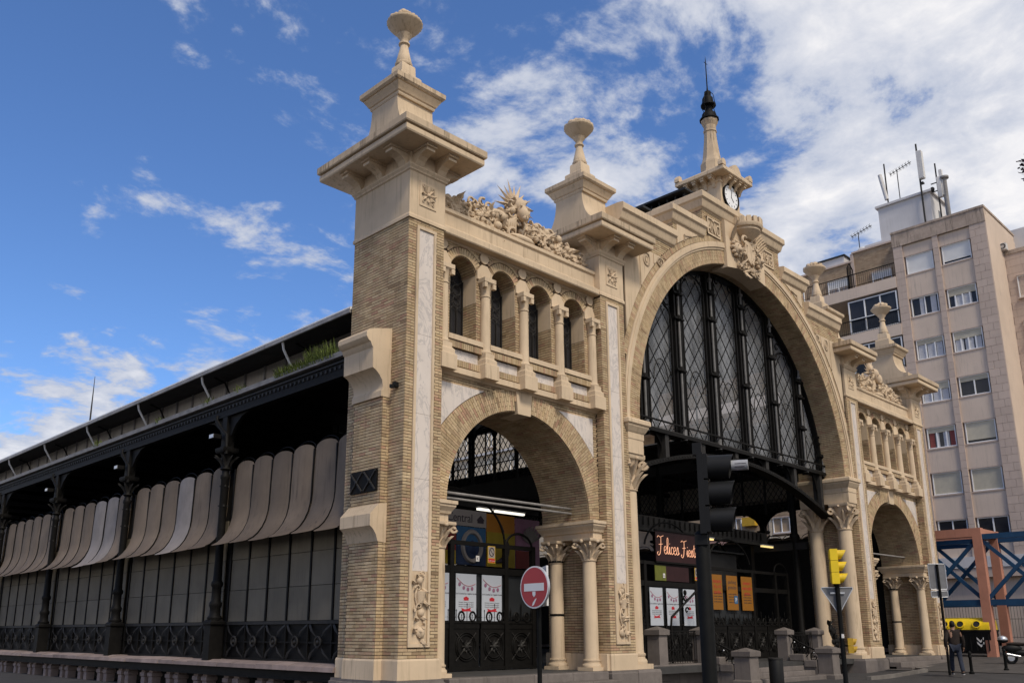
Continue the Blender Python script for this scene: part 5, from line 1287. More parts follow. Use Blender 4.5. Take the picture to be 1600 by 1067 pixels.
for (pts, lb) in (([(13.3, -.22, .86), (13.25, .5, 1.2), (13.15, .86, 1.42)], 'sloping black scroll handrail left of the central steps'), ([(18.52, -.22, .90), (18.55, .5, 1.22), (18.55, .86, 1.45)], 'sloping black scroll handrail right of the central steps')):
    t = empty('stair_handrail', pts[0], lb, 'handrail', 'sloping stair handrails'); q = MB(); q.tube(pts, .03, 'iron', 7); q.build('rail', t, 40)
    q = MB(); a, b_ = Vector(pts[0]), Vector(pts[2])
    for k in range(3):
        c = a.lerp(b_, .15+.33*k)-Vector((0, 0, .26))
        q.tube([c+Vector((0, .14*cos(u), .17*sin(u))) for u in [2*pi*j/16 for j in range(16)]], .02, 'iron', 6, True)
        q.tube([c+Vector((0, .05*u*cos(u*1.2), .05*u*sin(u*1.2)))*.5 for u in [j*.35 for j in range(14)]], .02, 'iron', 6); q.ell(c+Vector((-.03, 0, .14)), (.03, .03, .03), 'alu')
    q.build('scrolls', t, 50)
t = empty('ramp_handrail', (12.2, 2.2, .58), 'sloping black handrail with scroll finials in front of the white posters', 'handrail'); q = MB()
q.tube([(13.3, 2.3, 1.75), (13.35, 2.3, 2.05), (14.9, 2.3, 2.95), (15.1, 2.3, 3.05)], .04, 'iron', 7); q.bar((13.3, 2.3, .58), (13.3, 2.3, 1.8), .06, .06, 'iron'); q.bar((15.1, 2.3, .58), (15.1, 2.3, 3.1), .08, .08, 'iron'); q.build('rail', t, 40)
q = MB()
for (x, z, s) in ((14.15, 2.72, 1), (14.25, 2.28, -1), (14.0, 2.6, -1)): scroll(q, (x, 2.28, z), .13, 0, s*6, .03, 'iron')
q.ell((14.18, 2.28, 2.88), (.06, .06, .1), 'iron')
for k in range(5): scroll(q, (15.3+.1*(k % 2), 2.28, 1.9+.25*k), .13, k, 6, .025, 'iron')
q.build('scrolls', t, 50)
t = empty('gate_ornament', (21.6, .6, .6), 'black leafy wrought iron ornament leaning at the foot of the giant columns', 'ironwork'); q = MB(); rn = random.Random(2)
for k in range(26):
    s = k/25; c = (20.95+.75*s, .45, 1.85-1.1*s); q.ell((c[0]+rn.uniform(-.14, .14), c[1]+rn.uniform(-.05, .05), c[2]+rn.uniform(-.14, .14)), (.11, .05, .11), 'iron'); q.leaf(c, (rn.uniform(-1, 1), 0, rn.uniform(-1, 1)), (0, -1, 0), .25, .14, 'iron')
q.tube([(20.9, .47, 1.95), (21.75, .47, .6)], .04, 'iron'); q.build('scrollwork', t, 50)
t = empty('litter_bin', (13.75, -1.15, 0), 'black cylindrical litter bin standing in front of the granite pillar', 'bin'); q = MB(); q.lathe([(.215, .03), (.215, .74), (.2, .76)], (13.75, -1.15, 0), 'black_plastic', 24); q.build('body', t, 40)
q = MB(); q.lathe([(.2, .75), (.225, .76), (.225, .80), (.19, .81)], (13.75, -1.15, 0), 'iron_grey', 24); q.build('rim', t, 40)

# ------------------------------------------------------------------ street furniture
def frame_dirs(deg):   # facing direction in plan
    a = radians(deg); return Vector((cos(a), sin(a), 0)), Vector((-sin(a), cos(a), 0))
Z = Vector((0, 0, 1))
def obox(mb, c, d, e, h, m):      # oriented box: half sizes along d, e, z
    c = Vector(c); mb.add([c+d*(i*h[0])+e*(j*h[1])+Z*(k*h[2]) for k in (-1, 1) for i, j in ((-1, -1), (1, -1), (1, 1), (-1, 1))],
                          [(3, 2, 1, 0), (4, 5, 6, 7), (0, 1, 5, 4), (1, 2, 6, 5), (2, 3, 7, 6), (3, 0, 4, 7)], m)
def hood(mb, c, d, e, r, ln, m, cut=.55, n=18):
    c = Vector(c); vs, fs = [], []
    for rr in (r, r*.93):
        for i in range(n+1):
            a = radians(-70)+radians(320)*i/n; u = e*sin(a-radians(70)+pi/2)+Z*0
            ang = -pi*.38+2*pi*.88*i/n; p = e*cos(ang+.0)*rr+Z*sin(ang)*rr
            L_ = ln*(cut+(1-cut)*(.5+.5*sin(ang)))
            vs += [c+p, c+p+d*L_]
    k = 2*(n+1)
    for i in range(n):
        a = 2*i; fs += [(a, a+2, a+3, a+1), (k+a, k+a+1, k+a+3, k+a+2), (a+1, a+3, k+a+3, k+a+1)]
    mb.add(vs, fs, m)
def disc(mb, c, d, e, r, th, m, n=28, dome=0.):
    c = Vector(c); vs = [c+(e*cos(2*pi*i/n)+Z*sin(2*pi*i/n))*r for i in range(n)]; vs += [v+d*th for v in vs]
    vs.append(c+d*(th+dome)); fs = [(i, (i+1) % n, n+(i+1) % n, n+i) for i in range(n)]+[tuple(range(n))[::-1]]+[(n+i, n+(i+1) % n, 2*n) for i in range(n)]
    mb.add(vs, fs, m)

# tall black signal in the foreground
d, e = frame_dirs(-63)
bx_, by_ = -4.35, -10.32
t = empty('traffic_light', (bx_, by_, 0), 'tall black three lamp traffic light close up in front of the great arch', 'traffic light', 'traffic lights')
q = MB(); q.lathe([(.11, 0), (.11, .25), (.08, .32), (.072, .36), (.072, 2.5), (.05, 2.53)], (bx_, by_, 0), 'post_paint', 20); q.build('pole', t, 40)
hc = Vector((bx_, by_, 2.90))
q = MB(); obox(q, hc+d*.03, d, e, (.03, .125, .405), 'black_plastic')
for k in (-1, 0, 1): obox(q, hc+d*.06+Z*(.265*k), d, e, (.04, .122, .124), 'black_plastic')
obox(q, hc+Z*.46, d, e, (.045, .05, .06), 'black_plastic'); obox(q, hc-Z*.46, d, e, (.06, .08, .05), 'black_plastic'); q.build('housing', t)
for k in (1, 0, -1):
    q = MB(); hood(q, hc+d*.10+Z*(.265*k), d, e, .122, .25, 'black_plastic', .78); disc(q, hc+d*.09+Z*(.265*k), d, e, .108, .01, 'glass_dark', dome=.03); q.build('lamp_hood', t, 40)
q = MB(); c0 = hc+d*.30+Z*.265+e*.0-Z*.0
q.tube([c0+d*.03-e*.05, c0+d*.19-e*.05], .052, 'grey_label', 16); lb = q.build('hood_label', t, 50)
q = MB()
for k in range(3): q.tube([c0+d*(.05)-e*.05+Z*(.02-.03*k)-fw*.052, c0+d*(.16-.02*k)-e*.05+Z*(.02-.03*k)-fw*.052], .006, 'poster_text', 4)
q.build('lettering', lb)

# no entry sign, seen at an angle
sx, sy = -1.82, -5.75; n_ = Vector((-.997, .079, 0)); e_ = Vector((-.079, -.997, 0))
t = empty('no_entry_sign', (sx, sy, 0), 'round red no entry sign with white bar on a dark post', 'road sign')
q = MB(); q.tube([(sx, sy, -.3), (sx, sy, 2.5)], .035, 'post_paint', 12); q.build('post', t, 50)
c = Vector((sx, sy, 2.23))+n_*.06
q = MB(); disc(q, c, n_, e_, .32, .035, 'alu', 40); disc(q, c+n_*.001, n_, e_, .318, .0365, 'sign_white', 40); pl = q.build('disc', t, 40)
q = MB(); disc(q, c+n_*.0378, n_, e_, .298, .002, 'sign_red', 40); q.build('red_field', pl)
q = MB(); obox(q, c+n_*.0415, n_, e_, (.001, .225, .058), 'sign_white'); q.build('white_bar', pl)
q = MB(); cc_ = c+n_*.0418-Z*.105-e_*.0; q.add([cc_+e_*a+Z*b for a, b in ((-.035, .04), (.035, .04), (.035, -.01), (0, -.045), (-.035, -.01))], [(0, 1, 2, 3, 4)], 'sign_white'); q.build('sticker', pl)
q = MB(); cc_ = c+n_*.0418-Z*.235; q.add([cc_+e_*a+Z*b for a, b in ((-.05, -.05), (-.03, .0), (.03, .06), (.06, .065), (.0, -.03))], [(0, 1, 2, 3, 4)], 'sign_white'); q.build('sticker', pl)
q = MB(); obox(q, Vector((sx, sy, 2.25))-n_*.06+R2*.05, Vector((.80, -.60, 0)), Vector((.60, .80, 0)), (.015, .22, .30), 'sign_white'); q.build('rear_plate', t)
q = MB(); obox(q, (sx, sy, 2.42), n_, e_, (.06, .02, .02), 'alu'); obox(q, (sx, sy, 2.05), n_, e_, (.06, .02, .02), 'alu'); q.build('clamp', t)

# yellow signal with give way sign
yx, yy = 8.44, -5.76; d, e = frame_dirs(-58)
t = empty('traffic_light', (yx, yy, 0), 'yellow traffic light on a black post in front of the giant stone columns', 'traffic light', 'traffic lights')
q = MB(); q.lathe([(.09, 0), (.09, .2), (.055, .26), (.052, 2.68)], (yx, yy, 0), 'post_paint', 18); q.build('pole', t, 40)
hc = Vector((yx-.02, yy+.02, 3.06))
q = MB()
for k in (-1, 0, 1):
    obox(q, hc+Z*(.272*k), d, e, (.085, .125, .132), 'yellow_paint'); obox(q, hc+Z*(.272*k)-d*.09, d, e, (.012, .09, .10), 'yellow_paint')
obox(q, hc-Z*.43, d, e, (.05, .05, .03), 'post_paint'); q.build('housing', t)
for k in (1, 0, -1):
    q = MB(); hood(q, hc+d*.085+Z*(.272*k), d, e, .112, .20, 'yellow_lens', .35); disc(q, hc+d*.08+Z*(.272*k), d, e, .1, .01, 'glass_dark', dome=.03); q.build('lamp_hood', t, 40)
q = MB(); pc = Vector((yx, yy, 1.26))+d*.17-Z*.0
for k in (-.5, .5):
    obox(q, pc+Z*(.17*k), d, e, (.06, .08, .082), 'yellow_dull'); hood(q, pc+d*.06+Z*(.17*k), d, e, .07, .09, 'yellow_dull', .4)
q.build('pedestrian_lamp', t, 40)
q = MB(); q.bar((yx, yy, 1.26), (pc.x, pc.y, 1.26), .03, .03, 'post_paint'); q.lathe([(.0535, 1.43), (.0535, 1.52)], (yx, yy, 0), 'sign_white', 14, a0=radians(200), a1=radians(300)); q.build('sticker', t)
t = empty('give_way_sign', (yx, yy, 2.0), 'grey back of a triangular give way sign on the post of the yellow traffic light', 'road sign')
q = MB(); n2 = Vector((.80, .60, 0)).normalized(); e2 = Vector((-n2.y, n2.x, 0)); c = Vector((yx, yy, 2.33))+n2*.065
tri = [(-.34, .25), (.34, .25), (.355, .22), (.02, -.335), (-.02, -.335), (-.355, .22)]
vs = [c+e2*a+Z*b for a, b in tri]; vs += [v+n2*.02 for v in vs]; q.add(vs, [(0, 1, 2, 3, 4, 5), (11, 10, 9, 8, 7, 6)]+[(i, (i+1) % 6, 6+(i+1) % 6, 6+i) for i in range(6)], 'grey_back'); pl = q.build('plate', t)
q = MB()
for i in range(6): q.bar(vs[i]-n2*.004, vs[(i+1) % 6]-n2*.004, .018, .018, 'alu')
q.build('rim', pl); q = MB(); obox(q, c-n2*.02+Z*.12, n2, e2, (.015, .16, .02), 'alu'); q.build('bracket', t)

# rear of an information panel
ix, iy = 22.70, -3.05; n3 = Vector((.72, .69, 0)).normalized(); e3 = Vector((-n3.y, n3.x, 0))
t = empty('information_sign', (ix, iy, gz(ix)), 'dark back of a rectangular traffic sign with small plate below, beside the last pylon', 'road sign'); q = MB()
cp = Vector((ix, iy, 3.5))
q.tube([(ix, iy, .05), (ix, iy, 2.3), tuple(Vector((ix, iy, 2.5))+e3*-.0), tuple(Vector((ix, iy, 4.0)))], .045, 'post_paint', 10); q.build('post', t, 50)
for zz, hh, ww in ((3.55, .46, .31), (2.92, .11, .30)):
    c = Vector((ix, iy, zz))+n3*.07; q = MB(); obox(q, c, n3, e3, (.01, ww, hh), 'grey_back'); pl = q.build('plate', t); q = MB()
    cs = [c-n3*.012+e3*(a*ww)+Z*(b*hh) for a, b in ((-1, -.9), (-.94, -1), (.94, -1), (1, -.9), (1, .9), (.94, 1), (-.94, 1), (-1, .9))]
    q.tube(cs, .016, 'alu', 5, True); q.build('rim', pl)
for (x, y, lb) in ((23.6, -3.5, 'short black bollard beside the pedestrian in front of the recycling container'), (25.65, -4.05, 'short black bollard at the kerb right of the recycling container')):
    t = empty('bollard', (x, y, gz(x)), lb, 'bollard', 'black iron bollards'); q = MB(); z = gz(x)
    q.lathe([(.09, z-.02), (.09, z+.06), (.055, z+.1), (.05, z+.55), (.062, z+.57), (.062, z+.6), (.05, z+.62), (.05, z+.7)], (x, y, 0), 'post_paint', 16); q.build('post', t, 40)
    q = MB(); q.lathe([(.05, z+.69), (.065, z+.71), (.055, z+.76), (.02, z+.80)], (x, y, 0), 'post_paint', 16); q.build('cap', t, 40)

# recycling container
cx0, cx1, y0, y1, zb = 33.8, 35.0, -1.15, 1.15, gz(33.8)
t = empty('recycling_container', (34.4, 0, zb), 'black recycling container with yellow rounded lid and white chevrons', 'container')
q = MB(); q.prism([(cx0+.12, zb+.16), (cx1-.12, zb+.16), (cx1, zb+1.2), (cx0, zb+1.2)], 'y', y0, y1, 'black_plastic')
for y in np.linspace(y0+.1, y1-.1, 9): q.box(cx0+.0, cx0+.05, y-.02, y+.02, zb+.3, zb+1.18, 'black_plastic')
q.box(cx0-.04, cx1+.04, y0-.04, y1+.04, zb+1.16, zb+1.24, 'black_plastic'); q.build('body', t)
lid = [(cx0-.03, zb+1.24), (cx0-.02, zb+1.42), (cx0+.06, zb+1.60), (cx0+.22, zb+1.73), (cx0+.45, zb+1.80), (cx1-.35, zb+1.80), (cx1-.1, zb+1.62), (cx1, zb+1.24)]
q = MB(); q.prism(lid, 'y', y0, y1, 'yellow_paint'); ld = q.build('lid', t, 50)
for y in (-.62, .1, .8):
    q = MB(); c = Vector((cx0-.0, y, zb+1.48)); nn = Vector((-.9, 0, .42)).normalized(); ee = Vector((0, 1, 0)); uu = Vector((.42, 0, .9)).normalized(); n = 20
    vs = [c+nn*k+(ee*cos(2*pi*i/n)+uu*sin(2*pi*i/n))*r for r, k in ((.19, -.02), (.19, .045), (.15, .05), (.15, .02)) for i in range(n)]
    q.add(vs, [(j*n+i, j*n+(i+1) % n, (j+1)*n+(i+1) % n, (j+1)*n+i) for j in range(3) for i in range(n)], 'yellow_paint'); q.add([v for v in vs[3*n:]], [tuple(range(n))], 'roof_dark'); q.build('hole_rim', ld, 40)
for y, s in ((y0-.03, 1), (y1+.03, 1)):
    q = MB(); q.box(cx0+.45, cx0+.6, y-.05, y+.05, zb+.3, zb+1.6, 'black_plastic'); q.tube([(cx0+.1, y, zb+1.25), (cx0+.3, y, zb+1.62), (cx0+.6, y, zb+1.78)], .04, 'black_plastic'); q.build('lifting_arm', t, 40)
q = MB()
for z in (zb+.75, zb+.55):
    for s in (-1, 1): q.add([(cx0-.012+.035*(zb+1.2-zz)/1.0, -.70+s*a, zz) for a, zz in ((0, z-.10), (.15, z+.06), (.15, z+.16), (0, z))], [(0, 1, 2, 3)], 'sign_white')
q.build('chevron', t)
q = MB()
for x in (cx0+.2, cx1-.2):
    for y in (y0+.2, y1-.2): q.box(x-.06, x+.06, y-.06, y+.06, zb-.01, zb+.17, 'black_plastic')
q.build('feet', t)

# parked scooter at the right edge
mx0, my0 = 29.6, -3.75; zb = gz(mx0); d, e = frame_dirs(-62)
P = lambda a, b, z: Vector((mx0, my0, zb+z))+d*a+e*b
t = empty('scooter', (mx0, my0, zb), 'parked dark scooter with pale grey top box at the edge of the street', 'scooter')
for a in (-.62, .68):
    q = MB(); q.tube([P(a+.2*cos(u), 0, .25+.2*sin(u)) for u in [2*pi*j/20 for j in range(20)]], .055, 'black_plastic', 8, True); wlo = q.build('wheel', t, 50); q = MB(); q.tube([P(a, -.05, .25), P(a, .05, .25)], .13, 'alu', 14); q.build('rim', wlo, 40)
q = MB()
for a, z, r in ((-.55, .62, (.38, .15, .16)), (-.2, .45, (.35, .17, .13)), (.42, .62, (.14, .19, .36)), (.62, .48, (.2, .08, .08))): q.ell(P(a, 0, z), r, 'black_plastic', Matrix(((d.x, e.x, 0), (d.y, e.y, 0), (0, 0, 1))), 12, 8)
q.bar(P(-.1, 0, .3), P(.45, 0, .3), .3, .06, 'black_plastic'); q.build('body', t, 60)
q = MB(); q.ell(P(-.4, 0, .80), (.36, .14, .07), 'jacket', Matrix(((d.x, e.x, 0), (d.y, e.y, 0), (0, 0, 1))), 12, 6); q.build('seat', t, 60)
q = MB(); q.ell(P(-.85, 0, .98), (.2, .2, .15), 'alu', Matrix(((d.x, e.x, 0), (d.y, e.y, 0), (0, 0, 1))), 14, 8); q.ell(P(-.85, 0, .93), (.205, .205, .10), 'black_plastic', Matrix(((d.x, e.x, 0), (d.y, e.y, 0), (0, 0, 1))), 14, 8); q.build('top_box', t, 60)
q = MB(); q.tube([P(.4, -.33, 1.0), P(.46, -.1, .98), P(.46, .1, .98), P(.4, .33, 1.0)], .02, 'black_plastic'); q.bar(P(.66, 0, .3), P(.45, 0, .98), .05, .05, 'alu')
for s in (-1, 1): q.tube([P(.42, s*.25, 1.0), P(.46, s*.32, 1.18)], .01, 'alu'); q.ell(P(.46, s*.33, 1.22), (.03, .07, .05), 'black_plastic')
q.build('handlebar', t, 50); q = MB(); q.ell(P(.58, 0, .84), (.05, .11, .08), 'alu', Matrix(((d.x, e.x, 0), (d.y, e.y, 0), (0, 0, 1)))); q.build('headlight', t, 60)
q = MB(); q.bar(P(-.1, .05, .3), P(-.15, .22, .0), .03, .03, 'alu'); q.build('kickstand', t)
q = MB(); q.tube([P(-.3, -.15, .3), P(-.8, -.18, .4)], .05, 'alu', 8); q.build('exhaust', t, 50)

# ------------------------------------------------------------------ pedestrian seen from behind
PXX, PYY = 22.0, -3.57; PZ = .12
pd, pe = frame_dirs(28)       # walking direction, left-hand side
pr = empty('person', (PXX, PYY, PZ-.0), 'person walking away in a dark brown jacket and blue jeans past the recycling container', 'person')
def BP(f, s, z): return pd*f+pe*s+Z*z
def skin_obj(name, joints, edges, m, parent, root=0, sub=2):
    me = bpy.data.meshes.new(name); me.from_pydata([tuple(j[0]) for j in joints], edges, []); o = bpy.data.objects.new(name, me); COL.objects.link(o)
    sm = o.modifiers.new('skin', 'SKIN'); sm.use_smooth_shade = True
    if not me.skin_vertices: me.skin_vertices.new() if hasattr(me.skin_vertices, 'new') else None
    for i, j in enumerate(joints):
        r = j[1] if isinstance(j[1], tuple) else (j[1], j[1]); me.skin_vertices[0].data[i].radius = r
    me.skin_vertices[0].data[root].use_root = True
    ss = o.modifiers.new('sub', 'SUBSURF'); ss.levels = sub; ss.render_levels = sub
    dg = bpy.context.evaluated_depsgraph_get(); dg.update(); ev = o.evaluated_get(dg); nm = bpy.data.meshes.new_from_object(ev)
    o.modifiers.clear(); o.data = nm; nm.materials.clear(); nm.materials.append(MATS[m]); o.parent = parent
    for p_ in nm.polygons: p_.use_smooth = True; p_.material_index = 0
    return o
J = {'pel': BP(0, 0, .97), 'sp': BP(.02, 0, 1.15), 'ch': BP(.03, 0, 1.38), 'nk': BP(.03, 0, 1.54), 'hd': BP(.05, 0, 1.64), 'ht': BP(.055, 0, 1.77)}
for s, nm in ((1, 'L'), (-1, 'R')):
    st = .20*s                       # left leg forward, right leg pushing off
    J['hip'+nm] = BP(0, s*.10, .93); J['kn'+nm] = BP(.16*s+.05, s*.11, .52); J['an'+nm] = BP(.30*s-.06, s*.115, .10); J['to'+nm] = BP(.30*s+.12, s*.13, .04 if s > 0 else .05)
    J['sh'+nm] = BP(.02, s*.20, 1.47); J['el'+nm] = BP(-.10*s-.03, s*.29, 1.18); J['wr'+nm] = BP(-.10*s+.06, s*.30, .93); J['ha'+nm] = BP(-.10*s+.09, s*.30, .85)
def graph(keys, edges): return [keys.index(a) for a in ()] or [(keys.index(a), keys.index(b_)) for a, b_ in edges]
kb = ['pel', 'sp', 'ch', 'nk', 'hd', 'ht', 'hipL', 'knL', 'anL', 'toL', 'hipR', 'knR', 'anR', 'toR', 'shL', 'elL', 'wrL', 'haL', 'shR', 'elR', 'wrR', 'haR']
rad = dict(pel=.13, sp=.12, ch=.14, nk=.055, hd=(.085, .10), ht=(.06, .07), hip=.09, kn=.055, an=.04, to=.035, sh=.065, el=.042, wr=.028, ha=.034)
ed = [('pel', 'sp'), ('sp', 'ch'), ('ch', 'nk'), ('nk', 'hd'), ('hd', 'ht')]+[(a+s, b_+s) for s in 'LR' for a, b_ in (('hip', 'kn'), ('kn', 'an'), ('an', 'to'), ('sh', 'el'), ('el', 'wr'), ('wr', 'ha'))]+[('pel', 'hipL'), ('pel', 'hipR'), ('ch', 'shL'), ('ch', 'shR')]
rk = lambda k: rad[k] if k in rad else rad[k[:-1]]
bo = skin_obj('body', [(J[k], rk(k)) for k in kb], graph(kb, ed), 'skin', pr)
kt = ['pel', 'hipL', 'knL', 'anL', 'hipR', 'knR', 'anR']; rt_ = dict(pel=.155, hip=.108, kn=.082, an=.072)
skin_obj('jeans', [(J[k], rt_[k] if k in rt_ else rt_[k[:-1]]) for k in kt], graph(kt, [('pel', 'hipL'), ('hipL', 'knL'), ('knL', 'anL'), ('pel', 'hipR'), ('hipR', 'knR'), ('knR', 'anR')]), 'jeans', bo)
J['hem'] = BP(.01, 0, .86)
kj = ['hem', 'sp', 'ch', 'nk', 'shL', 'elL', 'wrL', 'shR', 'elR', 'wrR']; rj = dict(hem=(.19, .165), sp=(.18, .16), ch=(.205, .165), nk=.075, sh=.095, el=.072, wr=.055)
skin_obj('jacket', [(J[k], rj[k] if k in rj else rj[k[:-1]]) for k in kj], graph(kj, [('hem', 'sp'), ('sp', 'ch'), ('ch', 'nk'), ('ch', 'shL'), ('shL', 'elL'), ('elL', 'wrL'), ('ch', 'shR'), ('shR', 'elR'), ('elR', 'wrR')]), 'jacket', bo)
wp = Vector((PXX, PYY, PZ))
R3 = Matrix(((pd.x, pe.x, 0), (pd.y, pe.y, 0), (0, 0, 1)))
q = MB(); q.ell(wp+BP(.035, 0, 1.72), (.112, .092, .125), 'hair', R3, 16, 12); q.build('hair', bo, 60)
q = MB()
for s in (-1, 1): q.ell(wp+BP(.05, s*.088, 1.66), (.028, .012, .035), 'skin', R3)
q.ell(wp+BP(.15, 0, 1.65), (.025, .018, .03), 'skin', R3); q.build('face_features', bo, 60)
q = MB()
for s, nm in ((1, 'L'), (-1, 'R')):
    for k in range(4):
        b0 = wp+J['ha'+nm]+pd*(.024*(k-1.5)); L_ = (.075, .085, .08, .062)[k]; q.tube([b0, b0+Vector((0, 0, -L_*.5))+pe*(-s*.006), b0+Vector((0, 0, -L_*.9))+pe*(-s*.03)], [.010, .009, .007], 'skin', 6)
    b0 = wp+J['wr'+nm]+pd*.025-Z*.03; q.tube([b0, b0+pd*.03-Z*.04, b0+pd*.035-Z*.075], [.011, .010, .008], 'skin', 6)
q.build('fingers', bo, 60)
for s, nm in ((1, 'L'), (-1, 'R')):
    q = MB(); c = wp+J['an'+nm]; c.z = PZ+.055 if s > 0 else PZ+.06
    q.ell(c+pd*.06, (.15, .052, .05), 'shoe', R3, 14, 8); q.ell(c+pd*.06-Z*.035, (.155, .055, .022), 'sign_white', R3, 14, 6); q.build('shoe', bo, 60)

# ------------------------------------------------------------------ blue and salmon steel frame
t = empty('steel_frame', (35.1, -1.1, gz(34)), 'salmon posts and beams braced with dark blue steel crosses', 'frame structure')
Y0, YS = -1.1, (-6.9, -4.0, -1.1, 1.8, 4.7)
for X in (34.05, 36.35):
    for y in (-6.9, -1.1, 4.7):
        q = MB(); q.box(X-.2, X+.2, y-.2, y+.2, gz(X)-.1, 6.0, 'salmon'); q.build('post', t)
    q = MB(); q.box(X-.2, X+.2, -1.3, 4.9, 6.0, 6.4, 'salmon') if X < 35 else q.box(X-.2, X+.2, -1.3, 4.9, 6.01, 6.39, 'salmon'); q.build('beam', t)
    for y0, y1 in zip(YS[:-1], YS[1:]):
        for (za, zb) in ((3.05, 5.85), (5.85, 3.05)):
            q = MB(); q.bar((X+(.03 if za < zb else -.03), y0+.1, za), (X+(.03 if za < zb else -.03), y1-.1, zb), .10, .17, 'blue_steel'); q.build('brace', t)
    q = MB(); q.box(X-.1, X+.1, -7, 4.6, 2.78, 3.05, 'blue_steel'); q.build('beam', t)
    q = MB(); q.box(X-.1, X+.1, -7, -1.3, 5.85, 6.1, 'blue_steel'); q.box(X-.08, X+.08, -1.0, 4.6, 5.7, 5.9, 'blue_steel'); q.build('beam', t)
for y in (-1.1, 4.7):
    q = MB(); q.box(34.25, 36.15, y-.18, y+.18, 6.03, 6.38, 'salmon'); q.build('beam', t)
for y in (-4, 1.8):
    q = MB(); q.box(34.1, 36.3, y-.06, y+.06, 5.8, 5.95, 'blue_steel'); q.build('beam', t); q = MB(); q.bar((34.1, y, 5.85), (36.3, y-2.9, 5.85), .08, .1, 'blue_steel'); q.build('brace', t)

# ------------------------------------------------------------------ apartment buildings
WN = {}
def window_x(parent, X, y0, y1, z0, z1, style, rnd):
    """window in a wall whose face looks to -x"""
    f = MB(); fr = .055
    for a, b_ in ((y0, y0+fr), (y1-fr, y1)): f.box(X-.05, X+.04, a, b_, z0, z1, 'win_frame')
    sh = {'open': 0, 'half': .38, 'third': .25, 'shut': 1, 'low': .84}[style[0]]
    zt = z1-sh*(z1-z0)
    for a, b_ in ((z0, z0+fr), (z1-fr, z1)): f.box(X-.05, X+.04, y0+fr, y1-fr, a, b_, 'win_frame')
    if sh < .8:
        n = style[1]
        for k in range(1, n): y = y0+(y1-y0)*k/n; f.box(X-.03, X+.03, y-.035, y+.035, z0+fr, zt, 'win_frame')
    o = f.build('window', parent)
    s = MB(); s.box(X-.14, X-.01, y0-.06, y1+.06, z0-.09, z0-.005, 'render_slab'); s.build('sill', o)
    s = MB(); s.box(X-.11, X-.0, y0-.05, y1+.05, z1+.003, z1+.07, 'render_slab'); s.build('lintel', o)
    if sh < 1:
        g_ = MB(); g_.box(X+.05, X+.06, y0+fr, y1-fr, z0+fr, zt, 'glass_dark'); g_.build('pane', o)
    if sh:
        s = MB(); n = max(2, int((z1-zt)/.055))
        for k in range(n): za = zt+(z1-fr-zt)*k/n; s.box(X-.012, X+.03, y0+fr, y1-fr, za, za+(z1-fr-zt)/n-.006, style[2]); 
        s.build('shutter', o)
    if len(style) > 3:
        c = MB(); w_ = y1-y0
        for a, b_, m in style[3]:
            ya, yb = y0+w_*a, y0+w_*b_; k = max(3, int((yb-ya)/.05))
            ys_ = np.linspace(ya, yb, k)
            for i in range(k-1): c.box(X+.045-.006*(i % 2), X+.0478, ys_[i], ys_[i+1], z0+fr, zt-.01, m)
        c.build('curtain', o)
    return o
rn = random.Random(9)
AX = 45.0
ap = empty('apartment_building', (48, 2, 1.1), 'tall pinkish apartment block with two columns of windows and a white roof room', 'apartment building')
q = MB(); q.box(45.35, 56, -.5, 5.14, 1, 27.2, 'render_pink'); q.build('core_wall', ap)
rows = [(24.34, 25.6), (21.39, 22.65), (18.46, 19.79), (15.60, 16.85), (12.66, 13.98), (9.75, 11.1), (6.90, 8.17)]
cols_ = [(2.78, 4.46), (.52, 2.22)]
# spandrels and reveals
for (y0, y1) in cols_:
    zs = [26.4]+[z for r in rows for z in (r[1], r[0])]+[5.9]
    for k in range(0, len(zs), 2):
        q = MB(); q.box(45.12, 45.36, y0-.1, y1+.1, zs[k+1]+.002, zs[k]-.002, 'render_pink'); q.build('spandrel', ap)
slabs = {}
for (y0, y1, split) in ((-.52, .42, 1), (2.32, 2.68, 0), (4.56, 5.16, 0)):
    z = 5.9; k = 0
    while z < 27.0:
        cuts = [y0, y1] if not split else [y0, y0+(.62 if k % 2 else .34), y1]
        for a, b_ in zip(cuts[:-1], cuts[1:]):
            key = (round(b_-a, 3)); 
            if key not in slabs:
                q = MB(); q.rings([(-.012, 0), (-.004, .008)], 0, 1, 0, 1, 'render_slab', True, False); q = MB()
                q.box(45.0, 45.36, a+.006, b_-.006, z+.006, z+.474, 'render_slab'); slabs[key] = (q.build('cladding_slab', ap), a, z)
            else: inst(slabs[key][0], ap, (rn.uniform(-.004, .004), a-slabs[key][1], z-slabs[key][2]))
        z += .48; k += 1
q = MB(); q.box(44.96, 45.4, -.54, 5.18, 26.42, 27.35, 'parapet_stain'); q.box(44.92, 56.1, -.58, 5.2, 27.35, 27.5, 'parapet_stain'); q.box(45.4, 56, -.53, 5.16, 26.9, 27.35, 'render_pink'); q.build('parapet', ap)
q = MB(); q.box(45.02, 56, -.56, -.5, 1, 26.9, 'render_pink'); q.build('side_wall', ap)
cur = [(.08, .3, 'curtain'), (.34, .62, 'curtain'), (.68, .95, 'curtain')]; red = [(.05, .22, 'curtain_red'), (.25, .45, 'curtain'), (.60, .72, 'curtain'), (.76, .94, 'curtain_red')]
S1 = [('shut', 2, 'shutter'), ('open', 2, 'shutter', [(.1, .3, 'curtain'), (.56, .7, 'curtain')]), ('third', 3, 'shutter_beige', cur), ('half', 3, 'shutter_beige', cur), ('third', 3, 'shutter_beige', red), ('shut', 2, 'shutter_beige'), ('open', 2, 'shutter')]
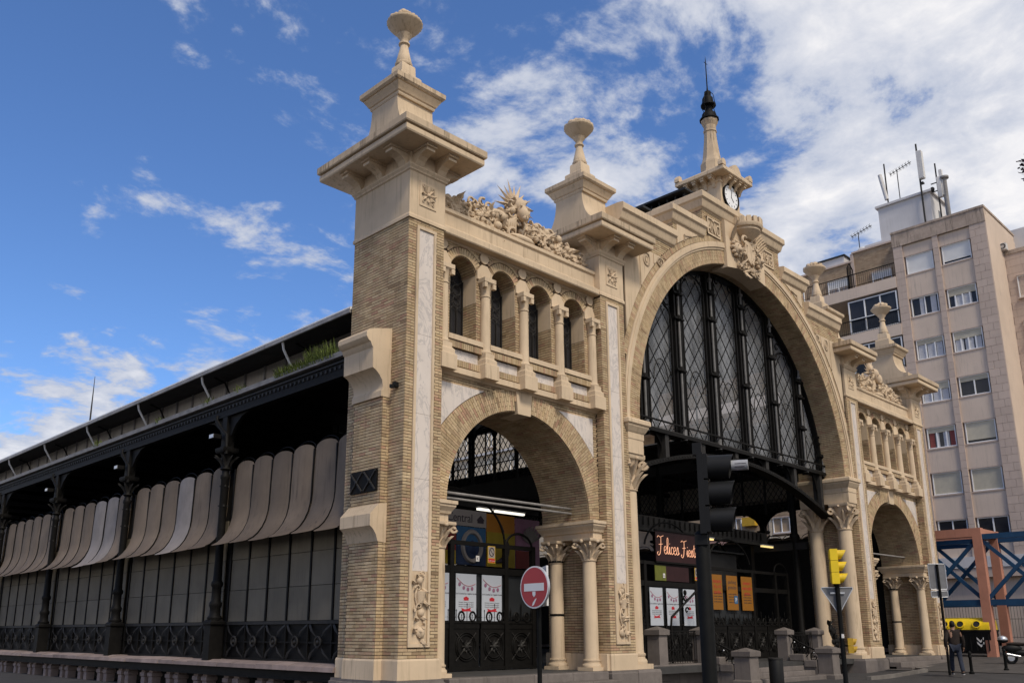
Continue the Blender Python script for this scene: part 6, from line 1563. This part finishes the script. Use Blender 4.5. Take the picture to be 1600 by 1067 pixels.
S2 = [('low', 2, 'shutter'), ('half', 4, 'shutter_beige', [(.2, .5, 'curtain'), (.5, .8, 'curtain')]), ('half', 4, 'shutter_beige', cur), ('third', 2, 'shutter_beige'), ('low', 2, 'shutter_beige'), ('shut', 2, 'shutter_beige'), ('open', 2, 'shutter')]
for (y0, y1), S in zip(cols_, (S1, S2)):
    for (z0, z1), s in zip(rows, S): window_x(ap, 45.22, y0, y1, z0, z1, s, rn)
q = MB(); q.box(44.9, 45.4, -.56, 5.18, 5.25, 5.9, 'render_white'); q.box(44.95, 45.4, -.56, 5.18, 4.7, 5.22, 'render_slab'); q.build('fascia_band', ap)
q = MB(); q.box(45.4, 45.45, -.5, 5.1, 1, 4.7, 'glass_dark'); q.build('shop_front', ap)
q = MB()
for y in np.arange(-8, 12, .16): q.bar((44.75, y, 1.2), (44.75, y, 3.4), .015, .015, 'iron_grey')
for z in (1.3, 2.3, 3.4): q.bar((44.75, -8, z), (44.75, 12, z), .025, .025, 'iron_grey')
q.build('security_grille', ap)
q = MB(); q.box(47, 49.8, 3.05, 6.55, 27.4, 30.5, 'render_white'); q.box(46.85, 49.95, 2.9, 6.7, 30.5, 30.66, 'render_white'); q.build('roof_room', ap)
q = MB(); q.box(48.3, 48.8, 3.03, 3.05, 28.3, 29.6, 'glass_dark'); q.build('roof_window', ap)
# right-hand wing, lower and set back
rw = empty('apartment_wing', (50, -5, 1.1), 'lower pinkish apartment wing with white parapet at the right edge of the view', 'apartment building')
q = MB(); q.box(48.02, 58, -14, -.57, 1, 25.0, 'render_slab'); q.build('core_wall', rw)
q = MB(); q.box(47.95, 58, -14, -.58, 25.0, 25.25, 'parapet_stain'); q.box(51, 58, -14, -.2, 25.25, 27.8, 'render_white'); q.build('parapet', rw)
for z in np.arange(5.9, 25, .48):
    for y in np.arange(-4.2, -.6, 1.2):
        q = MB() if 'rwslab' not in slabs else None
        if q: q.box(48.0, 48.06, y+.006, y+1.19, z+.006, z+.474, 'render_slab'); slabs['rwslab'] = (q.build('cladding_slab', rw), y, z)
        else: inst(slabs['rwslab'][0], rw, (0, y-slabs['rwslab'][1]+(.3 if int(z/.48) % 2 else 0), z-slabs['rwslab'][2]))
for z0, z1 in ((21.97, 23.4), (19.05, 20.4), (16.1, 17.5), (13.2, 14.5), (10.3, 11.6)): window_x(rw, 47.98, -3.4, -1.1, z0, z1, ('open', 3, 'shutter', cur), rn)
q = MB(); q.box(47.55, 47.95, -.86, -.45, 25.25, 25.7, 'white_paint'); q.tube([(47.54, -.66+.15*cos(a), 25.48+.15*sin(a)) for a in [2*pi*j/14 for j in range(14)]], .03, 'iron', 5, True); q.build('air_conditioner', rw)
q = MB(); q.box(48.2, 48.3, -14, -.6, 1, 4.7, 'glass_dark'); q.box(47.9, 48.2, -14, -.6, 4.7, 5.8, 'render_white'); q.build('shop_front', rw)
# brick flats to the left
bk = empty('brick_flats', (48, 14, 1.1), 'brown brick flats with balconies and glazed gallery beside the pinkish block', 'apartment building')
BX = 46.0
q = MB(); q.box(BX+.02, 57, 5.17, 8.28, 23.7, 27.3, 'flat_brick'); q.box(BX+.02, 57, 8.29, 34, 23.7, 26.7, 'flat_brick'); q.box(BX+1.6, 57, 5.17, 34, 1, 23.7, 'flat_brick'); q.build('core_wall', bk)
# individual rows of brick on the top floor (too fine to pick apart singly)
fb = MB()
def brick_rows(y0, y1, z0, z1, holes, x):
    z = z0; k = 0
    while z < z1-.05:
        y = y0-(.13 if k % 2 else 0)
        while y < y1:
            a, b_ = max(y, y0)+.006, min(y+.26, y1)-.006
            if b_-a > .04 and not any(b_ > h[0] and a < h[1] and z+.08 > h[2] and z < h[3] for h in holes): fb.add([(x, a, z+.006), (x, b_, z+.006), (x, b_, z+.079), (x, a, z+.079), (x+.02, a, z+.006), (x+.02, b_, z+.006), (x+.02, b_, z+.079), (x+.02, a, z+.079)], [(0, 3, 2, 1), (0, 1, 5, 4), (2, 3, 7, 6), (1, 2, 6, 5), (3, 0, 4, 7)], 'flat_brick')
            y += .26
        z += .085; k += 1
brick_rows(5.18, 8.27, 24.45, 27.25, [(5.7, 7.1, 24.1, 25.55)], BX); brick_rows(8.3, 14, 24.45, 26.65, [(8.6, 10.25, 24, 25.8), (11.9, 13.6, 24, 25.8)], BX)
brick_rows(12, 21, 6.5, 11, [(13.9, 15.45, 8.1, 9.45), (17.7, 19.0, 7.0, 9.6)], BX-.98)
fb.build('brick_rows', bk, kind='stuff')
q = MB(); q.box(BX-.1, BX+.4, 5.17, 8.3, 27.3, 27.42, 'render_slab'); q.box(BX-.1, BX+.4, 8.3, 34, 26.7, 26.82, 'render_slab'); q.box(BX-.06, BX+.3, 8.2, 8.42, 24, 27.3, 'render_slab'); q.build('parapet', bk)
window_x(bk, BX-.02, 5.75, 7.05, 24.15, 25.48, ('half', 2, 'shutter'), rn)
window_x(bk, BX-.02, 8.68, 10.2, 24.1, 25.72, ('half', 2, 'shutter', [(.05, .95, 'curtain')]), rn); window_x(bk, BX-.02, 12, 13.5, 24.1, 25.72, ('half', 2, 'shutter'), rn)
for zt, y0, y1 in ((24.42, 5.17, 34), (21.15, 5.17, 34), (18.2, 5.17, 34), (15.3, 5.17, 34), (12.4, 5.17, 34)):
    q = MB(); q.box(44.95, 47.6, y0, y1, zt-.78, zt-.02, 'render_pink'); q.build('balcony_slab', bk)
    q = MB(); q.bar((44.98, y0, zt+.95), (44.98, 22, zt+.95), .05, .05, 'iron')
    q.bar((44.98, y0, zt+.1), (44.98, 22, zt+.1), .03, .03, 'iron')
    for y in np.arange(y0, 22, .14): q.bar((44.98, y, zt), (44.98, y, zt+.95), .016, .016, 'iron')
    q.build('balcony_rail', bk)
q = MB(); q.tube([(45.05, 8.35, 24.4), (45.05, 8.35, 26.0), (45.35, 8.3, 26.4), (45.7, 8.25, 26.0), (45.7, 8.25, 24.4)], .04, 'iron', 6)
for k in range(6): q.bar((45.1+.1*k, 8.32, 24.4), (45.1+.1*k, 8.32, 26.2), .02, .02, 'iron')
q.build('balcony_divider', bk, 50)
for zb, zt in ((21.2, 23.5), (18.25, 20.3), (15.35, 17.4), (12.45, 14.5)):
    gl = MB(); gl.box(45.12, 45.14, 5.3, 8.5, zb, zt, 'glass_dark'); go = gl.build('glazed_gallery', bk)
    for y in (5.3, 6.37, 7.43, 8.5): q = MB(); q.box(45.05, 45.16, y-.04, y+.04, zb, zt, 'win_frame'); q.build('frame', go)
    for z in (zb+.03, zb+.98, zt-.04): q = MB(); q.box(45.06, 45.15, 5.34, 8.46, z-.035, z+.035, 'win_frame'); q.build('frame', go)
    q = MB(); q.box(45.2, 45.22, 7.5, 8.3, zt-.75, zt-.3, 'curtain'); q.build('blind', go)
q = MB(); q.box(BX+.3, 50, 9.0, 11, 26.8, 27.5, 'render_white'); q.box(BX+.2, 50, 8.9, 11.1, 27.5, 27.6, 'roof_dark'); q.box(BX+.6, 50, 5.3, 7.6, 27.4, 27.9, 'render_white'); q.build('roof_room', bk)
# lower storeys seen through the portal
q = MB(); q.box(45.04, 46.5, 12, 24, 5.8, 11.6, 'flat_brick'); q.box(45.04, 46.5, 12, 24, 1, 5.8, 'render_white'); q.build('lower_wall', bk)
window_x(bk, 45.0, 14.02, 15.3, 8.25, 9.3, ('open', 2, 'shutter'), rn)
q = MB(); q.box(44.9, 45.02, 13.7, 15.6, 7.85, 8.0, 'pale_wall'); q.box(44.96, 45.03, 13.72, 13.95, 8.0, 9.6, 'pale_wall'); q.box(44.96, 45.03, 15.4, 15.6, 8.0, 9.6, 'pale_wall'); q.build('window_surround', bk)
window_x(bk, 45.0, 17.75, 18.6, 7.1, 9.5, ('open', 2, 'shutter'), rn); q = MB(); q.box(44.95, 45.05, 18.7, 21, 7, 9.6, 'pink_wall'); q.build('painted_panel', bk)
q = MB(); q.box(44.6, 45.0, 16.5, 17.5, 8.9, 9.5, 'yellow_dull'); q.build('shop_sign', bk)
pb = empty('pale_house', (48, 45, 1.1), 'pale yellow house glimpsed through the iron screen of the left arch', 'house')
q = MB(); q.box(45, 56, 36, 60, 1, 24, 'pale_wall'); q.build('wall', pb)
for y in np.arange(37, 59, 3.): 
    for z in (12.6, 15.6, 18.6): window_x(pb, 44.98, y, y+1.1, z, z+1.9, ('third', 2, 'shutter_beige'), rn)
q = MB(); q.box(44.7, 56, 36, 60, 14.9, 15.1, 'render_white'); q.box(44.7, 56, 36, 60, 17.9, 18.1, 'render_white'); q.build('string_course', pb)
q = MB(); q.box(45.1, 56, 34.05, 35.95, 1, 17, 'pink_wall'); q.build('wall', empty('pink_house', (48, 35, 1.1), 'narrow dull pink house next to the pale yellow house, glimpsed through the iron screen', 'house'))
# roof aerials
def aerial(name, pts, label, cat, build):
    t = empty(name, pts, label, cat, 'aerials and antennas on the flat roofs'); q = MB(); build(q); q.build('mast', t, 40); return t
def ant_panel(t, c, h, w_):
    q = MB(); q.rings([(w_*.4, c[2]), (w_/2, c[2]+.05), (w_/2, c[2]+h-.05), (w_*.4, c[2]+h)], c[0], c[0], c[1], c[1], 'white_paint'); q.build('antenna_panel', t, 30)
t = aerial('cell_antenna', (46.9, 3.48, 27.4), 'tallest mast with a long white panel antenna in front of the roof room', 'antenna', lambda q: (q.tube([(46.8, 3.48, 27.4), (46.8, 3.48, 34.2)], .06, 'iron_grey', 8), q.box(46.75, 47.05, 3.3, 3.5, 31.2, 31.3, 'iron_grey'))); ant_panel(t, (46.7, 3.3, 31.45), 2.1, .34)
t = aerial('cell_antenna', (47, 5.8, 30.66), 'leaning white panel antenna on a mast at the left corner of the roof room', 'antenna', lambda q: q.tube([(47, 5.8, 30.6), (47, 5.8, 33.7)], .05, 'iron_grey', 8))
q = MB(); q.tube([(46.95, 5.85, 30.95), (46.95, 6.15, 32.95)], .14, 'white_paint', 8); q.build('antenna_panel', t, 50)
t = aerial('cell_antenna', (48.5, 2.9, 29.5), 'cluster of grey cell antennas right of the roof room', 'antenna', lambda q: (q.tube([(47, 2.5, 27.5), (47, 2.5, 32.4)], .05, 'iron_grey', 8), q.bar((47, 2.1, 30.4), (47, 2.9, 30.4), .06, .06, 'iron_grey'), q.bar((47, 2.1, 31), (47, 2.9, 31), .06, .06, 'iron_grey'), q.ell((47, 2.85, 30.6), (.15, .15, .18), 'iron_grey')))
ant_panel(t, (46.9, 2.33, 29.8), 1.5, .26); ant_panel(t, (46.95, 2.2, 29.9), 1.9, .2)
t = aerial('flue_pipe', (47, 2.05, 27.5), 'grey flue pipe with flat cap right of the cell antennas', 'chimney', lambda q: (q.lathe([(.15, 27.4), (.15, 31.0), (.17, 31.05), (.30, 31.1), (.30, 31.22), (.1, 31.25)], (47, 2.05, 0), 'zinc', 14)))
def yagi(c, top):
    def f(q):
        q.tube([(c[0], c[1], c[2]), (c[0], c[1], top)], .03, 'iron_grey', 6); q.bar((c[0], c[1]+.5, top-.15), (c[0], c[1]-1., top+.25), .035, .035, 'iron_grey')
        for k in range(7): y = c[1]+.45-.22*k; z = top-.13+.058*k; q.bar((c[0]-.3, y, z), (c[0]+.3, y, z), .02, .02, 'iron_grey'); q.bar((c[0], y, z-.2), (c[0], y, z+.2), .02, .02, 'iron_grey')
    return f
aerial('tv_aerial', (47.2, 5.05, 30.66), 'thin television aerial on the white roof room', 'aerial', yagi((47.2, 5.05, 30.6), 33.0))
t = aerial('tv_aerial', (47, 8.1, 26.8), 'television aerial with small dish on the brick flats', 'aerial', yagi((47, 8.1, 26.7), 29.2))
q = MB(); q.ell((46.9, 7.95, 27.7), (.08, .34, .34), 'white_paint'); q.build('dish', t, 60)
q = MB(); q.tube([(4, 31, 9.3), (4, 31, 12.6), (4, 31, 14.5)], [.05, .04, .012], 'iron_grey', 6); tm = q.build('roof_mast', None, label='thin whip mast standing on the roof of the long market wing', cat='mast')
q = MB(); q.tube([(1.9, 3.6, 9.6), (4.6, 1.5, 12.0)], .012, 'iron', 5) ; q.tube([(4.75, 1.6, 11.2), (4.75, 1.6, 13.6)], .028, 'iron', 6); q.tube([(4.75, 1.6, 12.9), (6.6, 1.5, 12.1)], .012, 'iron', 5); q.build('roof_pole', None, label='thin dark pole with stay wire behind the carved ram garland of the near bay', cat='pole')
# grass growing in the gutter
q = MB(); rn = random.Random(4)
for i in range(900):
    y = 2.6+2.7*rn.random()**.9 if i < 780 else rn.choice((7.3, 9.1, 12.4, 17.5))+rn.gauss(0, .12); h = (.16+.24*rn.random())*(1.25 if y < 3.9 else .75); x = -.50+rn.uniform(-.06, .22); a = rn.uniform(0, 6.28); b_ = rn.uniform(.05, .22)
    p0 = Vector((x, y, 8.03)); p2 = p0+Vector((b_*cos(a)-.06, b_*sin(a), h)); p1 = p0.lerp(p2, .5)+Vector((0, 0, .04)); s = Vector((-sin(a), cos(a), 0))*.012
    q.add([p0-s, p0+s, p1+s*.8, p1-s*.8, p2], [(0, 1, 2, 3), (3, 2, 4)], 'leaf')
for i in range(len(q.v)): q.v[i] = (q.v[i][0]*1.045+.539, q.v[i][1]*1.045+.683-.5, q.v[i][2]*1.045-.07)
q.build('gutter_grass', kind='stuff', label='green grass growing in the roof gutter of the market wing', cat='grass')
# purple-leaved tree whose branch tip reaches into the view
tr = empty('purple_tree', (4.9, -12.6, 0), 'purple leaved branch tip of a street tree at the right edge of the sky', 'tree')
q = MB(); q.tube([(4.9, -12.6, -.05), (4.95, -12.65, 2.5), (4.8, -12.6, 5), (4.9, -12.5, 7.5)], [.18, .14, .11, .06], 'bark', 9); q.tube([(4.85, -12.6, 6), (3.9, -12.4, 7.6), (3.1, -12.15, 8.5), (2.86, -12.03, 8.72)], [.05, .03, .012, .006], 'bark', 6)
for i in range(26):
    a = rn.uniform(0, 6.28); e_ = Vector((5.6+1.05*cos(a)*rn.random()**.5, -13.+.95*sin(a)*rn.random()**.5, 7.6+1.6*rn.random())); b0 = Vector((4.86, -12.58, 5.2+2.2*rn.random()))
    q.tube([b0, b0.lerp(e_, .5)+Vector((0, 0, .12)), e_], [.035, .018, .006], 'bark', 5)
q.build('trunk', tr, 50)
q = MB()
for i in range(3200):
    k = rn.random()
    if i < 60: c = Vector((2.87, -12.03, 8.72))+Vector((rn.gauss(0, .035), rn.gauss(0, .035), rn.gauss(0, .09)))
    else: c = Vector((5.6, -13.0, 8.2))+Vector((max(-1.1, min(1.1, rn.gauss(0, .7))), max(-1., min(1., rn.gauss(0, .7))), max(-1.2, min(1.2, rn.gauss(0, .65)))))
    
    a = rn.uniform(0, 6.28); q.leaf(c, (cos(a), sin(a), rn.uniform(-.6, .6)), (rn.uniform(-1, 1), rn.uniform(-1, 1), 1), .05 if i < 60 else .11, .03 if i < 60 else .06, 'leaf_purple')
q.build('crown', tr)

# ------------------------------------------------------------------ lay the collected bricks
A_ = np.array(BRK); C_, a_, b_, n__ = A_[:, 0:3], A_[:, 3:6], A_[:, 6:9], A_[:, 9:12]
to = CP-C_; dist = np.linalg.norm(to, axis=1); nn = n__/np.linalg.norm(n__, axis=1, keepdims=True)
facing = (nn*to).sum(1)/dist; area = 4*np.linalg.norm(a_, axis=1)*np.linalg.norm(b_, axis=1)*np.clip(facing, 0, 1)/dist**2
ok = (C_[:, 0] < 1.15) & (C_[:, 1] < 2.25) & (facing > .1) & (np.abs(C_[:, 2]-7.62) > .86) & ~((C_[:, 2] > 3.45) & (C_[:, 2] < 5.2) & (C_[:, 1] > .5) & (C_[:, 0] < .0)) & ~((C_[:, 0] > 1.0) & (nn[:, 0] > .5)) & (nn[:, 1] < .5)
ok &= ~((C_[:, 1] > .5) & (C_[:, 1] < 1.68) & (C_[:, 0] > -.1) & (C_[:, 2] < 8.4)) & (C_[:, 1] < 1.7)
idx = np.where(ok)[0]; idx = idx[np.argsort(-area[idx])][:300]; single = set(idx.tolist())
um = MB(); um.box(-1, 1, -1, 1, -1, 1, 'brick'); ub = um.build('brick', PYL[0]); um_mesh = ub.data; bpy.data.objects.remove(ub)
for i in idx:
    o = bpy.data.objects.new('brick', um_mesh); COL.objects.link(o); o.parent = PYL[0]
    o.matrix_local = Matrix((( a_[i][0], b_[i][0], n__[i][0], C_[i][0]), (a_[i][1], b_[i][1], n__[i][1], C_[i][1]), (a_[i][2], b_[i][2], n__[i][2], C_[i][2]), (0, 0, 0, 1)))
rest = np.array([i for i in range(len(A_)) if i not in single])
C2, a2, b2, n2_ = C_[rest], a_[rest], b_[rest], n__[rest]
V = np.stack([C2-a2-b2-n2_, C2+a2-b2-n2_, C2+a2+b2-n2_, C2-a2+b2-n2_, C2-a2-b2+n2_, C2+a2-b2+n2_, C2+a2+b2+n2_, C2-a2+b2+n2_], 1).reshape(-1, 3)
F = np.array([(4, 5, 6, 7), (0, 1, 5, 4), (1, 2, 6, 5), (2, 3, 7, 6), (3, 0, 4, 7)]); NB = len(rest)
F = (F[None]+8*np.arange(NB)[:, None, None]).reshape(-1, 4)
me = bpy.data.meshes.new('brickwork'); me.vertices.add(len(V)); me.vertices.foreach_set('co', V.ravel()); me.loops.add(F.size); me.loops.foreach_set('vertex_index', F.ravel().astype(np.int32))
me.polygons.add(len(F)); me.polygons.foreach_set('loop_start', np.arange(0, F.size, 4, dtype=np.int32)); me.polygons.foreach_set('use_smooth', np.zeros(len(F), dtype=bool)); me.update(calc_edges=True); me.materials.append(MATS['brick'])
o = bpy.data.objects.new('brickwork', me); COL.objects.link(o); o.parent = hall; o['kind'] = 'stuff'
